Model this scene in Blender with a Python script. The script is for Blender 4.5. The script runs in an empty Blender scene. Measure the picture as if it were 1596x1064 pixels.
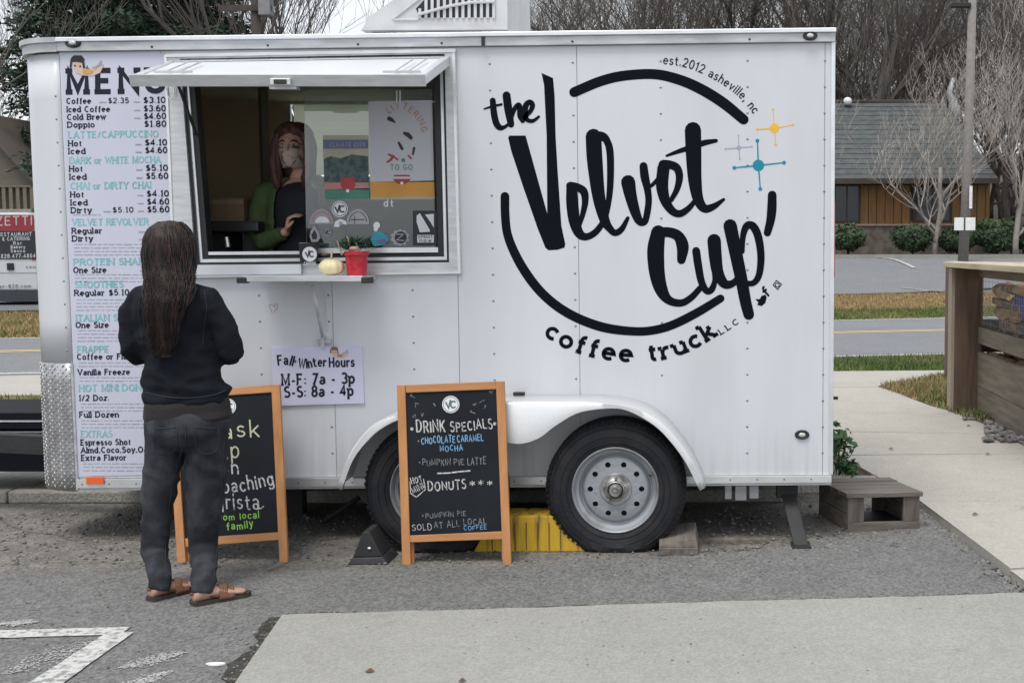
import bpy, bmesh, math, random
import numpy as np
from mathutils import Vector, Matrix, noise
from mathutils.geometry import tessellate_polygon
random.seed(7)
rng = np.random.default_rng(7)
R = math.radians
scene = bpy.context.scene
COL = scene.collection

# ------------------------------------------------------------------ camera
F, PX0, PY0 = 1850.0, 1100.0, 532.0      # focal length and principal point in photo pixels
CAMZ, PITCH, ROLL = 1.45, R(4.48), R(0.1)
CAM = Vector((0, 0, CAMZ))
FWD = Vector((0, math.cos(PITCH), -math.sin(PITCH)))
U0 = Vector((0, math.sin(PITCH), math.cos(PITCH)))
R0 = Vector((1, 0, 0))
UPV = U0 * math.cos(ROLL) + R0 * math.sin(ROLL)
RTV = R0 * math.cos(ROLL) - U0 * math.sin(ROLL)
cam_data = bpy.data.cameras.new('camera')
cam_data.sensor_width = 36
cam_data.lens = F / 1596 * 36
cam_data.shift_x = (798 - PX0) / 1596
cam_data.clip_end = 1000
cam = bpy.data.objects.new('camera', cam_data)
COL.objects.link(cam)
cam.matrix_world = Matrix((
    (RTV.x, UPV.x, -FWD.x, CAM.x), (RTV.y, UPV.y, -FWD.y, CAM.y),
    (RTV.z, UPV.z, -FWD.z, CAM.z), (0, 0, 0, 1)))
scene.camera = cam

# ------------------------------------------------------------------ world, sun, exposure
SUN_EL, SUN_AZ = R(66), R(205)          # sun behind the camera, high, veiled by cloud
world = bpy.data.worlds.new('World')
scene.world = world
world.use_nodes = True
nt = world.node_tree
nt.nodes.clear()
sky = nt.nodes.new('ShaderNodeTexSky'); sky.sky_type = 'NISHITA'; sky.sun_disc = False
sky.sun_elevation = SUN_EL; sky.sun_rotation = SUN_AZ; sky.air_density = 1.6; sky.dust_density = 3.0
hs = nt.nodes.new('ShaderNodeHueSaturation'); hs.inputs['Saturation'].default_value = 0.30
tc = nt.nodes.new('ShaderNodeTexCoord')
mp = nt.nodes.new('ShaderNodeMapping'); mp.inputs['Scale'].default_value = (1, 1, 3)
nz = nt.nodes.new('ShaderNodeTexNoise'); nz.inputs['Scale'].default_value = 3.0; nz.inputs['Detail'].default_value = 6
rmp = nt.nodes.new('ShaderNodeValToRGB')
rmp.color_ramp.elements[0].position = .35; rmp.color_ramp.elements[0].color = (5.0, 5.4, 6.1, 1)
rmp.color_ramp.elements[1].position = .68; rmp.color_ramp.elements[1].color = (8.6, 8.85, 9.2, 1)
mix = nt.nodes.new('ShaderNodeMixRGB'); mix.inputs['Fac'].default_value = 0.75
bgn = nt.nodes.new('ShaderNodeBackground'); bgn.inputs['Strength'].default_value = 0.095
wo = nt.nodes.new('ShaderNodeOutputWorld')
L = nt.links.new
L(sky.outputs[0], hs.inputs['Color']); L(tc.outputs['Generated'], mp.inputs[0]); L(mp.outputs[0], nz.inputs['Vector'])
L(nz.outputs['Fac'], rmp.inputs[0]); L(hs.outputs[0], mix.inputs[1]); L(rmp.outputs[0], mix.inputs[2])
L(mix.outputs[0], bgn.inputs['Color']); L(bgn.outputs[0], wo.inputs['Surface'])
sd = bpy.data.lights.new('sun', 'SUN'); sd.energy = 1.35; sd.angle = R(22); sd.color = (1, .97, .92)
so = bpy.data.objects.new('sun', sd); COL.objects.link(so)
sdir = Vector((math.sin(SUN_AZ) * math.cos(SUN_EL), math.cos(SUN_AZ) * math.cos(SUN_EL), math.sin(SUN_EL)))
so.rotation_euler = sdir.to_track_quat('Z', 'Y').to_euler()
so.location = (0, -5, 12)
scene.view_settings.view_transform = 'Standard'
scene.view_settings.look = 'None'
scene.view_settings.exposure = 0.80
scene.view_settings.gamma = 1.0
scene.view_settings.use_curve_mapping = False
scene.render.engine = 'CYCLES'
scene.cycles.use_denoising = True
scene.cycles.max_bounces = 9
scene.cycles.transparent_max_bounces = 12

# ------------------------------------------------------------------ photo pixel -> place
def ray(px, py):
    return (FWD + RTV * ((px - PX0) / F) + UPV * ((PY0 - py) / F))
def P(px, py, Y):
    d = ray(px, py); return CAM + d * (Y / d.y)
def G(px, py, z=0.0):
    d = ray(px, py); t = (z - CAMZ) / d.z; return CAM + d * t
YW = 5.80                                # the trailer's side wall
def W(px, py, off=0.0):
    p = P(px, py, YW); return Vector((p.x, YW - off, p.z))

# ------------------------------------------------------------------ materials
MATS = {}
def mat(name, col, rough=.6, metal=0.0, var=.12, scale=6, bump=0.0, bscale=60, col2=None, c2pos=(.45, .6),
        stretch=(1, 1, 1), spec=.5, detail=6, coat=0.0, sheen=0.0):
    if name in MATS: return MATS[name]
    m = bpy.data.materials.new(name); m.use_nodes = True
    n = m.node_tree; b = n.nodes['Principled BSDF']
    b.inputs['Roughness'].default_value = rough; b.inputs['Metallic'].default_value = metal
    b.inputs['Specular IOR Level'].default_value = spec
    b.inputs['Coat Weight'].default_value = coat
    b.inputs['Sheen Weight'].default_value = sheen
    t = n.nodes.new('ShaderNodeTexCoord'); mp = n.nodes.new('ShaderNodeMapping')
    mp.inputs['Scale'].default_value = stretch
    n.links.new(t.outputs['Object'], mp.inputs[0])
    nz = n.nodes.new('ShaderNodeTexNoise'); nz.inputs['Scale'].default_value = scale; nz.inputs['Detail'].default_value = detail
    n.links.new(mp.outputs[0], nz.inputs['Vector'])
    r = n.nodes.new('ShaderNodeValToRGB'); e = r.color_ramp.elements
    c = np.array(col)
    if col2 is None:
        e[0].position = .3; e[1].position = .7
        e[0].color = (*np.clip(c * (1 - var), 0, 1), 1); e[1].color = (*np.clip(c * (1 + var), 0, 1), 1)
    else:
        e[0].position, e[1].position = c2pos
        e[0].color = (*c, 1); e[1].color = (*col2, 1)
    n.links.new(nz.outputs['Fac'], r.inputs[0]); n.links.new(r.outputs[0], b.inputs['Base Color'])
    if bump:
        n2 = n.nodes.new('ShaderNodeTexNoise'); n2.inputs['Scale'].default_value = bscale; n2.inputs['Detail'].default_value = 5
        n.links.new(mp.outputs[0], n2.inputs['Vector'])
        bp = n.nodes.new('ShaderNodeBump'); bp.inputs['Strength'].default_value = min(1, bump); bp.inputs['Distance'].default_value = .01
        n.links.new(n2.outputs['Fac'], bp.inputs['Height']); n.links.new(bp.outputs[0], b.inputs['Normal'])
    MATS[name] = m; return m

def ground_mat(name, base, dark, light, big=0.6, fine=90, speck=.5, bump=.6, rough=.9, tint=None, crack=False):
    """asphalt / concrete: broad mottling, fine aggregate speckle and relief"""
    m = bpy.data.materials.new(name); m.use_nodes = True
    n = m.node_tree; b = n.nodes['Principled BSDF']; b.inputs['Roughness'].default_value = rough
    b.inputs['Specular IOR Level'].default_value = .3
    t = n.nodes.new('ShaderNodeTexCoord')
    def noise_(s, d=6, r=.5):
        x = n.nodes.new('ShaderNodeTexNoise'); x.inputs['Scale'].default_value = s; x.inputs['Detail'].default_value = d
        x.inputs['Roughness'].default_value = r
        n.links.new(t.outputs['Object'], x.inputs['Vector']); return x.outputs['Fac']
    def ramp(f, p0, c0, p1, c1):
        r = n.nodes.new('ShaderNodeValToRGB'); e = r.color_ramp.elements
        e[0].position, e[1].position = p0, p1; e[0].color = (*c0, 1); e[1].color = (*c1, 1)
        n.links.new(f, r.inputs[0]); return r.outputs[0]
    def mixc(f, a, bb, mode='MIX'):
        x = n.nodes.new('ShaderNodeMixRGB'); x.blend_type = mode
        if isinstance(f, float): x.inputs[0].default_value = f
        else: n.links.new(f, x.inputs[0])
        n.links.new(a, x.inputs[1]); n.links.new(bb, x.inputs[2]); return x.outputs[0]
    c1 = ramp(noise_(big, 8, .6), .35, dark, .65, base)
    c2 = ramp(noise_(big * 7, 6, .65), .4, base, .72, light)
    c = mixc(.5, c1, c2)
    v = n.nodes.new('ShaderNodeTexVoronoi'); v.inputs['Scale'].default_value = fine
    n.links.new(t.outputs['Object'], v.inputs['Vector'])
    sp = ramp(v.outputs['Color'], .2, (1 - speck,) * 3, .8, (1 + 0 * speck,) * 3)
    c = mixc(.85, c, sp, 'MULTIPLY')
    st = ramp(noise_(big * 2.3, 10, .75), .60, (1, 1, 1), .74, (.58, .55, .52))
    c = mixc(.7, c, st, 'MULTIPLY')
    if crack:
        v2 = n.nodes.new('ShaderNodeTexVoronoi'); v2.feature = 'DISTANCE_TO_EDGE'; v2.inputs['Scale'].default_value = .55
        nd = n.nodes.new('ShaderNodeTexNoise'); nd.inputs['Scale'].default_value = 3; nd.inputs['Detail'].default_value = 8
        mx = n.nodes.new('ShaderNodeMixRGB'); mx.inputs[0].default_value = .25
        n.links.new(t.outputs['Object'], mx.inputs[1]); n.links.new(t.outputs['Object'], nd.inputs['Vector'])
        n.links.new(nd.outputs['Color'], mx.inputs[2]); n.links.new(mx.outputs[0], v2.inputs['Vector'])
        cr = ramp(v2.outputs['Distance'], .0, (.35, .35, .35), .006, (1, 1, 1))
        c = mixc(.8, c, cr, 'MULTIPLY')
    n.links.new(c, b.inputs['Base Color'])
    bp = n.nodes.new('ShaderNodeBump'); bp.inputs['Strength'].default_value = bump; bp.inputs['Distance'].default_value = .006
    hh = n.nodes.new('ShaderNodeMath'); hh.operation = 'ADD'
    n.links.new(v.outputs['Distance'], hh.inputs[0]); n.links.new(noise_(fine * .4), hh.inputs[1])
    n.links.new(hh.outputs[0], bp.inputs['Height']); n.links.new(bp.outputs[0], b.inputs['Normal'])
    MATS[name] = m; return m

def glass_mat(name, tint=(.86, .9, .88), rough=.02):
    m = bpy.data.materials.new(name); m.use_nodes = True
    n = m.node_tree; n.nodes.clear()
    o = n.nodes.new('ShaderNodeOutputMaterial'); mx = n.nodes.new('ShaderNodeMixShader')
    tr = n.nodes.new('ShaderNodeBsdfTransparent'); tr.inputs[0].default_value = (*tint, 1)
    gl = n.nodes.new('ShaderNodeBsdfGlossy'); gl.inputs['Roughness'].default_value = rough
    fr = n.nodes.new('ShaderNodeFresnel'); fr.inputs[0].default_value = 1.9
    n.links.new(fr.outputs[0], mx.inputs[0]); n.links.new(tr.outputs[0], mx.inputs[1]); n.links.new(gl.outputs[0], mx.inputs[2])
    n.links.new(mx.outputs[0], o.inputs[0]); MATS[name] = m; return m

# ------------------------------------------------------------------ mesh builder
class MB:
    def __init__(s): s.v = []; s.f = []; s.m = []; s.cur = 0
    def add(s, vs, fs):
        b = len(s.v); s.v += [tuple(x) for x in vs]
        s.f += [tuple(b + i for i in f) for f in fs]; s.m += [s.cur] * len(fs); return s
    def hexa(s, a):        # a: 8 points, first four = one face (ccw), last four the opposite
        return s.add(a, [(0, 1, 2, 3), (7, 6, 5, 4), (0, 4, 5, 1), (1, 5, 6, 2), (2, 6, 7, 3), (3, 7, 4, 0)])
    def box(s, x0, x1, y0, y1, z0, z1):
        return s.hexa([(x0, y0, z0), (x1, y0, z0), (x1, y0, z1), (x0, y0, z1), (x0, y1, z0), (x1, y1, z0), (x1, y1, z1), (x0, y1, z1)])
    def quad(s, a, b, c, d): return s.add([a, b, c, d], [(0, 1, 2, 3)])
    def wq(s, pts, yf, yb):  # four photo points on the wall, pushed out between offsets yf (front) and yb (back)
        return s.hexa([W(x, y, yf) for x, y in pts] + [W(x, y, yb) for x, y in pts])
    def wr(s, x0, y0, x1, y1, yf, yb, sl=0.0111, lean=0.0):
        d = sl * (x1 - x0); l = lean * (y1 - y0)
        return s.wq([(x0 + l, y1), (x1 + l, y1 - d), (x1, y0 - d), (x0, y0)], yf, yb)
    def poly(s, pts, thick=None):   # planar polygon, optional extrusion vector
        pts = [Vector(p) for p in pts]
        tris = tessellate_polygon([pts])
        if not tris: return s
        n = len(pts)
        if thick is None: return s.add(pts, [tuple(t) for t in tris])
        q = [p + Vector(thick) for p in pts]
        fs = [tuple(t) for t in tris] + [tuple(n + i for i in reversed(t)) for t in tris]
        fs += [(i, (i + 1) % n, n + (i + 1) % n, n + i) for i in range(n)]
        return s.add(pts + q, fs)
    def tube(s, pts, rad, n=8, cap=True, sy=1.0):
        pts = [Vector(p) for p in pts]; k = len(pts)
        if not hasattr(rad, '__len__'): rad = [rad] * k
        vs = []; prev = None
        for i, p in enumerate(pts):
            d = (pts[min(i + 1, k - 1)] - pts[max(i - 1, 0)])
            if d.length < 1e-9: d = Vector((0, 0, 1))
            d.normalize()
            ref = prev if prev is not None else (Vector((0, 1, 0)) if abs(d.y) < .9 else Vector((1, 0, 0)))
            a = d.cross(ref)
            if a.length < 1e-6: a = d.cross(Vector((1, 0, 0)))
            a.normalize(); b = d.cross(a).normalized(); prev = -b if False else (a.cross(d)).normalized()
            for j in range(n):
                t = 2 * math.pi * j / n
                vs.append(p + (a * math.cos(t) + b * math.sin(t) * sy) * rad[i])
        fs = [(i * n + j, i * n + (j + 1) % n, (i + 1) * n + (j + 1) % n, (i + 1) * n + j) for i in range(k - 1) for j in range(n)]
        if cap: fs += [tuple(range(n - 1, -1, -1)), tuple((k - 1) * n + j for j in range(n))]
        return s.add(vs, fs)
    def rings(s, rings, cap=True):   # each ring: list of points, equal counts
        n = len(rings[0]); k = len(rings)
        vs = [p for r in rings for p in r]
        fs = [(i * n + j, i * n + (j + 1) % n, (i + 1) * n + (j + 1) % n, (i + 1) * n + j) for i in range(k - 1) for j in range(n)]
        if cap: fs += [tuple(range(n - 1, -1, -1)), tuple((k - 1) * n + j for j in range(n))]
        return s.add(vs, fs)
    def loft(s, secs, n=20):         # (cx, cy, cz, rx, ry): stacked horizontal ellipses
        return s.rings([[(cx + rx * math.cos(2 * math.pi * j / n), cy + ry * math.sin(2 * math.pi * j / n), cz) for j in range(n)]
                        for cx, cy, cz, rx, ry in secs])
    def ellipsoid(s, c, r, n=16, k=10):
        return s.rings([[(c[0] + r[0] * math.sin(math.pi * i / k) * math.cos(2 * math.pi * j / n),
                          c[1] + r[1] * math.sin(math.pi * i / k) * math.sin(2 * math.pi * j / n),
                          c[2] - r[2] * math.cos(math.pi * i / k)) for j in range(n)] for i in range(1, k)])
    def lathe_y(s, c, prof, n=48):   # profile (radius, y offset) turned round the Y axis through c
        return s.rings([[(c[0] + r * math.cos(2 * math.pi * j / n), c[1] + y, c[2] + r * math.sin(2 * math.pi * j / n)) for j in range(n)]
                        for r, y in prof], cap=False)
    def disc(s, c, r, y=0.0, n=24, sx=1.0):
        b = len(s.v)
        return s.add([(c[0] + sx * r * math.cos(2 * math.pi * j / n), c[1] + y, c[2] + r * math.sin(2 * math.pi * j / n)) for j in range(n)], [tuple(range(n))])
    def build(s, name, mats, parent=None, smooth=False, auto=None, bevel=0.0, loc=None):
        me = bpy.data.meshes.new(name)
        off = Vector((0, 0, 0))
        if parent is not None: off = parent['_o'] if '_o' in parent else off
        off = Vector(off)
        if loc is not None: off = Vector(loc)
        me.from_pydata([(x - off[0], y - off[1], z - off[2]) for x, y, z in s.v], [], s.f)
        if not isinstance(mats, (list, tuple)): mats = [mats]
        for m in mats: me.materials.append(m)
        me.polygons.foreach_set('material_index', s.m)
        if smooth: me.polygons.foreach_set('use_smooth', [True] * len(me.polygons))
        me.validate(); me.update()
        o = bpy.data.objects.new(name, me); COL.objects.link(o)
        if auto is not None:
            bm = bmesh.new(); bm.from_mesh(me)
            for f in bm.faces: f.smooth = True
            for e in bm.edges:
                if len(e.link_faces) == 2 and e.calc_face_angle(0) > R(auto): e.smooth = False
            bm.to_mesh(me); bm.free()
        if bevel:
            bv = o.modifiers.new('bevel', 'BEVEL'); bv.width = bevel; bv.segments = 2; bv.limit_method = 'ANGLE'
        if parent is not None:
            o.parent = parent; o['_o'] = list(off)
        else:
            o.location = off; o['_o'] = list(off)
        return o

def tag(o, label=None, cat=None, group=None, kind=None):
    if label: o['label'] = label
    if cat: o['category'] = cat
    if group: o['group'] = group
    if kind: o['kind'] = kind
    return o
def root(name, loc, label, cat, group=None):
    o = bpy.data.objects.new(name, None); COL.objects.link(o); o.location = loc; o['_o'] = list(loc)
    o.empty_display_size = .2
    return tag(o, label, cat, group)
def copy_tree(o, loc, rz=0.0, sc=1.0, label=None, group=None):
    r = o.copy(); COL.objects.link(r); r.location = loc; r.rotation_euler = (0, 0, rz); r.scale = (sc,) * 3
    if label: r['label'] = label
    if group: r['group'] = group
    for ch in list(o.children):
        c = ch.copy(); COL.objects.link(c); c.parent = r
        for g in ch.children:
            d = g.copy(); COL.objects.link(d); d.parent = c
    return r

# ------------------------------------------------------------------ lettering
def arc(cx, cy, rx, ry, a0, a1, n=10):
    n = max(3, int(abs(a1 - a0) / 24) + 1)
    return [(cx + rx * math.cos(R(a0 + (a1 - a0) * i / n)), cy + ry * math.sin(R(a0 + (a1 - a0) * i / n))) for i in range(n + 1)]
X = .64                                   # x-height
GL = {
 'A': (.74, [[(0, 0), (.37, 1), (.74, 0)], [(.14, .34), (.6, .34)]]),
 'B': (.62, [[(0, 0), (0, 1)], [(0, 1), (.3, 1)] + arc(.32, .76, .24, .24, 90, -90) + [(0, .52)], [(.3, .52)] + arc(.34, .26, .28, .26, 90, -90) + [(0, 0)]]),
 'C': (.7, [arc(.38, .5, .36, .5, 48, 312)]),
 'D': (.72, [[(0, 0), (0, 1)], [(0, 1), (.28, 1)] + arc(.28, .5, .42, .5, 90, -90) + [(0, 0)]]),
 'E': (.56, [[(0, 0), (0, 1)], [(0, 1), (.56, 1)], [(0, .52), (.46, .52)], [(0, 0), (.56, 0)]]),
 'F': (.54, [[(0, 0), (0, 1)], [(0, 1), (.54, 1)], [(0, .52), (.44, .52)]]),
 'G': (.74, [arc(.38, .5, .36, .5, 48, 350), [(.74, .42), (.44, .42)]]),
 'H': (.68, [[(0, 0), (0, 1)], [(.68, 0), (.68, 1)], [(0, .52), (.68, .52)]]),
 'I': (.0, [[(0, 0), (0, 1)]]),
 'J': (.46, [[(.46, 1), (.46, .25)] + arc(.23, .24, .23, .24, 0, -160)]),
 'K': (.62, [[(0, 0), (0, 1)], [(.6, 1), (0, .38)], [(.2, .58), (.62, 0)]]),
 'L': (.52, [[(0, 0), (0, 1)], [(0, 0), (.52, 0)]]),
 'M': (.84, [[(.04, 0), (.04, 1), (.42, .1), (.8, 1), (.8, 0)]]),
 'N': (.7, [[(0, 0), (0, 1), (.7, 0), (.7, 1)]]),
 'O': (.76, [arc(.38, .5, .38, .5, 90, 450)]),
 'P': (.6, [[(0, 0), (0, 1)], [(0, 1), (.3, 1)] + arc(.32, .74, .28, .26, 90, -90) + [(0, .48)]]),
 'Q': (.76, [arc(.38, .5, .38, .5, 90, 450), [(.45, .25), (.76, -.06)]]),
 'R': (.64, [[(0, 0), (0, 1)], [(0, 1), (.3, 1)] + arc(.32, .75, .27, .25, 90, -90) + [(0, .5)], [(.32, .5), (.64, 0)]]),
 'S': (.56, [arc(.29, .76, .26, .24, 40, 270) + arc(.27, .26, .29, .26, 90, -150)]),
 'T': (.66, [[(.33, 0), (.33, 1)], [(0, 1), (.66, 1)]]),
 'U': (.68, [[(0, 1), (0, .32)] + arc(.34, .32, .34, .32, 180, 360) + [(.68, 1)]]),
 'V': (.72, [[(0, 1), (.36, 0), (.72, 1)]]),
 'W': (1.0, [[(0, 1), (.25, 0), (.5, .9), (.75, 0), (1, 1)]]),
 'X': (.66, [[(0, 0), (.66, 1)], [(0, 1), (.66, 0)]]),
 'Y': (.68, [[(0, 1), (.34, .5), (.68, 1)], [(.34, .5), (.34, 0)]]),
 'Z': (.62, [[(0, 1), (.62, 1), (0, 0), (.62, 0)]]),
 'a': (.52, [arc(.24, .17, .22, .17, 90, 450), [(.5, .42), (.5, 0)], [(.04, .56)] + arc(.26, .42, .24, .22, 120, 0)]),
 'b': (.52, [[(0, 1), (0, 0)], arc(.26, X / 2, .26, X / 2, 180, 540)]),
 'c': (.46, [arc(.27, X / 2, .27, X / 2, 45, 315)]),
 'd': (.52, [[(.52, 1), (.52, 0)], arc(.26, X / 2, .26, X / 2, 0, 360)]),
 'e': (.54, [[(.0, .34), (.54, .34)] + arc(.27, X / 2, .27, X / 2, 4, 310)]),
 'f': (.34, [arc(.34, .78, .19, .22, 80, 180) + [(.15, 0)], [(0, X), (.36, X)]]),
 'g': (.52, [arc(.26, X / 2, .26, X / 2, 0, 360), [(.52, X), (.52, -.08)] + arc(.27, -.08, .25, .22, 0, -150)]),
 'h': (.5, [[(0, 1), (0, 0)], [(0, .4)] + arc(.25, .39, .25, .25, 170, 0) + [(.5, 0)]]),
 'i': (.0, [[(0, X), (0, 0)], [(0, .84), (0, .94)]]),
 'j': (.12, [[(.1, X), (.1, -.15)] + arc(-.06, -.12, .16, .14, 0, -100), [(.1, .84), (.1, .94)]]),
 'k': (.48, [[(0, 1), (0, 0)], [(.46, X), (0, .22)], [(.16, .36), (.48, 0)]]),
 'l': (.0, [[(0, 1), (0, 0)]]),
 'm': (.82, [[(0, X), (0, 0)], [(0, .4)] + arc(.2, .43, .2, .2, 170, 0) + [(.41, 0)], [(.41, .4)] + arc(.61, .43, .2, .2, 170, 0) + [(.82, 0)]]),
 'n': (.5, [[(0, X), (0, 0)], [(0, .4)] + arc(.25, .39, .25, .25, 170, 0) + [(.5, 0)]]),
 'o': (.54, [arc(.27, X / 2, .27, X / 2, 90, 450)]),
 'p': (.52, [[(0, X), (0, -.3)], arc(.26, X / 2, .26, X / 2, 180, 540)]),
 'q': (.52, [[(.52, X), (.52, -.3)], arc(.26, X / 2, .26, X / 2, 0, 360)]),
 'r': (.34, [[(0, X), (0, 0)], [(0, .38)] + arc(.24, .38, .22, .24, 170, 60)]),
 's': (.42, [arc(.22, .48, .19, .16, 40, 270) + arc(.2, .16, .22, .16, 90, -150)]),
 't': (.34, [[(.14, .9), (.14, .16)] + arc(.28, .16, .14, .16, 180, 290), [(0, X), (.34, X)]]),
 'u': (.5, [[(0, X), (0, .25)] + arc(.25, .25, .25, .25, 180, 360), [(.5, X), (.5, 0)]]),
 'v': (.5, [[(0, X), (.25, 0), (.5, X)]]),
 'w': (.76, [[(0, X), (.19, 0), (.38, .6), (.57, 0), (.76, X)]]),
 'x': (.46, [[(0, 0), (.46, X)], [(0, X), (.46, 0)]]),
 'y': (.5, [[(0, X), (.26, 0)], [(.5, X), (.18, -.24), (.02, -.28)]]),
 'z': (.44, [[(0, X), (.44, X), (0, 0), (.44, 0)]]),
 '0': (.58, [arc(.29, .5, .29, .5, 90, 450)]),
 '1': (.26, [[(0, .8), (.18, 1), (.18, 0)]]),
 '2': (.56, [arc(.28, .72, .27, .28, 160, -30) + [(0, 0), (.56, 0)]]),
 '3': (.54, [arc(.26, .75, .25, .25, 150, -80), arc(.26, .27, .28, .27, 85, -150)]),
 '4': (.6, [[(.42, 0), (.42, 1), (0, .28), (.6, .28)]]),
 '5': (.54, [[(.5, 1), (.1, 1), (.05, .55)] + arc(.26, .31, .27, .31, 110, -150)]),
 '6': (.56, [arc(.4, .5, .4, .5, 90, 180) + arc(.28, .3, .28, .3, 180, 540)]),
 '7': (.54, [[(0, 1), (.54, 1), (.16, 0)]]),
 '8': (.54, [arc(.27, .76, .23, .24, 90, 450), arc(.27, .26, .27, .26, 90, 450)]),
 '9': (.56, [arc(.28, .7, .28, .3, 0, 360), arc(.16, .5, .4, .5, 0, -80)]),
 '$': (.54, [arc(.29, .72, .24, .2, 40, 270) + arc(.26, .27, .27, .25, 90, -150), [(.28, -.1), (.28, 1.1)]]),
 '.': (.06, [[(.03, 0), (.03, .1)]]), ',': (.08, [[(.06, .1), (0, -.14)]]), ':': (.06, [[(.03, .04), (.03, .16)], [(.03, .46), (.03, .58)]]),
 '-': (.34, [[(0, .34), (.34, .34)]]), '/': (.36, [[(0, -.05), (.36, 1.05)]]), '&': (.6, [arc(.28, .78, .2, .2, 0, 300), [(.2, .6), (.6, 0)], arc(.24, .26, .24, .26, 100, 330)]),
 '*': (.4, [[(.2, .2), (.2, .7)], [(0, .32), (.4, .58)], [(0, .58), (.4, .32)]]), '+': (.4, [[(.2, .2), (.2, .6)], [(0, .4), (.4, .4)]]),
 "'": (.04, [[(.02, .8), (.02, 1)]]), ' ': (.22, []),
}
NOSERIF = set('CGOQSJces0235689$-/&*+.,:\' tagf4')
def glyph(ch, serif):
    w, st = GL[ch]; st = [list(s) for s in st]
    if serif and ch not in NOSERIF or (serif and ch in 'f1'):
        ends = []
        for s in st:
            for i in (0, -1):
                a = s[i]; b = s[1] if i == 0 else s[-2]
                dx, dy = b[0] - a[0], b[1] - a[1]
                if abs(dy) > abs(dx) * .8 and any(abs(a[1] - q) < .02 for q in (0, 1, X, -.3)): ends.append(a)
        if ch in 'MN':
            ends += [(.04, 1), (.8, 1)] if ch == 'M' else [(0, 1)]
            if ch == 'N': ends = [e for e in ends if e != (.7, 0)]
        for a in ends:
            l, r = .15, .15
            if ch in 'bdhklmnpru' and a[1] in (1, X) : r = .0 if ch not in 'u' else 0.0; l = .2
            if ch in 'EFLTBDPR' and a[0] == 0: r = .05
            st.append([(a[0] - l, a[1]), (a[0] + r, a[1])])
        if ch == 'T': pass
    return w, st
class Lay:
    """flat lettering: strokes as ribbons; to3d maps (x, y, layer) to the place"""
    def __init__(s, to3d): s.mb = MB(); s.to = to3d; s.k = 0
    def stroke(s, pts, ws, round_=True):
        pts = [Vector(p).to_2d() if len(p) == 2 else Vector(p[:2]) for p in pts]
        n = len(pts)
        if not hasattr(ws, '__len__'): ws = [ws] * n
        s.k += 1; lay = s.k % 9
        l, r = [], []
        closed = (pts[0] - pts[-1]).length < 1e-4 and n > 3
        for i, p in enumerate(pts):
            a = pts[i - 1] if i > 0 else (pts[-2] if closed else None)
            b = pts[i + 1] if i < n - 1 else (pts[1] if closed else None)
            d1 = (p - a).normalized() if a is not None and (p - a).length > 1e-9 else None
            d2 = (b - p).normalized() if b is not None and (b - p).length > 1e-9 else None
            if d1 is None: d1 = d2
            if d2 is None: d2 = d1
            if d1 is None: return
            t = (d1 + d2); t = t.normalized() if t.length > .2 else d2
            nn = Vector((-t.y, t.x)); c = max(.45, nn.dot(Vector((-d2.y, d2.x))))
            h = ws[i] / 2 / c
            l.append(p + nn * h); r.append(p - nn * h)
        vs = l + r[::-1]
        m = len(vs); fs = [(i, i + 1, m - 2 - i, m - 1 - i) for i in range(n - 1)]
        if round_:
            for (i, sgn) in ((0, -1), (n - 1, 1)):
                if closed: continue
                p = pts[i]; q = pts[1] if i == 0 else pts[-2]
                d = (p - q).normalized(); nn = Vector((-d.y, d.x)); h = ws[i] / 2
                cap = [p + nn * h * math.cos(t) + d * h * math.sin(t) for t in [math.pi * j / 6 for j in range(7)]]
                b = len(vs); vs += cap; fs.append(tuple(range(b, b + 7)))
        s.mb.add([s.to(v.x, v.y, lay) for v in vs], fs)
    def fill(s, pts):
        s.k += 1; lay = s.k % 9
        tris = tessellate_polygon([[Vector((p[0], p[1], 0)) for p in pts]])
        s.mb.add([s.to(p[0], p[1], lay) for p in pts], [tuple(t) for t in tris])
    def circ(s, x, y, r, ry=None):
        s.fill([(x + r * math.cos(R(a)), y + (ry or r) * math.sin(R(a))) for a in range(0, 360, 20)])
    def text(s, t, path, h, wt=.14, serif=False, jit=0.0, sp=.26, rnd=None, slant=0.0, fit=True, mid=None):
        """text along a baseline path (photo-like y down); it is fitted to the path's length"""
        adv = []; tot = 0
        gap = sp + wt
        for c in t:
            w = GL[c][0]; adv.append(tot); tot += w + gap
        tot -= gap
        P_ = [Vector(p) for p in path]; seg = [(P_[i + 1] - P_[i]).length for i in range(len(P_) - 1)]; Lp = sum(seg)
        kx = Lp / tot / h if fit else 1.0
        rn = random.Random(hash(t) % 1000 if False else sum(map(ord, t)))
        def at(u):
            u = max(-Lp, u); i = 0
            while i < len(seg) - 1 and u > seg[i]: u -= seg[i]; i += 1
            d = (P_[i + 1] - P_[i]).normalized(); return P_[i] + d * u, d
        for c, a in zip(t, adv):
            w, st = glyph(c, serif)
            o, d = at((a + w / 2) * kx * h)
            nrm = Vector((d.y, -d.x))
            jy = rn.uniform(-jit, jit); js = 1 + rn.uniform(-jit, jit); jr = rn.uniform(-jit, jit) * 1.2
            for stx in st:
                pts = []
                for (x, y) in stx:
                    x = (x - w / 2) * kx + slant * y; y = y * js + jy + jr * (x)
                    pts.append(o + d * (x * h) + nrm * (y * h))
                s.stroke(pts, wt * h, round_=(rnd if rnd is not None else (not serif)))
    def build(s, name, m, parent, **k): return s.mb.build(name, m, parent, **k)
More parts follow.
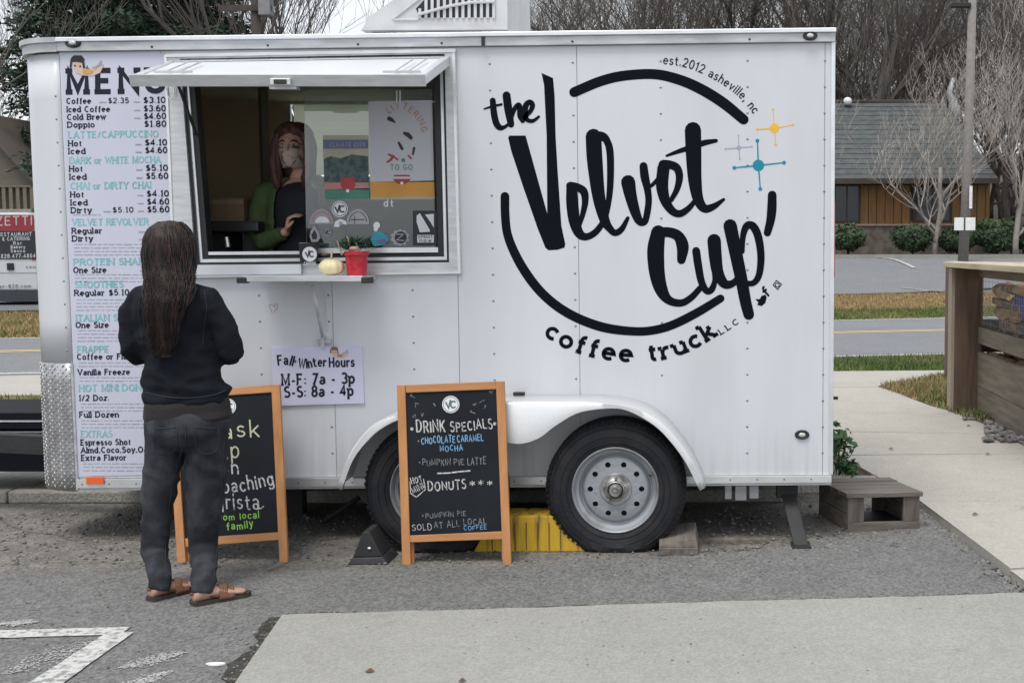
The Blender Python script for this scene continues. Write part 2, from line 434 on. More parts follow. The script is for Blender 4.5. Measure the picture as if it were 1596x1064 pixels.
def catmull(pts, n=6):
    pts = [np.array(p, float) for p in pts]; out = []
    q = [2 * pts[0] - pts[1]] + pts + [2 * pts[-1] - pts[-2]]
    for i in range(1, len(q) - 2):
        for j in range(n):
            t = j / n
            out.append(.5 * ((2 * q[i]) + (-q[i - 1] + q[i + 1]) * t + (2 * q[i - 1] - 5 * q[i] + 4 * q[i + 1] - q[i + 2]) * t * t + (-q[i - 1] + 3 * q[i] - 3 * q[i + 1] + q[i + 2]) * t ** 3))
    out.append(pts[-1]); return [tuple(map(float, o)) for o in out]
def wall_lay(off): return Lay(lambda x, y, k: W(x, y, off + k * .00012))

def fused(name, mb, m, parent, voxel=.012, smooth=6, wr=None, keep=None):
    """one continuous surface from overlapping lofts"""
    me = bpy.data.meshes.new('tmp'); me.from_pydata(mb.v, [], mb.f); me.validate()
    o = bpy.data.objects.new('tmp', me); COL.objects.link(o)
    r = o.modifiers.new('r', 'REMESH'); r.mode = 'VOXEL'; r.voxel_size = voxel; r.use_smooth_shade = True
    sm = o.modifiers.new('s', 'SMOOTH'); sm.iterations = smooth; sm.factor = .5
    dg = bpy.context.evaluated_depsgraph_get()
    m2 = bpy.data.meshes.new_from_object(o.evaluated_get(dg)); bpy.data.objects.remove(o)
    nv = len(m2.vertices)
    co = np.empty(nv * 3); m2.vertices.foreach_get('co', co); co = co.reshape(-1, 3)
    if wr:
        no = np.empty(nv * 3); m2.vertices.foreach_get('normal', no); no = no.reshape(-1, 3)
        d = np.array([wr(Vector(c)) for c in co]); co = co + no * d[:, None]
    off = np.array(parent['_o']) if parent is not None else 0
    co = co - off
    m2.vertices.foreach_set('co', co.ravel()); m2.update()
    m2.polygons.foreach_set('use_smooth', [True] * len(m2.polygons))
    m2.materials.clear(); m2.materials.append(m)
    ob = bpy.data.objects.new(name, m2); m2.name = name; COL.objects.link(ob)
    if parent is not None: ob.parent = parent; ob['_o'] = list(map(float, off))
    return ob
# ================================================================== GROUND
M_asph = ground_mat('asphalt', (.195, .193, .188), (.14, .139, .136), (.26, .256, .246), big=.7, fine=100, speck=.55, bump=.55)
M_asph_old = ground_mat('old_asphalt', (.22, .207, .188), (.075, .070, .066), (.40, .37, .325), big=.9, fine=75, speck=.5, bump=1.0, crack=True)
M_lot = ground_mat('lot_asphalt', (.20, .205, .215), (.165, .17, .18), (.24, .24, .25), big=.25, fine=40, speck=.25, bump=.3)
M_conc = ground_mat('slab_concrete', (.325, .32, .29), (.265, .26, .235), (.375, .37, .335), big=1.3, fine=120, speck=.22, bump=.35)
M_conc2 = ground_mat('path_concrete', (.42, .40, .355), (.34, .32, .285), (.48, .455, .41), big=1.0, fine=120, speck=.2, bump=.35)
M_curb = ground_mat('kerb_concrete', (.34, .325, .29), (.22, .21, .185), (.42, .40, .36), big=1.6, fine=80, speck=.3, bump=.5)
M_dirt = ground_mat('soil', (.10, .075, .05), (.05, .04, .028), (.16, .12, .085), big=1.5, fine=50, speck=.5, bump=1.0)
M_litter = ground_mat('leaf_litter', (.10, .084, .068), (.06, .05, .042), (.15, .125, .105), big=.25, fine=6, speck=.45, bump=1.0)
M_grassbase = mat('grass_soil', (.10, .11, .035), .95, var=.3, scale=2, bump=.8, bscale=30, col2=(.15, .115, .055), c2pos=(.4, .65))
M_grassbrown = mat('brown_grass_soil', (.24, .155, .07), .95, bump=.8, bscale=20, scale=.8, col2=(.13, .135, .05), c2pos=(.45, .62))
M_paint = mat('road_paint_white', (.50, .50, .475), .85, scale=45, detail=12, col2=(.21, .21, .205), c2pos=(.46, .64), bump=.5)
M_wornpaint = mat('worn_paint', (.19, .188, .184), .9, scale=45, detail=12, col2=(.36, .36, .345), c2pos=(.46, .70), bump=.6)
M_ypaint = mat('road_paint_yellow', (.6, .42, .2), .7, scale=8, col2=(.45, .36, .22), c2pos=(.4, .7))

def terr(x, y):
    z = 0.0
    if y > 37: 
        t = min(1, (y - 37) / 9); z = 1.0 * t * t * (3 - 2 * t)
    s = (x / max(y, 1) + .24) / .14; s = max(0, min(1, s)); s = s * s * (3 - 2 * s)
    if y > 64: z += s * (y - 64) * .19 * (1 - .35 * min(1, (y - 64) / 110))
    if y > 60: z += .4 * noise.noise(Vector((x * .08, y * .08, 0)))
    return z
mb = MB()
xs = np.arange(-110, 111, 4.0); ys = np.concatenate([np.arange(-14, 34, 6.0), np.arange(34, 66, 1.5), np.arange(66, 190, 4.0)])
vs = [(x, y, terr(x, y)) for y in ys for x in xs]; nx = len(xs)
mb.cur = 0
for j in range(len(ys) - 1):
    for i in range(nx - 1):
        pass
fs = [(j * nx + i, j * nx + i + 1, (j + 1) * nx + i + 1, (j + 1) * nx + i) for j in range(len(ys) - 1) for i in range(nx - 1)]
mb.add(vs, fs)
mb.m = [1 if vs[f[0]][1] >= 47 else 0 for f in fs]
tag(mb.build('ground', [M_asph_old, M_litter], smooth=True), kind='structure')

def line_pts(a, b):       # ground line through two photo points -> function x -> y
    A, B = G(*a), G(*b); s = (B.y - A.y) / (B.x - A.x)
    return lambda x: A.y + s * (x - A.x)
l_lot = line_pts((30, 487), (1390, 459)); l_rf = line_pts((30, 527), (1390, 497.5))
l_y = line_pts((30, 548.5), (1390, 517.5)); l_w = line_pts((30, 583), (1390, 554.5)); l_g = line_pts((30, 589), (1390, 558.5))
l_sw = line_pts((30, 612), (1390, 583)); l_sw2 = line_pts((30, 634), (1390, 606))
def strip(name, f0, f1, x0, x1, z, m, kind='structure', dz0=0, dz1=0, step=4):
    b = MB(); xs = list(np.linspace(x0, x1, max(2, int((x1 - x0) / step) + 1)))
    pts = [(x, f0(x), z) for x in xs] + [(x, f1(x), z) for x in xs]; n = len(xs)
    b.add(pts, [(i, i + 1, n + i + 1, n + i) for i in range(n - 1)])
    o = b.build(name, m); 
    if kind: tag(o, kind=kind)
    return o
# far lot follows the rise of the ground
b = MB(); xs = np.arange(-60, 61, 3.0); k = 12
for i in range(len(xs)):
    for j in range(k + 1):
        y0 = min(l_lot(xs[i]), 45.0); y = y0 + (46.5 - y0) * j / k; b.v.append((xs[i], y, terr(xs[i], y) + .05))
b.f = [(i * (k + 1) + j, (i + 1) * (k + 1) + j, (i + 1) * (k + 1) + j + 1, i * (k + 1) + j + 1) for i in range(len(xs) - 1) for j in range(k)]
b.m = [0] * len(b.f)
tag(b.build('parking_lot', M_lot, smooth=True), kind='structure')
strip('verge', l_rf, l_lot, -60, 60, .006, M_grassbrown)
strip('road', l_g, l_rf, -60, 60, .010, M_lot)
strip('road_line', lambda x: l_y(x) - .16, lambda x: l_y(x) - .02, -60, 60, .015, M_ypaint)
strip('road_line', lambda x: l_y(x) + .08, lambda x: l_y(x) + .22, -60, 60, .015, M_ypaint)
strip('road_line', lambda x: l_w(x) - .1, lambda x: l_w(x) + .06, -60, 60, .015, M_paint)
strip('road_line', lambda x: l_rf(x) - .3, lambda x: l_rf(x) - .16, -60, 60, .015, M_paint)
strip('verge', l_sw, l_g, -2.5, 60, .006, M_grassbase)
strip('sidewalk', l_sw2, l_g, -60, -2.5, .03, M_conc2)
# parking bay lines on the far lot
def lotline(a, b_, w=.12):
    # photo points on the rising lot: march the ray down to the terrain
    def hit(px, py):
        d = ray(px, py); t = 10.0
        while t < 80 and CAM.z + d.z * t > terr(CAM.x + d.x * t, CAM.y + d.y * t): t += .1
        p = CAM + d * t; return Vector((p.x, p.y, terr(p.x, p.y) + .05))
    A, B = hit(*a), hit(*b_); d = (B - A); n = Vector((d.y, -d.x, 0)).normalized() * w / 2
    m = MB(); k = 8
    for i in range(k):
        p, q = A + d * i / k, A + d * (i + 1) / k
        p.z = terr(p.x, p.y) + .075; q.z = terr(q.x, q.y) + .075
        m.quad(p - n, q - n, q + n, p + n)
    tag(m.build('bay_line', M_paint), kind='structure')
lotline((1352, 404), (1425, 421), .16); lotline((1405, 452), (1475, 458), .16)
# kerb at the far side of the lot
b = MB()
for i in range(len(xs) - 1):
    x0, x1 = xs[i], xs[i + 1]; z0 = terr(0, 46.5)
    b.box(x0, x1, 46.5, 46.8, z0 - .1, z0 + .2)
tag(b.build('kerb', M_curb), kind='structure')
strip('planting_bed', lambda x: 46.8, lambda x: 51.0, -60, 60, terr(0, 47) + .12, M_dirt)

# ---- near ground
def gpoly(name, pxs, z, m, thick=0.0, kind='structure', parent=None, pts=None):
    pts = pts or [G(x, y) for x, y in pxs]
    pts = [Vector((p[0], p[1], z)) for p in pts]
    b = MB(); b.poly(pts, (0, 0, -thick) if thick else None)
    # face upward
    o = b.build(name, m, parent)
    if kind and parent is None: tag(o, kind=kind)
    return o
def jag(a, b_, n=14, amp=.012):
    A, B = Vector(a), Vector(b_); d = B - A; nn = Vector((-d.y, d.x, 0)).normalized()
    return [A + d * i / n + nn * random.uniform(-amp, amp) * (0 < i < n) for i in range(n + 1)]
# newer asphalt apron between slab and trailer, ragged edge against the old surface
pa = [G(-700, 905), G(-100, 898), G(150, 892), G(420, 893), G(600, 885), G(800, 884), G(900, 872), G(1120, 868), G(1180, 858), G(1290, 842), G(1434, 822)]
edge = []
for i in range(len(pa) - 1): edge += jag(pa[i], pa[i + 1], 8, .02)[:-1]
edge.append(pa[-1])
far = edge + [G(1420, 768), G(1560, 900), G(1900, 1180)]
near = [Vector((6, -8, 0)), Vector((-9, -8, 0)), Vector((-9, far[0].y, 0))]
gpoly('asphalt_apron', None, .006, M_asph, pts=far + near)
# foreground concrete slab (a real slab, its top 12 mm above the asphalt)
A_, B_ = G(440, 965), G(1596, 930); dAB = (B_ - A_)
left_dir = (G(372, 1064) - A_)
far_edge = jag(A_, A_ + dAB * 3.0, 140, .008)
near_l = A_ + left_dir * 6
slab_root = MB().poly([Vector((p.x, p.y, .020)) for p in far_edge] + [Vector((12, near_l.y, .02)), Vector((near_l.x, near_l.y, .02))], (0, 0, -.05)).build('concrete_slab', M_conc)
tag(slab_root, kind='structure')
# dark dirt-filled joint along the slab
jb = MB(); q = [Vector((p.x, p.y + .02 + random.uniform(0, .03), .0105)) for p in far_edge]
jb.add([Vector((p.x, p.y - .01, .0105)) for p in far_edge] + q, [(i, i + 1, len(q) + i + 1, len(q) + i) for i in range(len(q) - 1)])
tag(jb.build('joint', mat('joint_dirt', (.035, .032, .028), .95, bump=.8)), kind='structure')

lb_ = MB(); k_ = 60; L0 = A_; d_l = left_dir.normalized(); n_l = Vector((-d_l.y, d_l.x, 0)); n_l = n_l if n_l.x < 0 else -n_l
in_ = [L0 + d_l * (i * .035) - n_l * .004 for i in range(k_)]; out_ = [L0 + d_l * (i * .035) + n_l * (.035 + .03 * random.random() + .02 * math.sin(i * .5)) for i in range(k_)]
lb_.add([(p.x, p.y, .0108) for p in in_ + out_], [(i, i + 1, k_ + i + 1, k_ + i) for i in range(k_ - 1)])
tag(lb_.build('joint', ground_mat('joint_grit', (.06, .057, .05), (.03, .028, .025), (.12, .115, .10), big=6, fine=90, speck=.6, bump=1.0)), kind='structure')
# raised walk that runs behind / under the trailer
zt = .055
yk = lambda px: G(px, 793 if px < 400 else 793).y
walk = root('sidewalk', (0, 7.1, 0), None, None); walk['kind'] = 'structure'
xk = [-9, -7.2, -5.6, -4.0, -2.4, -.8, .45]
for i in range(len(xk) - 1):
    m = MB(); m.box(xk[i] + .006, xk[i + 1] - .006, 6.86, 8.05, 0, zt + random.uniform(-.003, .003)); m.build('slab', M_curb, walk, bevel=.008)
    m = MB(); m.box(xk[i] + .004, xk[i + 1] - .004, 6.70, 6.852, 0, zt + .018); m.build('kerb', M_curb, walk, bevel=.012)
b = MB(); b.box(-40, .5, 8.06, 11.4, 0, .05); tag(b.build('island', M_grassbase), kind='structure')
# path on the right, slab by slab with recessed joints
pth = root('path', tuple(G(1450, 720)), None, None); pth['kind'] = 'structure'
LJ = [((1000, 585), (1800, 578)), ((1000, 611), (1800, 607)), ((1000, 651), (1800, 655)), ((1000, 680), (1800, 689)), ((1000, 719), (1800, 715)), ((1000, 796), (1800, 790)), ((1000, 905), (1800, 892)), ((1000, 1010), (1800, 1000))]
def lx(l, t): a, c = l; return (a[0] + (c[0] - a[0]) * t, a[1] + (c[1] - a[1]) * t)
lb = [(1200, 585), (1200, 611), (1200, 651), (1200, 680), (1310, 719), (1437, 794), (1575, 903), (1712, 1010)]
for i in range(len(LJ) - 1):
    y0, y1 = G(*lb[i]), G(*lb[i + 1])
    r0, r1 = G(*LJ[i][1]), G(*LJ[i + 1][1])
    if i == 0: r0, r1 = G(2600, 575), G(2600, 602)
    e = .008
    pts = [Vector((y0.x, y0.y - e, 0)), Vector((y1.x, y1.y + e, 0)), Vector((r1.x, r1.y + e, 0)), Vector((r0.x, r0.y - e, 0))]
    b = MB(); b.poly([Vector((p.x, p.y, .045 + random.uniform(-.002, .002))) for p in pts], (0, 0, -.05)); b.build('slab', M_conc2, pth, bevel=.004)
b = MB(); b.poly([Vector((p[0], p[1], .02)) for p in (G(1180, 600), G(1290, 719), G(1437, 794), G(1700, 1000), G(2100, 1000), G(1900, 600))]); b.build('joint_bed', M_dirt, pth)
# near joint crossing the sidewalk diagonally
# grass wedge by the enclosure
wedge_pts = [G(1368, 609), G(1395, 617), G(1420, 628), G(1448, 639), G(1490, 651), G(1530, 668), G(1640, 690), G(1640, 585), G(1487, 587), G(1450, 595), G(1410, 602)]
gpoly('grass_patch', None, .052, M_grassbase, pts=wedge_pts)
grav_pts = [G(1495, 650), G(1530, 668), G(1570, 690), G(1640, 730), G(1900, 760), G(1900, 640), G(1530, 640)]
M_grav = ground_mat('gravel_bed', (.2, .195, .185), (.12, .12, .115), (.3, .29, .28), big=3, fine=45, speck=.6, bump=1.0)
gpoly('gravel_bed', None, .056, M_grav, pts=grav_pts)

# painted arrow lines lower left
def gline(a, b_, w0, w1, m, name='bay_line', z=.0105):
    A, B = G(*a), G(*b_); d = (B - A); n = Vector((-d.y, d.x, 0)).normalized()
    k = 24; l = []; r = []
    for i in range(k + 1):
        w = (w0 + (w1 - w0) * i / k) * random.uniform(.96, 1.03) / 2 * (min(1, 4 * i / k + .25, 4 * (k - i) / k + .25) if m is M_wornpaint else 1)
        p = A + d * i / k; l.append(p + n * w); r.append(p - n * w)
    m_ = MB(); m_.add([(p.x, p.y, z) for p in l + r], [(i, i + 1, k + 2 + i, k + 1 + i) for i in range(k)])
    tag(m_.build(name, m), kind='structure')
gline((-300, 1000), (196, 986), .10, .09, M_paint)
gline((188, 989), (40, 1090), .10, .12, M_paint, z=.0115)
def flecks(name, lines, m, z, n, s0, s1):
    b = MB()
    for a, b_, sp in lines:
        A, B = G(*a), G(*b_); d = B - A; nn = Vector((-d.y, d.x, 0)).normalized()
        for _ in range(n):
            t = rng.beta(1.6, 1.6); p = A + d * t + nn * rng.normal(0, sp * (.35 + math.sin(math.pi * t))); s = rng.uniform(s0, s1); k = int(rng.integers(4, 7)); a0 = rng.uniform(0, 6); dz = rng.uniform(0, .0016)
            b.add([(p.x + s * rng.uniform(.5, 1.2) * math.cos(a0 + 6.283 * i / k), p.y + s * rng.uniform(.4, .9) * math.sin(a0 + 6.283 * i / k), z + dz) for i in range(k)], [tuple(range(k))])
    tag(b.build(name, m), kind='stuff')
flecks('paint_flecks', [((5, 1054), (160, 1000), .035), ((185, 1046), (290, 1019), .016), ((150, 1090), (270, 1048), .018), ((0, 975), (60, 972), .012)], mat('paint_fleck', (.40, .40, .385), .9, var=.25, scale=60), .0095, 520, .002, .0065)
flecks('specks', [((450, 990), (1590, 950), .02), ((500, 1040), (1500, 1010), .05), ((600, 1000), (1400, 1050), .06)], mat('speck', (.12, .105, .085), .9), .0208, 26, .002, .006)
b = MB(); c = G(336, 1039); b.poly([(c.x + .032 * math.cos(t) * (1 + .2 * math.sin(3 * t)), c.y + .012 * math.sin(t), .014) for t in np.linspace(0, 2 * math.pi, 12)[:-1]], (0, 0, -.006))
tag(b.build('litter', mat('white_paper', (.8, .8, .8), .7)), 'small white scrap of litter on the asphalt beside the concrete slab', 'litter')

# ---- stones
def scatter_stones(name, regions, m, label_kind='stuff'):
    mb = MB(); ph = (1 + 5 ** .5) / 2
    ico = np.array([(-1, ph, 0), (1, ph, 0), (-1, -ph, 0), (1, -ph, 0), (0, -1, ph), (0, 1, ph), (0, -1, -ph), (0, 1, -ph), (ph, 0, -1), (ph, 0, 1), (-ph, 0, -1), (-ph, 0, 1)]) / 1.9
    fi = [(0, 11, 5), (0, 5, 1), (0, 1, 7), (0, 7, 10), (0, 10, 11), (1, 5, 9), (5, 11, 4), (11, 10, 2), (10, 7, 6), (7, 1, 8), (3, 9, 4), (3, 4, 2), (3, 2, 6), (3, 6, 8), (3, 8, 9), (4, 9, 5), (2, 4, 11), (6, 2, 10), (8, 6, 7), (9, 8, 1)]
    for pts_fn, n, s0, s1, z in regions:
        for _ in range(n):
            p = pts_fn(); s = rng.uniform(s0, s1)
            v = ico * rng.uniform(.6, 1.2, (12, 1)) * s * np.array([1, rng.uniform(.7, 1), rng.uniform(.45, .8)])
            a = rng.uniform(0, 6.28); c_, s_ = math.cos(a), math.sin(a)
            v = np.stack([v[:, 0] * c_ - v[:, 1] * s_, v[:, 0] * s_ + v[:, 1] * c_, v[:, 2]], 1) + np.array([p[0], p[1], z + s * .2])
            mb.add([tuple(q) for q in v], fi)
    return tag(mb.build(name, m, smooth=False), kind='stuff')
def seg_fn(a, b_, spread):
    A, B = G(*a), G(*b_)
    def f():
        t = rng.uniform(); n = rng.normal(0, spread); p = A + (B - A) * t; d = (B - A).normalized(); return (p.x - d.y * n, p.y + d.x * n)
    return f
def rect_fn(x0, x1, y0, y1): 
    def f():
        p = G(rng.uniform(x0, x1), rng.uniform(y0, y1)); return (p.x, p.y)
    return f
M_stone = mat('stones', (.22, .21, .2), .9, scale=18, col2=(.1, .098, .095), c2pos=(.4, .6))
scatter_stones('gravel', [
    (rect_fn(1535, 1720, 665, 700), 420, .015, .04, .058), (rect_fn(1500, 1560, 648, 665), 120, .01, .03, .055),
    (seg_fn((1434, 790), (1596, 925), .05), 260, .006, .018, .004), (seg_fn((440, 968), (372, 1064), .03), 90, .004, .011, .008),
    (seg_fn((445, 962), (1596, 928), .012), 240, .004, .010, .008),
    (rect_fn(0, 560, 800, 885), 420, .004, .014, .002), (rect_fn(560, 1300, 850, 905), 420, .004, .010, .006),
    (rect_fn(1100, 1450, 790, 860), 420, .005, .014, .004), (rect_fn(0, 400, 890, 1060), 120, .003, .007, .008)], M_stone)

# ---- grass
def grass(name, sampler, n, h0, h1, w, mats, label=None):
    V = np.zeros((n * 3, 3)); 
    pts = np.array([sampler() for _ in range(n)])
    a = rng.uniform(0, 6.28, n); hh = rng.uniform(h0, h1, n); lean = rng.normal(0, .35, (n, 2)) * hh[:, None]
    dx = np.cos(a) * w; dy = np.sin(a) * w
    V[0::3] = pts + np.stack([dx, dy, 0 * a], 1); V[1::3] = pts - np.stack([dx, dy, 0 * a], 1)
    V[2::3] = pts + np.stack([lean[:, 0], lean[:, 1], hh], 1)
    me = bpy.data.meshes.new(name); me.from_pydata(V.tolist(), [], [(3 * i, 3 * i + 1, 3 * i + 2) for i in range(n)])
    for m in mats: me.materials.append(m)
    patch = np.array([noise.noise(Vector((p[0] * .7, p[1] * .7, 3))) for p in pts]) + rng.normal(0, .28, n)
    idx = (patch > .05).astype(int) if len(mats) > 1 else np.zeros(n, int)
    me.polygons.foreach_set('material_index', idx)
    o = bpy.data.objects.new(name, me); COL.objects.link(o); return tag(o, kind='stuff')
M_gg = mat('grass_green', (.075, .13, .03), .8, var=.3, scale=3)
M_gb = mat('grass_dry', (.30, .21, .10), .85, var=.3, scale=3)
M_gy = mat('grass_olive', (.15, .16, .05), .85, var=.3, scale=3)
def strip_s(f0, f1, x0, x1, z):
    def f():
        x = rng.uniform(x0, x1); t = rng.uniform(); return (x, f0(x) + (f1(x) - f0(x)) * t, z)
    return f
grass('verge_grass', strip_s(l_sw, l_g, .8, 5.5, .01), 16000, .03, .08, .008, [M_gg, M_gy])
grass('verge_grass', strip_s(l_rf, lambda x: l_rf(x) + (l_lot(x) - l_rf(x)) * .3, 1, 8.5, .01), 9000, .04, .09, .014, [M_gy, M_gg])
grass('verge_grass', strip_s(lambda x: l_rf(x) + (l_lot(x) - l_rf(x)) * .25, l_lot, 1, 12, .01), 16000, .04, .10, .016, [M_gb, M_gb, M_gy][:2])
grass('verge_grass', strip_s(l_rf, l_lot, -17.5, -10.5, .01), 12000, .04, .09, .016, [M_gy, M_gb])
def tri_s():
    while True:
        x = rng.uniform(1368, 1600); y = rng.uniform(587, 668)
        top = 610 - (x - 1368) * .19; bot = 609 + (x - 1368) * .36
        if top + rng.uniform(-1, 1) < y < bot + rng.uniform(-2, 2): p = G(x, y); return (p.x, p.y, .05)
grass('grass', tri_s, 13000, .02, .07, .006, [M_gb, M_gg])
grass('grass', lambda: (rng.uniform(-9, -3.2), rng.uniform(8.1, 11.3), .05), 9000, .02, .06, .006, [M_gy, M_gg])
# ================================================================== TRAILER
M_white = mat('trailer_paint', (.605, .622, .655), .34, scale=1.6, spec=.5, bump=.10, bscale=2.5, detail=9, col2=(.55, .562, .59), c2pos=(.42, .68), stretch=(1.6, 1, .45))
# road grime worn into the paint near the bottom of the panels and thin run-off streaks
def grime(m, z0=.30, z1=.62, amt=.55):
    n = m.node_tree; b = n.nodes['Principled BSDF']; src = b.inputs['Base Color'].links[0].from_socket
    t = n.nodes.new('ShaderNodeTexCoord'); sp = n.nodes.new('ShaderNodeSeparateXYZ'); n.links.new(t.outputs['Object'], sp.inputs[0])
    mr = n.nodes.new('ShaderNodeMapRange'); mr.inputs[1].default_value = z0; mr.inputs[2].default_value = z1; mr.inputs[3].default_value = 1; mr.inputs[4].default_value = .05
    n.links.new(sp.outputs[2], mr.inputs[0])
    mp = n.nodes.new('ShaderNodeMapping'); mp.inputs['Scale'].default_value = (22, 4, .9); n.links.new(t.outputs['Object'], mp.inputs[0])
    nz = n.nodes.new('ShaderNodeTexNoise'); nz.inputs['Scale'].default_value = 1.0; nz.inputs['Detail'].default_value = 9; n.links.new(mp.outputs[0], nz.inputs['Vector'])
    r = n.nodes.new('ShaderNodeMapRange'); r.inputs[1].default_value = .45; r.inputs[2].default_value = .75; r.inputs[3].default_value = 0; r.inputs[4].default_value = amt; n.links.new(nz.outputs['Fac'], r.inputs[0])
    mu = n.nodes.new('ShaderNodeMath'); mu.operation = 'MULTIPLY'; n.links.new(mr.outputs[0], mu.inputs[0]); n.links.new(r.outputs[0], mu.inputs[1])
    mx = n.nodes.new('ShaderNodeMixRGB'); mx.inputs[2].default_value = (.27, .245, .21, 1); n.links.new(mu.outputs[0], mx.inputs[0]); n.links.new(src, mx.inputs[1]); n.links.new(mx.outputs[0], b.inputs['Base Color'])
grime(M_white, amt=.42)
M_frame = mat('bare_aluminium', (.60, .61, .62), .42, metal=.55, var=.12, scale=9, bump=.08, bscale=90, stretch=(1, 1, 6))
M_alu = mat('bright_aluminium', (.74, .75, .76), .33, metal=.7, var=.08, scale=12, bump=.05, bscale=60)
M_alud = mat('weathered_rail', (.42, .43, .44), .5, metal=.45, scale=5, col2=(.56, .57, .58), c2pos=(.35, .6), stretch=(1, 1, 4), bump=.1)
M_body = mat('body_steel', (.38, .39, .41), .6, var=.1)
M_black = mat('black_rubber', (.022, .022, .024), .65, var=.25, scale=20)
M_seal = mat('black_seal', (.012, .013, .015), .45)
M_tire = mat('tyre_rubber', (.014, .015, .019), .75, spec=.3, scale=9, col2=(.030, .029, .030), c2pos=(.4, .75), bump=.25, bscale=50)
M_rim = mat('silver_rim', (.33, .345, .37), .5, metal=.35, scale=9, detail=9, col2=(.21, .20, .19), c2pos=(.52, .75), bump=.08)
M_rimd = mat('hub_metal', (.42, .42, .41), .4, metal=.6, scale=20, col2=(.2, .19, .18), c2pos=(.4, .7))
M_chas = mat('chassis_black', (.02, .02, .021), .7, var=.3, scale=8, bump=.2)
M_ink = mat('black_vinyl', (.004, .005, .010), .7, var=.1, spec=.08)
M_ink2 = mat('menu_ink', (.018, .02, .035), .7, spec=.2)
M_teal = mat('teal_print', (.20, .47, .50), .6)
M_tealv = mat('teal_vinyl', (.0, .22, .33), .4)
M_gold = mat('yellow_vinyl', (.85, .48, .04), .4)
M_greyv = mat('grey_vinyl', (.33, .36, .45), .4)
M_menu = mat('menu_board', (.55, .56, .66), .4, var=.03, scale=2)
M_sign = mat('sign_board', (.60, .60, .75), .35, var=.03)
M_orange = mat('orange_reflector', (.75, .12, .02), .3, var=.1, coat=.5)
M_redl = mat('red_lens', (.42, .01, .015), .25, coat=.5)
M_int = mat('interior_wall', (.86, .70, .52), .7, var=.1, scale=2)
M_int2 = mat('interior_cream', (.78, .75, .62), .7, var=.08, scale=2)
M_dark = mat('dark_interior', (.02, .021, .025), .6)
M_glass = glass_mat('window_glass')
M_plate = mat('tread_plate', (.46, .46, .46), .38, metal=.75, scale=10, col2=(.34, .34, .35), c2pos=(.4, .65), bump=.15, bscale=25)
M_bolt = mat('rivet_head', (.22, .23, .26), .5, metal=.3)
M_lens = mat('clear_lens', (.5, .5, .5), .2, coat=1)

trailer = root('food_trailer', tuple(W(700, 865)[:2]) + (0,), 'white enclosed coffee trailer with open serving window and big black script logo', 'trailer')
def LX(x, y): return x + (1141 - x) / 23300 * (y - 400)
def YT(x): return 83 - .0127 * (x - 48)
def YB(x): return 745 - .0045 * (x - 70)
def vq(x0, x1, y0f, y1f):   # quad with leaning sides
    ya, yb = (y0f(x0), y0f(x1)) if callable(y0f) else (y0f, y0f - .0111 * (x1 - x0))
    yc, yd = (y1f(x0), y1f(x1)) if callable(y1f) else (y1f, y1f - .0111 * (x1 - x0))
    return [(LX(x0, yc), yc), (LX(x1, yd), yd), (LX(x1, yb), yb), (LX(x0, ya), ya)]
def wrect(x0, x1, y0, y1): return [(LX(x0, y1), y1), (LX(x1, y1), y1), (LX(x1, y0), y0), (LX(x0, y0), y0)]

QO = [(258, 87), (711, 77), (720, 427), (271, 434)]       # frame outside: TL TR BR BL
QH = [(283, 93), (694, 85), (701, 409), (307, 413)]
WL, WT, WR, WB = 285, 92, 695, 411
# shell behind the skin panels
m = MB()
def shell(q): m.wq(q, -.004, -.035)
xa, xb = 106, 1297
ytop = lambda x: YT(x) - 20; ybot = lambda x: YB(x) + 14
shell(vq(xa, 262, ytop, ybot)); shell(vq(715, xb, ytop, ybot))
shell([(LX(262, 420), 420), (LX(715, 418), 418), (LX(715, ybot(715)), ybot(715)), (LX(262, ybot(262)), ybot(262))][::-1])
shell([(LX(262, 88), 88), (LX(715, 82), 82), (LX(715, ytop(715)), ytop(715)), (LX(262, ytop(262)), ytop(262))])
m.build('body_shell', M_body, trailer)
# rest of the box: roof, far wall, tail, floor
pR, pT = W(1297, 400), W(700, 55); pB = W(700, 757)
xr, xl, zt_, zb_ = pR.x, W(108, 400).x, pT.z, pB.z
NR = .26
def deck(name, z, th, m_):
    r_ = NR - .012; a_ = [(xr, YW + .036), (xl, YW + .036 - .0)] + [(xl - r_ * math.sin(R(t)), YW + NR - r_ * math.cos(R(t))) for t in range(30, 91, 10)] + [(xl - r_, 7.92), (xr, 7.92)]
    m = MB(); m.poly([(x, y, z) for x, y in a_], (0, 0, th)); return m.build(name, m_, trailer)
deck('roof', zt_ - .04, .04, M_frame); deck('floor', zb_, .06, M_chas)
m = MB(); m.box(xr - .03, xr, YW + .036, 7.92, zb_ + .061, zt_ - .041); m.build('tail_wall', M_white, trailer)
m = MB(); m.box(xl - NR, xl - NR + .03, YW + NR, 7.92, zb_ + .061, zt_ - .041); m.build('nose_wall', M_white, trailer)
# skin panels
gap = .55
def panel(x0, x1, y0f, y1f):
    MB().wq(vq(x0 + gap, x1 - gap, y0f, y1f), 0, -.0035).build('wall_panel', M_white, trailer)
panel(106, 262, YT, YB)
panel(262, 516, lambda x: 419 - .011 * (x - 262), YB); panel(516, 713, lambda x: 419 - .011 * (x - 262), YB)
panel(713, 902, YT, YB); panel(902, 1284, YT, YB); panel(1284, 1297.5, YT, YB)
panel(262, 713, lambda x: YT(x), lambda x: YT(x) + 9)
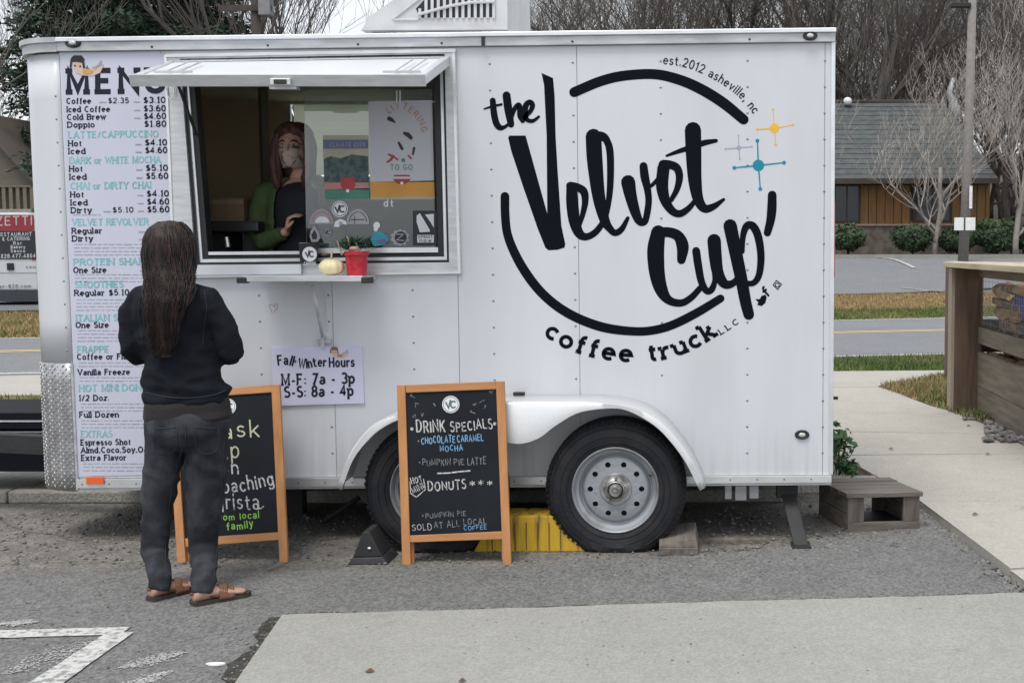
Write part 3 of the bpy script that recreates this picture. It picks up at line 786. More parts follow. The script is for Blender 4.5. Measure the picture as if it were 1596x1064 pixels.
# rivets
# rounded nose: upper painted skin and lower tread plate
def nose_pt(a, off, x, y):   # a: 0 at the flat wall, 90 at the side
    p = W(LX(x, y), y); t = R(a); r = NR + off
    return (p.x - r * math.sin(t), YW + NR - r * math.cos(t), p.z)
def nose(name, ya, yb, off, mt):
    m = MB(); k = 12
    ys = np.linspace(ya, yb, 8)
    m.v = [nose_pt(90 * i / k, off, 106, y) for y in ys for i in range(k + 1)]
    m.f = [(j * (k + 1) + i, (j + 1) * (k + 1) + i, (j + 1) * (k + 1) + i + 1, j * (k + 1) + i + 1) for j in range(7) for i in range(k)]
    m.m = [0] * len(m.f)
    o = m.build(name, mt, trailer, smooth=True); s = o.modifiers.new('s', 'SOLIDIFY'); s.thickness = .004; s.offset = 0; return o
nose('nose_panel', 84, 570, 0, M_white)
pl = nose('tread_plate', 566, 765, .006, M_plate)
m = MB()                                   # raised tread bars
ro = 0; y = 570
while y < 763:
    for i in range(12):
        a = 3 + i * 7.2 + (3.6 if ro % 2 else 0)
        if a > 86: continue
        s = 1 if (i + ro) % 2 else -1
        c0 = nose_pt(a - 1.5, .0075, 106, y - 2.6 * s); c1 = nose_pt(a + 1.5, .0075, 106, y + 2.6 * s)
        m.tube([c0, ((c0[0] + c1[0]) / 2, (c0[1] + c1[1]) / 2 - .001, (c0[2] + c1[2]) / 2), c1], [.0012, .0028, .0012], 5)
    y += 5.1; ro += 1
tag(m.build('tread_bars', M_plate, pl, smooth=True), kind='stuff')
m = MB().wq(wrect(104, 107.5, 566, 763), .009, .0); m.build('plate_edge', M_alud, pl)
# top rail in two stepped pieces, bottom trim
rail = MB().wq([(LX(xa, YT(xa) - 1), YT(xa) - 1), (LX(1299, YT(1299) - 1), YT(1299) - 1), (LX(1299, YT(1299) - 15), YT(1299) - 15), (LX(xa, YT(xa) - 15), YT(xa) - 15)], .022, 0).build('top_rail', M_alud, trailer, bevel=.002)
MB().wq([(LX(xa, YT(xa) - 15), YT(xa) - 15), (LX(1300, YT(1300) - 15), YT(1300) - 15), (LX(1300, YT(1300) - 22), YT(1300) - 22), (LX(xa, YT(xa) - 22), YT(xa) - 22)], .034, -.04).build('rail_cap', M_alu, rail, bevel=.003)
m = MB(); k = 10
for (o0, y0, y1) in ((.022, 82, 68), (.034, 68, 60)):
    rr = [[nose_pt(90 * i / k, o, 106, y) for i in range(k + 1)] for o, y in ((0, y0), (o0, y0), (o0, y1), (0, y1))]
    b0 = len(m.v); m.v += [p for r_ in rr for p in r_]
    for j in range(3):
        for i in range(k): m.f.append((b0 + j * (k + 1) + i, b0 + j * (k + 1) + i + 1, b0 + (j + 1) * (k + 1) + i + 1, b0 + (j + 1) * (k + 1) + i)); m.m.append(0)
m.build('nose_rail', M_alud, trailer, smooth=False)
MB().wr(752, 52.5, 757, 73, .03, .02, sl=0).build('rail_joint', M_chas, rail)
m = MB()
for x in (240, 420, 560, 690, 893, 1168):
    c = W(x, YT(x) - 6, .023); m.ellipsoid(tuple(c), (.006, .003, .006), 8, 4)
tag(m.build('rail_screws', M_chas, rail), kind='stuff')
trim = MB().wq([(LX(xa, 760), 760), (LX(1298, 751), 751), (LX(1298, 740), 740), (LX(xa, 746), 746)], .012, -.0).build('bottom_trim', M_alu, trailer, bevel=.0015)
MB().wq([(LX(xa, 764), 764), (LX(1298, 755), 755), (LX(1298, 751.5), 751.5), (LX(xa, 760.5), 760.5)], .004, -.05).build('trim_lip', M_alud, trim)
m = MB()
for x in np.arange(130, 1290, 42):
    c = W(x, 754 - .007 * (x - 106), .012); m.ellipsoid(tuple(c), (.004, .002, .004), 6, 4)
tag(m.build('trim_screws', M_chas, trim), kind='stuff')
MB().wq(wrect(122, 150, 742, 753), .02, .0121).build('orange_reflector', M_orange, trailer, bevel=.002)
MB().wq([(1291.5, 739), (1298, 739), (1302, 46), (1296, 46)], .006, .0005).build('corner_trim', M_alu, trailer, bevel=.001)
# marker lights
def marker(x, y, rx, ry, off):
    c = W(x, y, off); s = YW / F
    m = MB(); m.rings([[(c.x + (rx * s) * q * math.cos(t), c.y - d, c.z + (ry * s) * q * math.sin(t)) for t in np.linspace(0, 2 * math.pi, 25)[:-1]] for q, d in ((1, 0), (1, .006), (.82, .012), (.62, .008))])
    o = m.build('marker_light', M_chas, trailer, auto=40)
    m = MB(); m.ellipsoid((c.x, c.y - .009, c.z), (rx * s * .5, .006, ry * s * .5), 14, 8); m.build('lens', M_lens, o, smooth=True)
marker(118, 69, 12, 7, .0225); marker(1262, 57.5, 11, 7, .0225); marker(1250, 677, 11.5, 7.5, 0)
# tail light strip sticking past the rear corner, door hardware
MB().hexa([P(1297, 432, 5.9), P(1301, 432, 5.9), P(1302, 316, 5.9), P(1297.5, 316, 5.9), P(1297, 432, 6.02), P(1301, 432, 6.02), P(1302, 316, 6.02), P(1297.5, 316, 6.02)]).build('tail_light', M_redl, trailer)
hb = MB().hexa([P(1295, 612, 5.95), P(1297, 612, 5.95), P(1299, 562, 5.95), P(1296, 562, 5.95), P(1295, 612, 6.05), P(1297, 612, 6.05), P(1299, 562, 6.05), P(1296, 562, 6.05)]).build('door_hinge', M_chas, trailer)
MB().tube([P(1295, 620, 5.98), P(1306, 620, 5.98)], .008, 8).build('door_holdback', M_chas, trailer)

# ---- serving window
win = MB(); 
def ring(mb_, qo, qi, yf, yb):
    for i in range(4):
        j = (i + 1) % 4
        mb_.wq([qo[i], qi[i], qi[j], qo[j]], yf, yb)
def inset(q, l, t, r, b): return [(q[0][0] + l, q[0][1] + t), (q[1][0] - r, q[1][1] + t), (q[2][0] - r, q[2][1] - b), (q[3][0] + l, q[3][1] - b)]
ring(win, QO, QH, .018, -.0045)
window = win.build('serving_window', M_frame, trailer, bevel=.0015)
m = MB(); ring(m, inset(QO, 1, 1, 1, 1), inset(QO, 5, 4, 5, 4), .023, .0185); m.build('frame_flange', M_alu, window)
Q2 = inset(QH, 4, 3, 4, 4); Q3 = inset(Q2, 4, 4, 5, 5); Q4 = inset(Q3, 8, 4, 10, 4)
m = MB(); ring(m, QH, Q2, .004, -.09); m.build('outer_seal', M_seal, window)
m = MB(); ring(m, Q2, Q3, -.004, -.085); m.build('track_frame', M_alu, window)
m = MB(); ring(m, Q3, Q4, -.012, -.08); m.build('inner_seal', M_seal, window)
MB().wr(316, 392.5, 474, 397.5, -.014, -.05, sl=.008).build('sill_rail', M_alu, window)
MB().wr(474, 387, 683, 395, -.020, -.05, sl=.008).build('sash_rail', M_alu, window)
MB().wq([(474, 392), (676, 392), (671, 138), (470, 141)], -.034, -.038).build('glass_pane', M_glass, window)
# posters and stickers on the glass
def at_off(off): return Lay(lambda x, y, k: W(x, y, off + k * .00015))
def sheet(name, quad, off, m_, parent=None): return MB().wq([quad[3], quad[2], quad[1], quad[0]], off, off - .0006).build(name, m_, parent or window)
def deco(ly_specs, name, parent, off):
    pass
M_pwhite = mat('poster_paper', (.42, .42, .46), .6, var=.02)
M_porange = mat('poster_orange', (.50, .24, .045), .6)
M_pred = mat('poster_red', (.30, .03, .035), .6)
M_pblack = mat('poster_black', (.02, .02, .025), .6)
M_pgreen = mat('poster_green', (.05, .17, .12), .6)
M_pblue = mat('poster_blue', (.10, .12, .22), .6)
M_ppink = mat('poster_pink', (.36, .17, .16), .6)
M_pcream = mat('poster_cream', (.33, .32, .24), .6)
M_phill = mat('poster_hills', (.06, .10, .09), .7, scale=30, col2=(.03, .045, .055))
M_pgrey = mat('poster_grey', (.28, .28, .31), .6)
M_tan = mat('poster_tan', (.40, .22, .14), .6)
M_stkw = mat('sticker_white', (.62, .63, .66), .5)
M_stkg = mat('sticker_grey', (.30, .30, .32), .5)
def multi(name, parent, off, layers):
    """one flat print made of several inks"""
    allm = []; big = MB()
    for m_, fn, d in layers:
        ly = Lay(lambda x, y, k, d=d: W(x, y, off + d + k * .00008)); fn(ly)
        if m_ not in allm: allm.append(m_)
        big.cur = allm.index(m_); big.add(ly.mb.v, ly.mb.f)
    return big.build(name, allm, parent)
def q4(x0, y0, x1, y1): return [(x0, y0), (x1, y0), (x1, y1), (x0, y1)]
PO = -.0325
multi('poster', window, PO, [
    (M_pwhite, lambda l: l.fill([(571, 157), (671, 155), (674, 283), (574, 283)]), 0),
    (M_porange, lambda l: l.fill([(574, 283), (674, 281), (675, 306), (575, 307)]), 0),
    (M_pcream, lambda l: l.fill([(575, 307), (675, 306), (675, 310), (575, 311)]), 0),
    (M_tan, lambda l: l.text('LITTERING', catmull([(604, 176), (620, 167), (636, 174), (650, 189), (655, 205)]), 9, .16), .001),
    (M_pblack, lambda l: [l.stroke([(604, 184), (608, 186), (613, 190)], [7, 6, 2]), l.stroke([(628, 207), (633, 209), (638, 214)], [5, 7, 6]), l.stroke([(619, 222), (624, 231)], [4, 5]), l.stroke([(643, 230), (641, 240)], [4, 3])], .001),
    (M_pred, lambda l: [l.stroke([(603, 240), (610, 243), (607, 248), (601, 252)], [3, 4, 4, 3]), l.stroke([(610, 243), (617, 248)], [2, 3]), l.fill([(611, 272), (636, 272), (637, 280), (630, 286), (617, 286), (611, 280)]), l.stroke([(634, 242), (638, 246)], 3)], .001),
    (M_pwhite, lambda l: l.stroke([(612, 276.5), (636, 276.5)], 4), .0022),
    (M_stkw, lambda l: l.circ(624, 285, 2.4), .003),
    (M_pgreen, lambda l: [l.circ(626, 249, 3.2), l.text('TO GO', [(606, 264), (640, 264)], 8, .14)], .001)])
multi('poster', window, PO, [
    (M_pcream, lambda l: l.fill(q4(500, 210, 571, 246)), 0),
    (M_pblue, lambda l: l.fill(q4(500, 217, 571, 231)), .0008),
    (M_pgrey, lambda l: l.text('CLIMATE CITY', [(511, 228), (566, 228)], 6, .16), .0015),
    (M_phill, lambda l: l.fill([(501, 247), (512, 243), (528, 246), (546, 240), (571, 243), (572, 286), (502, 286)]), .0008),
    (M_ppink, lambda l: l.fill(q4(502, 284, 572, 295)), .0015),
    (M_pred, lambda l: l.fill([(528, 276), (550, 276), (551, 289), (545, 296), (533, 296), (528, 289)]), .002),
    (M_pgreen, lambda l: l.fill([(503, 295), (573, 293), (573, 309), (504, 310)]), .0015),
    (M_stkw, lambda l: l.circ(539, 297, 2.6), .003)])
def monogram(l, x, y, r): 
    l.stroke([(x - r * .55, y - r * .2), (x - r * .25, y + r * .4), (x - r * .05, y - r * .45)], r * .2)
    l.stroke(arc(x + r * .3, y, r * .3, r * .38, 50, 310), r * .18)
def badge(parent, name, x, y, r, off, face=M_stkw, ink=M_pblack, ringed=True):
    ls = [(face, lambda l: l.circ(x, y, r), 0), (ink, lambda l: (monogram(l, x, y, r), l.stroke(arc(x, y, r * .84, r * .84, 0, 360), r * .08) if ringed else None), .0008)]
    return multi(name, parent, off, ls)
SO = -.0315
badge(window, 'sticker', 526.5, 325.5, 12.8, SO)
def half(l, x, y, r, k=1.0): l.fill([(x + r * math.cos(R(a)), y - r * k * math.sin(R(a))) for a in range(0, 181, 15)])
multi('sticker', window, SO, [(M_pgrey, lambda l: half(l, 498, 349, 19, 1.25), 0), (M_ppink, lambda l: l.stroke(arc(498, -0, 1, 1, 0, 1) if 0 else [(498 + 15 * math.cos(R(a)), 349 - 19 * math.sin(R(a))) for a in range(10, 171, 16)], 2.2), .001), (M_stkw, lambda l: half(l, 499, 347, 11, .9), .0008)])
multi('sticker', window, SO, [(M_stkg, lambda l: half(l, 555, 349, 18, 1.3), 0), (M_pblack, lambda l: [l.stroke([(555 + 14 * math.cos(R(a)), 348 - 18 * math.sin(R(a))) for a in range(10, 171, 16)], 1.1), l.stroke([(545, 342), (565, 342)], 1.4), l.stroke([(550, 336), (550, 348)], 1.1)], .001)])
multi('sticker', window, SO, [(M_stkw, lambda l: l.fill([(517, 353), (519, 345), (527, 341), (536, 344), (538, 350), (530, 349), (524, 354)]), 0), (M_stkg, lambda l: l.circ(528, 348, 3), .001)])
multi('sticker', window, SO, [(M_stkg, lambda l: l.fill([(487, 351), (494, 361), (496, 370), (492, 377), (482, 377), (479, 368), (481, 359)]), 0), (M_pblack, lambda l: l.fill([(487, 358), (491, 366), (490, 373), (484, 373), (482, 366)]), .001)])
badge(window, 'sticker', 507, 362, 7.5, SO, M_stkg)
multi('sticker', window, SO, [(mat('sticker_teal', (.03, .25, .33), .5), lambda l: l.fill([(574, 372), (582, 361), (592, 360), (601, 368), (603, 376), (594, 382), (580, 384)]), 0), (M_pblue, lambda l: l.fill([(583, 375), (598, 372), (602, 378), (590, 381)]), .0007), (M_stkw, lambda l: [l.circ(584.5, 351, 5.4), l.circ(583, 357, 3.5)], .001)])
multi('sticker', window, SO, [(M_stkg, lambda l: l.fill([(621 + (16 if i % 2 else 12.5) * math.cos(R(i * 18)), 370 + (14.5 if i % 2 else 11) * math.sin(R(i * 18))) for i in range(20)]), 0), (M_pblack, lambda l: l.circ(622, 370, 9.5), .0008), (M_stkg, lambda l: [l.stroke([(616, 365), (626, 365), (616, 374), (627, 375)], 1.6)], .0016)])
multi('sticker', window, SO, [(M_stkw, lambda l: l.text('dt', [(596, 321), (610, 321)], 10, .2), 0)])
multi('sticker', window, SO, [(M_seal, lambda l: l.fill(q4(641, 328, 678, 383)), 0), (M_stkw, lambda l: [l.fill([(647, 336), (652, 332), (667, 357), (668, 361), (652, 362), (647, 346)]), l.fill([(660, 334), (674, 333), (674, 355), (668, 345)]), l.fill(q4(648, 366, 674, 378))], .0008), (M_pblack, lambda l: [l.text('SPRINT', [(650, 371), (672, 371)], 4, .2), l.text('now', [(652, 377), (670, 377)], 5, .2)], .0016)])
MB().tube([W(616, 140, -.03), W(616, 160, -.03)], .004, 6).build('poster_hook', M_alu, window)
MB().tube([W(621, 140, -.03), W(621, 160, -.03)], .004, 6).build('poster_hook', M_alu, window)

# ---- interior
yi0, yi1 = YW + .09, 7.85
zi0, zi1 = zb_ + .065, zt_ - .045
bx0, bx1 = xl - .2, xr - .04
m = MB(); m.box(bx0, bx1, yi0, yi1, zi1 - .02, zi1 - .002); m.build('ceiling_lining', M_int2, trailer)
hw = [P(446, 155, yi1), P(640, 275, yi1)]
hx0, hx1, hz1, hz0 = hw[0].x, hw[1].x, hw[0].z, hw[1].z
m = MB(); m.box(bx0, hx0, yi1, yi1 + .03, zi0, zi1 - .021); m.build('back_lining', M_int, trailer)
m = MB(); m.box(hx1, bx1, yi1, yi1 + .03, zi0, zi1 - .021); m.box(hx0, hx1, yi1, yi1 + .03, zi0, hz0); m.box(hx0, hx1, yi1, yi1 + .03, hz1, zi1 - .021); m.build('back_lining', M_int2, trailer)
m = MB(); m.box(bx0 - .0, bx0 + .02, yi0, yi1 - .001, zi0, zi1 - .021); m.build('side_lining', M_int, trailer)
m = MB(); m.box(bx1 - .02, bx1, yi0, yi1 - .001, zi0, zi1 - .021); m.build('side_lining', M_int, trailer)
m = MB(); m.box(bx0, bx1, yi0, yi1, zi0 + .001, zi0 + .012); m.build('floor_lining', mat('floor_vinyl', (.35, .32, .28), .5), trailer)
m = MB(); t = .035
m.box(hx0, hx0 + t, yi1 - .03, yi1 - .001, hz0, hz1); m.box(hx1 - t, hx1, yi1 - .03, yi1 - .001, hz0, hz1); m.box(hx0 + t, hx1 - t, yi1 - .03, yi1 - .001, hz1 - t, hz1)
bwf = m.build('back_window', M_alu, trailer)
msh = bpy.data.materials.new('roller_blind'); msh.use_nodes = True; n_ = msh.node_tree; n_.nodes.clear()
o_ = n_.nodes.new('ShaderNodeOutputMaterial'); mx_ = n_.nodes.new('ShaderNodeMixShader'); mx_.inputs[0].default_value = .7
tr_ = n_.nodes.new('ShaderNodeBsdfTranslucent'); tr_.inputs[0].default_value = (.55, .58, .46, 1); df_ = n_.nodes.new('ShaderNodeBsdfDiffuse'); df_.inputs[0].default_value = (.5, .52, .42, 1)
n_.links.new(df_.outputs[0], mx_.inputs[1]); n_.links.new(tr_.outputs[0], mx_.inputs[2]); n_.links.new(mx_.outputs[0], o_.inputs[0])
m = MB(); zz = np.linspace(hz0 + .01, hz1 - .03, 9)
for i in range(8): m.quad((hx0 + .05, yi1 - .012 + .006 * (i % 2), zz[i]), (hx1 - .04, yi1 - .012 + .006 * (i % 2), zz[i]), (hx1 - .04, yi1 - .012 + .006 * ((i + 1) % 2), zz[i + 1]), (hx0 + .05, yi1 - .012 + .006 * ((i + 1) % 2), zz[i + 1]))
m.build('blind', msh, bwf)
a_, b_ = P(412, 150, 7.1), P(424, 397, 7.1)
m = MB(); m.box(a_.x, b_.x, 7.0, 7.12, zi0 + .013, zi1 - .022); m.build('partition', mat('partition_wood', (.13, .10, .06), .6, scale=4, stretch=(6, 6, .5)), trailer)
m = MB(); m.box(bx0 + .03, P(700, 400, 6.25).x, 6.0, 6.5, 1.14, 1.18); m.box(bx0 + .03, P(700, 400, 6.25).x, 6.05, 6.08, zi0 + .013, 1.139); m.build('counter', M_dark, trailer)

# ---- hatch over the window
YH = YW - .45
HL, HR = W(266, 95.5), W(702, 89); FL, FR = P(204, 120.5, YH), P(661, 120.5, YH)
up = Vector((0, .0, 1)); dn = (FL - HL).normalized()
tn = dn.cross(Vector((1, 0, 0))).normalized(); tn = -tn if tn.z > 0 else tn
T_ = .036
m = MB(); m.hexa([HL, HR, FR, FL, HL + tn * T_, HR + tn * T_, FR + tn * T_, FL + tn * T_])
hatch = m.build('awning_hatch', M_white, trailer)
xd = (FR - FL).normalized()
e = .05
m = MB()
def bar(p, q, w, inward):  # flat trim bars under the hatch
    m.hexa([p, q, q + inward * w, p + inward * w, p - tn * .006, q - tn * .006, q + inward * w - tn * .006, p + inward * w - tn * .006])
bar(FL - tn * .001, FR - tn * .001, .030, -dn); bar(HL + dn * .002 - tn * .001, HR + dn * .002 - tn * .001, .035, dn)
bar(HL - tn * .001 + dn * .038, FL - tn * .001 - dn * .036, .03, xd); bar(HR - tn * .001 + dn * .038, FR - tn * .001 - dn * .036, .03, -xd)
m.build('hatch_trim', M_alu, hatch)
m = MB(); f0 = FL + dn * .001 - xd * .006; f1 = FR + dn * .001 + xd * .006
m.hexa([f0 - tn * .012, f1 - tn * .012, f1 + tn * (T_ + .004), f0 + tn * (T_ + .004), f0 - tn * .012 + dn * .006, f1 - tn * .012 + dn * .006, f1 + tn * (T_ + .004) + dn * .006, f0 + tn * (T_ + .004) + dn * .006])
m.build('edge_trim', M_frame, hatch, bevel=.001)
lat = P(438, 127, YH - .012)
m = MB(); m.box(lat.x - .045, lat.x + .045, lat.y - .014, lat.y, lat.z - .018, lat.z + .012); lt = m.build('latch', M_frame, hatch, bevel=.003)
m = MB(); m.box(lat.x - .027, lat.x + .03, lat.y - .02, lat.y - .0145, lat.z - .014, lat.z + .006); m.build('latch_paddle', M_chas, lt, bevel=.003)
m = MB(); m.box(lat.x - .06, lat.x + .06, lat.y + .02, lat.y + .07, lat.z - .03, lat.z - .014); m.build('keeper', M_alud, lt)
for px in (262, 622):
    c = HL.lerp(FL, .86); d_ = HL.lerp(FL, .30); t = (px - 204) / (661 - 204)
    c = c + (FR - FL) * t - tn * .012; d_ = d_ + (HR - HL) * t - tn * .012
    m = MB(); m.box(c.x - .085, c.x + .085, c.y - .006, c.y + .006, c.z - .003, c.z + .006); bk_ = m.build('strut_bracket', M_alud, hatch)
    m = MB(); m.tube([c + Vector((-.03, 0, .004)), d_ + Vector((-.03, 0, .004))], .004, 6); m.build('strut', M_alud, bk_)
    m = MB(); m.tube([c + Vector((.03, 0, .004)), d_ + Vector((.03, 0, .004))], .004, 6); m.build('strut', M_alud, bk_)
m = MB()
for i in range(7): q = HL.lerp(HR, (i + .5) / 7) + dn * .02 - tn * .008; m.ellipsoid(tuple(q), (.006, .006, .004), 8, 4)
tag(m.build('hinge_screws', M_chas, hatch), kind='stuff')
for px, yy in ((290, 108),):
    q0 = W(px, 140, .08); q1 = P(px - 14, 128, YH + .06); m = MB(); m.tube([W(px + 16, 210, .0), q1], .007, 8); m.build('gas_strut', M_chas, hatch)
m = MB().wr(262, 86, 712, 91, .03, .019, sl=.018); m.build('hinge', M_frame, hatch)
# frame lock loop on the left column
m = MB(); m.tube([W(x, y, .03) for x, y in ((263, 137), (265, 150), (270, 156), (275, 150), (276, 137))], .003, 6); m.build('lock_loop', M_alu, window)
MB().wq([(303, 429), (474, 427), (474, 411.5), (302, 413)], .045, .0235).build('window_ledge', M_white, window, bevel=.002)

# ---- fold-down shelf
YS = YW - .24
sa, sb = P(381, 431, YS), P(566, 430, YS); zs = (sa.z + sb.z) / 2
m = MB(); m.box(sa.x, sb.x, YS, YW - .003, zs - .005, zs + .0)
shelf = m.build('serving_shelf', M_alu, trailer)
m = MB(); m.box(sa.x, sb.x, YS - .012, YS - .0005, zs - .024, zs + .002); m.build('shelf_edge', M_frame, shelf, bevel=.001)
for x in (378, 572):
    c = P(x, 436, YS); m = MB(); m.box(c.x - .024, c.x + .024, YS - .016, YS + .03, c.z - .016, c.z + .012); m.build('end_cap', M_black, shelf, bevel=.004)
for s_ in (sa.x + .002, sb.x - .006):
    m = MB(); m.hexa([(s_, YS + .03, zs - .006), (s_ + .004, YS + .03, zs - .006), (s_ + .004, YW - .001, zs - .006), (s_, YW - .001, zs - .006), (s_, YS + .03, zs - .02), (s_ + .004, YS + .03, zs - .02), (s_ + .004, YW - .001, zs - .02), (s_, YW - .001, zs - .02)]); m.build('side_web', M_frame, shelf)
b0, b1 = P(487, 444, YS + .08), W(506, 530, .02)
m = MB(); m.tube([b0, b1], .008, 8); br = m.build('shelf_brace', M_alud, shelf, smooth=True)
m = MB(); m.box(b0.x - .03, b0.x + .03, b0.y - .02, b0.y + .02, b0.z, b0.z + .018); m.build('brace_mount', M_alud, br); m = MB(); m.box(b1.x - .032, b1.x + .038, b1.y - .008, YW - .0005, b1.z - .012, b1.z + .004); m.box(b1.x - .008, b1.x + .008, b1.y - .016, YW - .0006, b1.z - .035, b1.z + .02); m.build('brace_mount', M_alud, br)
m = MB(); m.tube([W(508, 455, .012), W(512, 515, .012)], .0035, 6); m.build('brace_chain', M_frame, br)
# little red heart doodle
l = wall_lay(.0006); l.stroke([(424, 487), (420, 477), (421, 474), (425, 475), (428, 478), (430, 473.5), (433, 474), (432, 480), (427, 486)], 1.1); l.build('heart_doodle', mat('faded_red', (.45, .28, .26), .6), trailer)

# ---- menu board with its print
mq = [(96, 86), (257, 84), (279, 738), (122, 742)]
menu = MB().wq([mq[3], mq[2], mq[1], mq[0]], .004, .0003).build('menu_board', M_menu, trailer)
slp = -.0111
def ml(x, y, w): return [(x, y), (x + w, y + slp * w)]
K = wall_lay(.0046); T = wall_lay(.0046); S = wall_lay(.0046)
K.text('MENU', ml(107, 144, 148), 33, .25, True, sp=.2)
def row(y, name, w, price=None, pre=None, pre2=None, x=None, h=7.6):
    dx = (y - 160) * .0415
    x0 = (x or 105) + dx
    K = wall_lay(.0046); K.text(name, ml(x0, y + 3.8, w), h * 1.05, .24, True, sp=.08)
    if price: K.text(price, ml(225 + dx * .86, y + 2.6, 33), h * 1.1, .24, True, sp=.06)
    if pre: S.stroke([(214 + dx * .9 + i, y + 1.5) for i in (-4, 0, 4)], 2.0)
    if pre2: K.text(pre2, ml(170 + dx, y + 3, 31), h, .2, True, sp=.14); S.stroke([(156 + dx, y + 2), (166 + dx, y + 2)], 2)
    tag(K.build('menu_line', M_ink2, menu), kind='stuff')
def head(y, name, w, x=106):
    dx = (y - 160) * .0415
    T = wall_lay(.0046); T.text(name, ml(x + dx, y + 4, w), 9.2, .2, True, sp=.06); tag(T.build('menu_heading', M_teal, menu), kind='stuff')
def fine(y, n=1, w=120):
    r = random.Random(int(y))
    for i in range(n):
        x = 107 + (y - 160) * .0415; xe = x + w * r.uniform(.85, 1.0); yy = y + i * 5.4
        while x < xe:
            ww = r.uniform(4, 14); S.stroke([(x, yy), (min(x + ww, xe), yy - .1)], .95, False); x += ww + 2.0
row(158, 'Coffee', 37, '$3.10', 1, '$2.35'); row(171, 'Iced Coffee', 66, '$3.60', 1); row(183, 'Cold Brew', 59, '$4.60', 1); row(195, 'Doppio', 41, '$1.80')
fine(185.5 + 12, 1, 40) if 0 else None
head(211, 'LATTE/CAPPUCCINO', 139); row(224, 'Hot', 20, '$4.10', 1); row(236, 'Iced', 25, '$4.60', 1)
head(251, 'DARK or WHITE MOCHA', 141); row(263.5, 'Hot', 20, '$5.10', 1); row(276, 'Iced', 25, '$5.60', 1)
head(290.5, 'CHAI or DIRTY CHAI', 124); row(303.5, 'Hot', 20, '$4.10', 1); row(316, 'Iced', 25, '$4.60', 1); row(328, 'Dirty', 31, '$5.60', 1, '$5.10')
fine(335, 1, 50)
head(347, 'VELVET REVOLVER', 118); row(360, 'Regular', 46, None, 1); row(372, 'Dirty', 31, None, 1); fine(381, 4, 140)
head(409, 'PROTEIN SHAKE', 118); row(421, 'One Size', 50, None, 1); fine(428, 3, 140)
head(444, 'SMOOTHIES', 75); row(456.5, 'Regular $5.10', 84); fine(467, 4, 130)
head(496, 'ITALIAN SODA', 95); row(506.5, 'One Size', 50); fine(515, 4, 130)
head(545, 'FRAPPE', 48); row(556, 'Coffee or Flavor', 96); fine(565, 2, 120); row(580, 'Vanilla Freeze', 80); fine(588, 2, 120)
head(605, 'HOT MINI DONUTS', 124); row(620, '1/2 Doz.', 46); fine(629, 3, 130); row(646, 'Full Dozen', 60); fine(655, 3, 130)
head(676.5, 'EXTRAS', 48); row(689, 'Espresso Shot', 77); row(701, 'Almd,Coco,Soy,Oat', 108); row(713, 'Extra Flavor', 69); fine(722, 3, 120)
tag(K.build('menu_title', M_ink2, menu), kind='stuff'); tag(S.build('menu_small_print', mat('menu_grey', (.30, .31, .39), .6), menu), kind='stuff')
def mascot(parent, off, x, y, s, hatc, winglc):
    multi('menu_emblem', parent, off, [
        (mat('emblem_skin', (.62, .45, .36), .6), lambda l: l.fill([(x - 7 * s, y - 2 * s), (x - 6 * s, y - 6 * s), (x + 8 * s, y - 6 * s), (x + 9 * s, y + 2 * s), (x + 16 * s, y + 4 * s), (x + 30 * s, y + 2 * s), (x + 42 * s, y - 2 * s), (x + 36 * s, y + 10 * s), (x + 24 * s, y + 15 * s), (x + 8 * s, y + 14 * s), (x - 2 * s, y + 10 * s)]), 0),
        (hatc, lambda l: [l.fill([(x - 11 * s, y - 7 * s), (x - 9 * s, y - 13 * s), (x - 5 * s, y - 17 * s), (x + 7 * s, y - 17 * s), (x + 12 * s, y - 11 * s), (x + 10 * s, y - 5 * s), (x + 0 * s, y - 7 * s)]), l.stroke([(x - 9 * s, y - 6 * s), (x - 10 * s, y + 1 * s)], 3 * s), l.stroke([(x + 10 * s, y - 6 * s), (x + 11 * s, y + 2 * s)], 3 * s), l.circ(x - 3 * s, y - 1 * s, 1.5 * s), l.circ(x + 5 * s, y, 1.5 * s)], .0007),
        (winglc, lambda l: l.fill([(x + 9 * s, y + 5 * s), (x + 18 * s, y + 4 * s), (x + 26 * s, y + 7 * s), (x + 22 * s, y + 12 * s), (x + 10 * s, y + 12 * s)]), .0014),
        (mat('emblem_wing', (.35, .33, .32), .6), lambda l: [l.stroke([(x + 28 * s, y + 4 * s), (x + 38 * s, y - 8 * s)], 2 * s), l.stroke([(x + 24 * s, y + 2 * s), (x + 40 * s, y - 3 * s)], 1.6 * s)], .0014)])
mascot(menu, .0058, 121, 104, 1.0, M_pblack, mat('emblem_gold', (.55, .33, .10), .6))
# hours sign
hq = [(424, 541), (565, 538.5), (568.5, 628), (427.5, 632)]
hs_ = MB().wq([hq[3], hq[2], hq[1], hq[0]], .012, .0005).build('hours_sign', M_sign, trailer, bevel=.001)
l = wall_lay(.0125)
l.text('Fall', catmull([(435.5, 568), (448, 567), (457, 569)]), 14, .2, False, sp=.2); l.text('+', [(460, 566), (463, 566)], 8, .2, fit=False)
l.text('Winter', catmull([(467, 572), (480, 572.5), (495, 570), (509, 570)]), 13.5, .2, False, sp=.16)
l.text('Hours', [(515, 571), (553, 570)], 13.5, .2, False, sp=.18)
l.text('M-F: 7a - 3p', [(441, 599), (553, 596)], 15.5, .21, True, sp=.10); l.text('S-S: 8a - 4p', [(445.5, 618), (551, 615)], 15.5, .21, True, sp=.10)
tag(l.build('sign_lettering', M_ink2, hs_), kind='stuff')
mascot(hs_, .0138, 522, 549, .55, mat('emblem_brown', (.2, .12, .11), .6), mat('emblem_rose', (.5, .2, .18), .6))

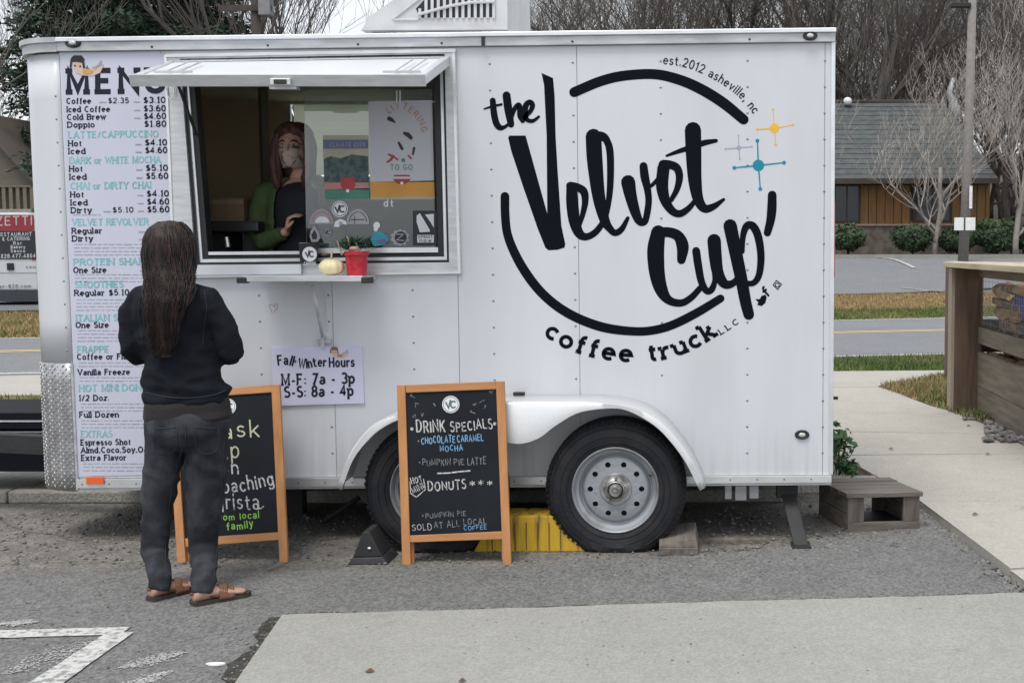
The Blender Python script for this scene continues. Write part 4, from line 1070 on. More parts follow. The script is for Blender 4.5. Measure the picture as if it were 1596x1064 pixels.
# ---- big logo in vinyl
logo = wall_lay(.0008); LOGO_PTS = [(858, 380, 30), (820, 264, 26), (845, 340, 26)]
def st(*p): 
    c = catmull(p, 6); LOGO_PTS.extend(c); logo.stroke([(a, b) for a, b, w in c], [w * 1.08 + .6 for a, b, w in c])
st((895, 144, 14), (934.7, 127.4, 14), (971.6, 118.5, 14), (1020, 116, 14), (1059, 124.7, 14.5), (1093, 139.5, 15), (1127, 160.5, 15), (1159, 186.6, 14))
st((787, 306, 12), (787.5, 336, 12), (791, 365, 12), (803, 396, 12.5), (821.6, 428, 13), (845, 457, 13), (874, 481, 13), (908, 499, 13), (945, 511, 13), (985, 516, 12), (1015, 515, 12), (1046, 507, 12), (1085, 488, 12), (1123, 465, 11))
st((1203.5, 304, 12), (1203, 325, 13), (1201, 343, 12), (1196, 363, 10))
st((768, 157, 8), (770, 177, 9), (773.5, 192, 9), (779, 199, 8), (786, 198.5, 5), (791, 195, 4)); st((755, 170, 2), (768, 166, 3), (781.6, 163, 3))
st((789.5, 149, 11), (792.5, 172, 11), (796.5, 194, 9)); st((797, 184, 5), (802, 170, 6), (808, 164, 7), (810.5, 170, 8), (811, 181, 8), (815, 188.5, 6))
st((814, 189, 5), (819.5, 181, 6), (827, 173, 6), (830, 164, 7), (825.5, 159.5, 7), (819.5, 165, 8), (818, 178, 8), (822, 187, 6), (831, 188.5, 5), (840, 182, 3))
logo.fill([(792, 215), (794, 211.5), (819, 211.5), (820.5, 216), (853, 333), (852, 212), (848, 133), (844, 114), (862, 122), (864.5, 150), (866, 212), (869, 264), (875, 352), (881, 380), (880, 386), (868, 389.5), (855, 390), (850, 386), (838, 356), (815, 290), (797, 236)])
st((891, 294, 15), (892, 317, 17), (895.5, 345, 16), (903, 364, 13), (914, 369, 10), (928, 362, 9), (940, 347, 8)); st((889, 290, 12), (900, 292, 11), (910, 299, 11), (912, 315, 9), (908, 335, 7), (903, 352, 5))
st((925, 213, 22), (927, 250, 22), (933, 305, 18), (942, 342, 14), (951, 357, 10), (959, 363, 9), (969, 357, 8), (978.5, 340, 5)); st((924, 213, 14), (938, 213, 13), (946, 220, 10), (951, 240, 10), (951, 290, 9), (946, 330, 7), (940, 346, 6))
st((979, 284, 20), (983, 305, 17), (990, 330, 14), (997, 345, 11), (1005, 345, 9), (1009, 330, 9), (1011, 312, 9), (1009, 294, 10), (1005, 276, 12), (1003, 259, 11)); st((1010, 292, 4), (1017, 288, 5), (1026, 278, 5))
st((1034, 262, 17), (1032, 290, 17), (1037, 313, 14), (1048, 329, 11), (1060, 333, 10), (1073, 325, 8), (1084, 312, 6)); st((1034, 257, 14), (1044, 257, 12), (1055, 262, 11), (1059, 276, 10), (1055, 295, 8), (1046, 312, 6))
st((1080, 203, 23), (1081, 240, 22), (1083, 280, 19), (1088, 310, 15), (1098, 325, 12), (1112, 322, 9), (1128, 311, 4)); st((1039, 243, 3), (1058, 236, 6), (1080, 229, 8), (1097, 223, 8), (1116, 219.5, 5))
st((1026, 362, 20), (1022, 390, 24), (1024, 425, 22), (1031, 452, 18), (1043, 468, 12), (1062, 472, 10), (1078, 463, 9), (1092, 448, 8)); st((1022, 363, 14), (1042, 362, 14), (1057, 368, 15), (1064, 384, 17), (1062, 405, 12))
st((1085, 391, 11), (1088, 412, 11), (1093, 438, 10), (1101, 453, 9), (1109, 451, 9), (1114, 438, 7), (1113, 425, 6)); st((1113, 375, 19), (1115, 400, 18), (1119, 425, 16), (1129, 442, 13), (1141, 442, 10), (1149, 434, 7))
st((1138, 352, 19), (1147, 395, 18), (1156, 438, 17), (1162, 470, 16), (1167, 490, 15)); st((1157, 392, 6), (1158, 368, 8), (1164, 352, 10), (1174, 353, 11), (1182, 370, 11), (1186, 400, 10), (1183, 428, 9), (1174, 441, 8), (1160, 441, 7))
lg = logo.build('script_logo', M_ink, trailer)
l = wall_lay(.0008)
l.text('coffee truck', catmull([(850, 522), (880, 540), (920, 553.5), (965, 561), (1010, 561), (1050, 554), (1085, 540), (1115, 522)]), 24.5, .24, True, sp=.13)
tag(l.build('logo_lettering', M_ink, lg), kind='stuff'); l = wall_lay(.0008)
l.text('LLC', [(1124, 521), (1152, 503)], 8, .22, True, sp=.25)
l.text('est.2012 asheville, nc', catmull([(1034, 99.5), (1066, 104), (1098, 116), (1130, 134), (1156, 155), (1174, 177)]), 13, .14, False, sp=.2)
l.fill([(1177, 466), (1184, 466), (1187, 461), (1193, 459), (1195, 463), (1193, 472), (1187, 477), (1180, 475), (1182, 471)])
l.text('f', [(1196, 462), (1203, 456)], 15, .22, fit=False)
rr = [(1205, 444), (1210, 437), (1218, 443), (1212, 451), (1205, 444)]
l.stroke(rr, 1.4); l.stroke(arc(1211.5, 444, 3, 3, 0, 360), 1.2)
tag(l.build('logo_lettering', M_ink, lg), kind='stuff')
def star(cx, cy, r, arms, w, dot, m_):
    l = wall_lay(.0008)
    for ax, ay in arms: l.stroke([(cx, cy), (ax, ay)], [w * 1.3, w]); l.circ(ax, ay, dot)
    l.circ(cx, cy, r); l.build('star', m_, lg)
star(1207, 200, 7.5, [(1205, 171), (1236, 194.5), (1209, 225), (1180.5, 201.5)], 1.3, 1.8, M_gold)
star(1182, 258, 9, [(1180.5, 219.5), (1222, 253.7), (1185, 294.5), (1144.5, 261.6)], 1.9, 3.0, M_tealv)
star(1151.6, 230.5, 3.6, [(1151, 211.6), (1171.6, 228.7), (1153, 248), (1131, 232)], 1.3, 1.5, M_greyv)

m = MB(); xyr = []
for cx, y0, y1, st in ((1284, 95, 735, 40.7), (1165, 95, 735, 40.7), (1031, 96, 590, 40.7), (902 - 6, 98, 600, 41), (768, 100, 600, 41), (642, 452, 600, 41), (516 - 6, 460, 735, 41), (110 - 12, 150, 560, 36), (402, 460, 735, 41)):
    y = y0
    while y < y1: xyr.append((LX(cx, y), y)); y += st
for x, y in xyr:
    if any(math.hypot(x - a_ , y - b_) < w_k / 2 + 2 for a_, b_, w_k in LOGO_PTS): continue
    c = W(x, y); m.ellipsoid((c.x, c.y, c.z), (.0062, .0022, .0062), 8, 4)
tag(m.build('rivets', M_bolt, trailer, smooth=True), kind='stuff')
# ---- fender over the two wheels
YF = YW - .27
TB = [((524, 759), (532, 763)), ((541, 711), (550, 716)), ((565, 676), (574, 685)), ((588, 657), (595, 667)), ((620, 644), (623, 653)), ((660, 636), (660, 643)), ((705, 631), (700, 643)), ((745, 628), (740, 660)), ((775, 627), (768, 680)),
      ((805, 626), (805, 691)), ((838, 626), (838, 683)), ((866, 626), (864, 664)), ((900, 626), (898, 644)), ((932, 627), (933, 637)), ((970, 631), (970, 637)), ((1007, 642), (1004, 652)), ((1040, 666), (1034, 675)), ((1075, 711), (1067, 717)), ((1099, 760), (1091, 764))]
Tp = catmull([a for a, b in TB], 4); Bp = catmull([b for a, b in TB], 4)
m = MB(); n = len(Tp); rows_ = []
for i in range(n):
    t, b_ = P(*Tp[i], YF), P(*Bp[i], YF)
    d = Vector((b_.x - t.x, 0, b_.z - t.z)); d = d.normalized()
    rows_.append([Vector((t.x, YW - .001, t.z)), Vector((t.x, YF + .03, t.z)), Vector((t.x, YF + .009, t.z)) + d * .003, Vector((t.x, YF, t.z)) + d * .012 if (b_ - t).length > .03 else Vector((t.x, YF, t.z)) + d * .006, Vector((b_.x, YF, b_.z)), Vector((b_.x, YF + .02, b_.z))])
k = 6
m.v = [tuple(p) for r_ in rows_ for p in r_]
m.f = [(i * k + j, i * k + j + 1, (i + 1) * k + j + 1, (i + 1) * k + j) for i in range(n - 1) for j in range(k - 1)]; m.m = [0] * len(m.f)
fender = m.build('fender', mat('fender_aluminium', (.66, .665, .67), .38, metal=.45, var=.06, scale=5, bump=.05), trailer, auto=50)
so_ = fender.modifiers.new('s', 'SOLIDIFY'); so_.thickness = .003; so_.offset = 0
c = P(809, 612, YW - .04); m = MB(); m.box(c.x - .028, c.x + .028, c.y - .012, c.y + .012, c.z - .012, c.z + .004); m.build('fender_light', M_chas, fender, bevel=.003)

# ---- wheels
def wheel(cx, cy, Yo, rim_rot=0):
    c = P(cx, cy, Yo); Rt = .338; c = Vector((c.x, Yo, max(c.z, .3)))
    C0 = (c.x, Yo, c.z)
    m = MB()
    prof = [(.205, .035), (.208, .015), (.22, .006), (.25, -.001), (.275, -.002), (.30, .006), (.322, .02), (.333, .035), (.338, .05), (.338, .17), (.333, .19), (.30, .215), (.22, .21), (.205, .19)]
    m.lathe_y(C0, prof, 72)
    m.v = [(x, y - (.012 if z < .03 and Yo + .05 > y else 0), max(z, .002)) for x, y, z in m.v]
    w = m.build('wheel', M_tire, trailer, auto=38)
    # shoulder lugs
    m = MB()
    for i in range(72):
        a = 2 * math.pi * i / 72; r0, r1 = .318, .336
        t = Vector((math.cos(a), 0, math.sin(a))); s = Vector((-math.sin(a), 0, math.cos(a))) * .0065
        pts = [Vector(C0) + t * r0 + s + Vector((0, .012, 0)), Vector(C0) + t * r0 - s + Vector((0, .012, 0)), Vector(C0) + t * r1 - s + Vector((0, .034, 0)), Vector(C0) + t * r1 + s + Vector((0, .034, 0))]
        if min(p.z for p in pts) < .01: continue
        n_ = (t * .5 + Vector((0, -1, 0))).normalized() * .004
        m.hexa([p + n_ for p in pts] + [p - n_ for p in pts])
    for rr_ in (.232, .262, .30):
        m.lathe_y(C0, [(rr_ - .003, .004 if rr_ < .25 else -.001 if rr_ < .29 else .005), (rr_, -.001 if rr_ < .25 else -.0045 if rr_ < .29 else .002), (rr_ + .003, .0035 if rr_ < .25 else -.001 if rr_ < .29 else .007)], 72)
    o = m.build('tyre_relief', M_tire, w, auto=40); o['kind'] = 'stuff'
    # sidewall lettering (worn raised marks, unreadable in the photo) is left as relief rings
    m = MB()
    m.lathe_y(C0, [(.205, .034), (.209, .012), (.204, .006), (.198, .012), (.192, .034), (.178, .040), (.172, .060), (.165, .064), (.162, .055), (.150, .046)], 64)
    rim = m.build('rim', M_rim, w, auto=35)
    # wheel disc with ten round holes
    m = MB(); nh = 10; rh = .0135; rc = .123
    outer, inner = .151, .078
    seg = 160
    def yy(r): return .046 - .006 * math.sin(math.pi * (r - inner) / (outer - inner)) - (.0 if r > .1 else .008 * (.1 - r) / .022)
    import bisect
    rad = [inner, .092, rc - rh - .004]
    ang = [2 * math.pi * i / seg for i in range(seg)]
    V = {}
    def vid(x, z, r):
        m.v.append((C0[0] + x, Yo + yy(r), C0[2] + z)); return len(m.v) - 1
    # sector mesh: for each hole a patch between angles, hole ring bridged to patch border
    for h in range(nh):
        a0 = 2 * math.pi * (h + .5) / nh + math.pi / 2; hc = (rc * math.cos(a0), rc * math.sin(a0))
        K_ = 32; bord = []; hole = []
        half = math.pi / nh
        for q in range(K_):
            t = 2 * math.pi * q / K_
            dr, da = math.cos(t), math.sin(t); s = 1 / max(abs(dr), abs(da))
            u, v = dr * s, da * s
            r_ = (inner + outer) / 2 + u * (outer - inner) / 2; aa = a0 + v * half
            bord.append(vid(r_ * math.cos(aa), r_ * math.sin(aa), r_))
            # matching direction in the patch frame
            ex, ez = math.cos(a0), math.sin(a0)
            px_, pz_ = hc[0] + rh * (dr * ex - da * ez), hc[1] + rh * (dr * ez + da * ex)
            hole.append(vid(px_, pz_, math.hypot(px_, pz_)))
        back = []
        for q in range(K_):
            x, y, z = m.v[hole[q]]; m.v.append((x, y + .012, z)); back.append(len(m.v) - 1)
        for q in range(K_):
            q2 = (q + 1) % K_
            m.f.append((bord[q], bord[q2], hole[q2], hole[q])); m.m.append(0)
            m.f.append((hole[q], hole[q2], back[q2], back[q])); m.m.append(0)
    m.build('wheel_disc', M_rim, w, auto=35)
    m = MB(); m.lathe_y(C0, [(.079, .040), (.074, .034), (.060, .034), (.056, .026), (.046, .020), (.043, .006), (.040, .004), (.036, .012), (.034, .030)], 40); m.build('hub_ring', M_rimd, w, auto=35)
    m = MB(); m.lathe_y(C0, [(.035, .034), (.031, .0), (.028, -.014), (.024, -.018), (.017, -.018), (.015, -.012), (.012, -.012), (.010, -.016), (.0005, -.017)], 28); m.build('hub_cap', M_rimd, w, auto=35)
    m = MB(); m.lathe_y(C0, [(.16, .075), (.0005, .075)], 30); m.build('brake_drum', M_chas, w)
    for i in range(5):
        a = 2 * math.pi * i / 5 + .3; q = (C0[0] + .058 * math.cos(a), Yo, C0[2] + .058 * math.sin(a))
        m = MB(); m.lathe_y(q, [(.0085, .034), (.0085, .012), (.006, .008), (.0005, .008)], 6); m.build('lug_nut', M_rimd, w)
    m = MB(); a = .38; q = Vector((C0[0] + .175 * math.cos(a), Yo, C0[2] + .175 * math.sin(a))); m.tube([q + Vector((0, .05, 0)), q + Vector((.004, .01, .004))], .005, 6); m.build('valve', M_black, w)
    return w
YO = 5.585
wheel(959, 766, YO); wheel(675, 769, YO)
for px in (959, 675):                     # far-side pair
    c = P(px, 766, YO); m = MB(); m.lathe_y((c.x, 7.72, .39), [(.20, .0), (.22, -.0), (.30, .0), (.335, .03), (.335, .17), (.30, .2), (.2, .2)], 40); m.build('wheel', M_tire, trailer, auto=38)
cA, cB = P(959, 766, YO), P(675, 769, YO)
m = MB()
m.tube([(cA.x, YO + .1, .30), (cA.x, 7.8, .36)], .035, 10); m.tube([(cB.x, YO + .1, .30), (cB.x, 7.8, .36)], .035, 10)
m.build('axle', M_chas, trailer)
m = MB(); m.box(xl, xr - .05, 6.02, 6.07, zb_ - .025, zb_ - .001); m.box(xl, xr - .05, 7.5, 7.55, zb_ - .025, zb_ - .001)
for x in np.arange(xl + .2, xr, .42): m.box(x, x + .04, 6.071, 7.499, zb_ - .02, zb_ - .001)
m.build('chassis', M_chas, trailer)
m = MB()
for x0, x1, ya, yb in ((1130, 1140, 756, 776), (1146, 1163, 756, 778), (1168, 1182, 756, 775)):
    a, b_ = P(x0, yb, 5.98), P(x1, ya, 5.98); m.box(a.x, b_.x, 5.96, 6.0, a.z, b_.z)
m.build('under_bracket', M_alud, trailer)
# stabiliser jack at the rear
a, b_ = P(1210, 774, 5.93), P(1243, 752, 5.93)
m = MB(); m.box(a.x, b_.x, 5.90, 5.98, a.z, b_.z + .01)
jack = m.build('stabiliser_jack', M_chas, trailer, bevel=.003)
t0, t1 = P(1228, 768, 5.93), G(1245, 845)
m = MB(); 
for d, w0, w1 in ((0, 11, 13),):
    A0, A1, B0, B1 = P(1218, 770, 5.90), P(1240, 768, 5.90), Vector((G(1234, 842).x, 5.66, .015)), Vector((G(1256, 843).x, 5.66, .015))
    m.hexa([B0, B1, A1, A0, B0 + Vector((0, .05, 0)), B1 + Vector((0, .05, 0)), A1 + Vector((0, .05, 0)), A0 + Vector((0, .05, 0))])
m.build('jack_leg', M_chas, jack, bevel=.004)
m = MB(); m.box(B0.x - .012, B1.x + .012, 5.63, 5.75, .0, .014); m.build('jack_foot', M_chas, jack)
a, b_ = P(449, 800, 6.4), P(472, 757, 6.4)
m = MB(); m.box(a.x, b_.x, 6.38, 6.46, .0, b_.z); m.build('stabiliser_jack', M_chas, trailer)
m = MB(); m.tube([P(560, 775, 6.2), P(505, 812, 6.2)], .014, 8); m.build('brake_rod', M_chas, trailer)
# tongue and tool box left of the nose
m = MB(); m.hexa([(-5.2, 6.78, .34), (xl - .2, 6.3, .34), (xl - .2, 6.38, .34), (-5.2, 6.84, .34), (-5.2, 6.78, .44), (xl - .2, 6.3, .44), (xl - .2, 6.38, .44), (-5.2, 6.84, .44)])
m.hexa([(-5.2, 6.86, .34), (xl - .2, 7.32, .34), (xl - .2, 7.4, .34), (-5.2, 6.92, .34), (-5.2, 6.86, .44), (xl - .2, 7.32, .44), (xl - .2, 7.4, .44), (-5.2, 6.92, .44)]); m.build('tongue', M_chas, trailer)
M_tool = mat('black_toolbox', (.006, .007, .012), .6, var=.2, scale=4, spec=.15)
a, b_ = P(-120, 735, 6.72), P(118, 642, 6.72)
tb_ = MB(); tb_.box(a.x, b_.x, 6.72, 7.3, a.z, P(0, 672, 6.72).z); tbx = tb_.build('toolbox', M_tool, trailer, bevel=.004)
m = MB(); m.box(a.x - .01, b_.x + .01, 6.70, 7.32, P(0, 668, 6.72).z, b_.z); m.build('toolbox_lid', M_tool, tbx, bevel=.004)
m = MB(); m.box(a.x - .012, b_.x + .012, 6.697, 6.7, P(0, 656.5, 6.72).z, P(0, 654, 6.72).z); m.box(a.x, b_.x, 6.712, 6.719, P(0, 674, 6.72).z, P(0, 671.5, 6.72).z); m.build('toolbox_trim', M_alu, tbx)

# ---- roof air conditioner
M_ac = mat('ac_shroud', (.58, .585, .59), .5, scale=6, col2=(.45, .45, .45), c2pos=(.4, .75), bump=.05)
YA = 6.15; Y2 = 6.95
def ap(px, py, Y=YA): return P(px, py, Y)
prof_ = [(566, 47), (789, 46), (788, -75), (690, -78), (645, -20), (576, 28)]
m = MB(); f = [ap(*q) for q in prof_]
bk = [Vector((q.x, Y2, q.z)) for q in f]
m.add(f + bk, [tuple(range(6)), tuple(range(11, 5, -1))] + [(i, (i + 1) % 6, 6 + (i + 1) % 6, 6 + i) for i in range(6)])
ac = m.build('roof_air_conditioner', M_ac, trailer, bevel=.006)
m = MB(); m.hexa([ap(563, 47.5, YA - .02), ap(791, 46.5, YA - .02), ap(790, 41, YA - .02), ap(567, 42, YA - .02)] + [Vector((q.x, Y2 + .02, q.z)) for q in (ap(563, 47.5), ap(791, 46.5), ap(790, 41), ap(567, 42))]); m.build('base_flange', M_ac, ac)
m = MB(); m.poly([ap(x, y, YA - .0015) for x, y in ((648, 14), (655, 28), (768, 27), (768, -30), (690, -30))]); m.build('grille_shade_sheet', M_seal, ac)  # flat black sheet standing in for the shade behind the grille bars
for i in range(13):
    x = 652 + i * 9.6; ytop_ = max(-30, 20 - (x - 648) * 1.6); m = MB()
    m.hexa([ap(x, 29, YA - .008), ap(x + 4.6, 29, YA - .008), ap(x + 4.6, ytop_, YA - .008), ap(x, ytop_, YA - .008), ap(x, 29, YA - .002), ap(x + 4.6, 29, YA - .002), ap(x + 4.6, ytop_, YA - .002), ap(x, ytop_, YA - .002)]); m.build('grille_bar', M_ac, ac)
m = MB(); m.tube([ap(652, 23, YA - .012), ap(700, 10, YA - .012), ap(735, 4, YA - .012), ap(770, 3, YA - .012)], .008, 6); m.build('grille_rib', M_ac, ac)
m = MB(); m.tube([ap(612, 30, YA - .003), ap(670, -14, YA - .003)], .006, 6); m.tube([ap(614, 31, YA - .003), ap(652, 31, YA - .003)], .006, 6); m.build('shroud_crease', M_ac, ac)
m = MB(); g0 = ap(580, 52, YA + .05); g1 = ap(780, 47, YA + .05); m.box(g0.x, g1.x, YA + .05, Y2 - .05, zt_, g1.z - .001); m.build('roof_gasket', M_seal, ac)
# ================================================================== THINGS AROUND THE TRAILER
M_oak = mat('honey_wood', (.50, .235, .09), .5, scale=3, col2=(.38, .165, .06), c2pos=(.35, .7), stretch=(9, 9, .8), bump=.15, bscale=20)
M_oakx = mat('honey_wood_rail', (.50, .235, .09), .5, scale=3, col2=(.38, .165, .06), c2pos=(.35, .7), stretch=(.8, 9, 9), bump=.15, bscale=20)
M_chalkb = mat('chalk_board', (.005, .007, .011), .6, spec=.25, scale=3, col2=(.012, .015, .021), c2pos=(.4, .8))
M_chalk = mat('chalk_white', (.52, .52, .50), .9, scale=90, detail=10, col2=(.16, .16, .17), c2pos=(.48, .66))
M_chalkd = mat('chalk_dim', (.22, .23, .24), .9, scale=90, detail=10, col2=(.06, .065, .07), c2pos=(.48, .66))
M_chalkb2 = mat('chalk_blue', (.16, .34, .55), .9)
M_chalky = mat('chalk_cream', (.48, .47, .33), .9)
M_chalkg = mat('chalk_green', (.28, .55, .10), .9)

def easel(label, TL, TR, BL, BR, yb, yt, rail_y, inner, wl, texts, emblem):
    """chalkboard A-frame leaning back: four outer photo points, foot and top distances"""
    # plane through the feet (distance yb) and the top (distance yt)
    fb = (P(*BL, yb) + P(*BR, yb)) / 2; ft = (P(*TL, yt) + P(*TR, yt)) / 2
    tilt = (yt - yb) / (ft.z - fb.z)
    nrm = Vector((0, -1, tilt)).normalized()
    def pl(px, py, off=0):
        d = ray(px, py); o = Vector((0, yb, fb.z)); t = (o - CAM).dot(nrm) / d.dot(nrm)
        return CAM + d * t + nrm * off
    rt = root('chalkboard_sign', (fb.x, fb.y, 0), label, 'chalkboard sign')
    def bar(name, q, o0, o1, m_, par=rt, bevel=.002):
        m = MB(); m.hexa([pl(x, y, o1) for x, y in q] + [pl(x, y, o0) for x, y in q]); return m.build(name, m_, par, bevel=bevel)
    def lerp(a, b_, t): return (a[0] + (b_[0] - a[0]) * t, a[1] + (b_[1] - a[1]) * t)
    (l0, l1, r0, r1) = inner
    bar('stile', [BL, (BL[0] + wl, BL[1]), (TL[0] + wl, TL[1]), TL], 0, .022, M_oak)
    bar('stile', [(BR[0] - wl, BR[1]), BR, TR, (TR[0] - wl, TR[1])], 0, .022, M_oak)
    bar('rail', [(l0[0], l0[1]), (r0[0], r0[1]), (TR[0] - wl - .4, TR[1] + .3), (TL[0] + wl + .4, TL[1] - .2)], .001, .020, M_oakx)
    bl, br_, tl_, tr_ = rail_y
    bar('rail', [bl, br_, tr_, tl_], .001, .020, M_oakx)
    bd = bar('board', [tl_, tr_, (r0[0], r0[1]), (l0[0], l0[1])], .004, .012, M_chalkb, bevel=0)
    # rear frame folded against the front
    for (q) in ([(BL[0] + 4, BL[1] - 8), (BL[0] + wl + 3, BL[1] - 8), (TL[0] + wl + 3, TL[1] + 6), (TL[0] + 4, TL[1] + 6)], [(BR[0] - wl - 3, BR[1] - 8), (BR[0] - 4, BR[1] - 8), (TR[0] - 4, TR[1] + 6), (TR[0] - wl - 3, TR[1] + 6)]):
        bar('rear_stile', q, -.026, -.004, M_oak)
    groups = {}
    for m_, fn in texts:
        l = Lay(lambda x, y, k: pl(x, y, .0125 + k * .00012)); fn(l); groups.setdefault(m_.name, [m_, MB()])[1].add(l.mb.v, l.mb.f)
    for k_, (m_, b_) in groups.items(): tag(b_.build('chalk_writing', m_, bd), kind='stuff')
    ex, ey, er = emblem
    l1_ = Lay(lambda x, y, k: pl(x, y, .0128)); l1_.circ(ex, ey, er); big = MB(); big.add(l1_.mb.v, l1_.mb.f)
    l2_ = Lay(lambda x, y, k: pl(x, y, .0136 + k * .0001)); monogram(l2_, ex, ey, er); l2_.stroke(arc(ex, ey, er * .86, er * .86, 0, 360), er * .06); big.cur = 1; big.add(l2_.mb.v, l2_.mb.f)
    big.build('emblem', [mat('emblem_white', (.72, .74, .74), .6), mat('emblem_ink', (.10, .14, .15), .6)], bd)
    return rt
def w_(s, path, h, wt=.12, jit=.11, **k): return lambda l: l.text(s, path, h, wt, jit=jit, **k)
def doodles(l):
    r = random.Random(4)
    for x, y in ((644, 617), (651, 631), (646, 648), (658, 647), (676, 630), (741, 632), (752, 626), (757, 634), (767, 612), (738, 640)):
        pts = [(x + r.uniform(-4, 4), y + r.uniform(-4, 4)) for _ in range(4)]; l.stroke(catmull(pts, 3), 1.0)
easel('chalkboard sign listing drink specials and donuts, leaning on the fender before the left wheel', (620, 600), (787, 594), (629, 887), (798, 880), 5.40, 5.515,
      [(641, 844), (785, 839), (640, 833.5), (784, 827)], [(634, 612), 0, (775, 606.5), 0], 13,
      [(M_chalk, w_('DRINK', [(651, 673), (694, 670)], 17, .13)), (M_chalk, w_('SPECIALS', [(704, 672), (768, 666)], 14, .13)), (M_chalk, lambda l: (l.circ(643, 668, 2.5), l.circ(772, 660, 2.5))),
       (M_chalkb2, w_('CHOCOLATE', [(658, 691), (710, 689)], 10, .14)), (M_chalkb2, w_('CARAMEL', [(714, 689), (754, 686)], 10, .13)), (M_chalkb2, w_('MOCHA', [(687, 703), (722, 701)], 9, .14)),
       (M_chalkd, w_('PUMPKIN', [(660, 725), (703, 724)], 9, .12)), (M_chalkd, w_('PIE', [(709, 724), (724, 723)], 9, .12)), (M_chalkd, w_('LATTE', [(730, 723), (758, 722)], 10, .12)), (M_chalkd, lambda l: (l.circ(655, 720, 1.2), l.circ(653, 687, 1.2), l.circ(660, 803, 1.2))),
       (M_chalk, lambda l: l.stroke([(683, 737), (700, 736.5), (716, 734.5), (733, 733)], 2.2)),
       (M_chalk, w_('HOT', [(643, 753), (659, 748)], 9, .15)), (M_chalk, w_('MINI', [(645, 768), (662, 760)], 9, .14)), (M_chalk, lambda l: l.stroke([(640, 750), (641, 768), (650, 774), (664, 762), (661, 746)], 1.4)),
       (M_chalk, w_('DONUTS', [(669, 764), (727, 760)], 13, .15)), (M_chalk, w_('***', [(734, 759), (768, 756)], 13, .10)),
       (M_chalkd, w_('PUMPKIN PIE', [(665, 807), (727, 802)], 7, .13)), (M_chalk, w_('SOLD', [(644, 826), (674, 824)], 9, .10)), (M_chalkd, w_('AT ALL LOCAL', [(678, 822), (759, 815)], 9, .12)), (M_chalkb2, w_('COFFEE', [(724, 825), (759, 823)], 6, .14)),
       (M_chalkd, doodles)], (703.5, 630, 13.5))
easel('chalkboard sign telling customers to mask up, half hidden behind the woman in dark clothes', (262, 612), (438, 600), (280, 886), (451, 876), 5.44, 5.66,
      [(292, 852), (437, 841), (291, 839), (436, 829)], [(276, 623), 0, (426, 612), 0], 13,
      [(M_chalky, w_('Mask', [(318, 685), (405, 679)], 25, .10, .05)), (M_chalky, w_('up', [(345, 716), (374, 714)], 24, .10)), (M_chalk, w_('when', [(310, 743), (373, 739)], 23, .11)),
       (M_chalk, w_('approaching', catmull([(300, 770), (350, 768), (395, 762), (428, 755)]), 21, .12, .05)), (M_chalk, w_('barista', [(327, 797), (405, 791)], 23, .10)), (M_chalk, lambda l: l.stroke(catmull([(404, 791), (408, 792), (412, 789)], 3), 2)),
       (M_chalkg, w_('from local', [(337, 812), (405, 806)], 10, .14)), (M_chalkg, w_('family', [(356, 826), (396, 821)], 11, .14))], (357, 634, 12.5))

# ---- things on the shelf
zs0 = zs + .0005
def on_shelf(px, Y): 
    d = ray(px, 430); t = Y / d.y; return CAM.x + d.x * t
Yi = YS + .10
px_ = lambda px, py: P(px, py, Yi)
s_ = Yi / F
c = px_(517, 412)
r0 = root('pumpkin', (c.x, Yi, zs0), 'small cream white pumpkin on the serving shelf beside the red pot', 'pumpkin')
m = MB(); R_ = 19.5 * s_; H_ = 27 * s_; k, n = 14, 60
rg = []
for i in range(1, k):
    t = math.pi * i / k
    rr_ = [R_ * math.sin(t) ** .8 * (1 - .07 * abs(math.cos(10 * math.pi * j / n)) ** 5) for j in range(n)]
    z = zs0 + H_ / 2 - H_ / 2 * math.cos(t) * (1 - .12 * math.sin(t)) - (.25 * H_ * max(0, .35 - math.sin(t)) if i > k / 2 else 0)
    rg.append([(c.x + rr_[j] * math.cos(2 * math.pi * j / n), Yi + rr_[j] * math.sin(2 * math.pi * j / n), z) for j in range(n)])
m.rings(rg); m.build('body', mat('cream_pumpkin', (.78, .68, .42), .45, scale=8, var=.06), r0, smooth=True)
m = MB(); m.tube([(c.x, Yi, zs0 + H_ * .84), (c.x, Yi, zs0 + H_ * 1.1), (c.x + .003, Yi, zs0 + H_ * 1.42)], [.008, .005, .0055], 8); m.build('stem', mat('pale_stem', (.45, .42, .28), .7), r0, smooth=True)
c = px_(556, 410)
r0 = root('potted_plant', (c.x, Yi, zs0), 'red pot of dark green foliage at the right end of the serving shelf', 'potted plant')
W2, H2 = 17 * s_, 38 * s_
m = MB(); m.rings([[(c.x + w * math.cos(2 * math.pi * j / 24 ) , Yi + w * math.sin(2 * math.pi * j / 24), zs0 + z) for j in range(24)] for w, z in ((W2 * .86, 0), (W2 * .95, H2 * .5), (W2 * 1.0, H2 * .82), (W2 * 1.12, H2 * .83), (W2 * 1.12, H2), (W2 * 1.0, H2), (W2 * .98, H2 * .85))])
pot = m.build('pot', mat('red_glaze', (.42, .012, .025), .35, scale=30, col2=(.55, .03, .05), c2pos=(.5, .75), bump=.3, bscale=40), r0, auto=40)
m = MB()
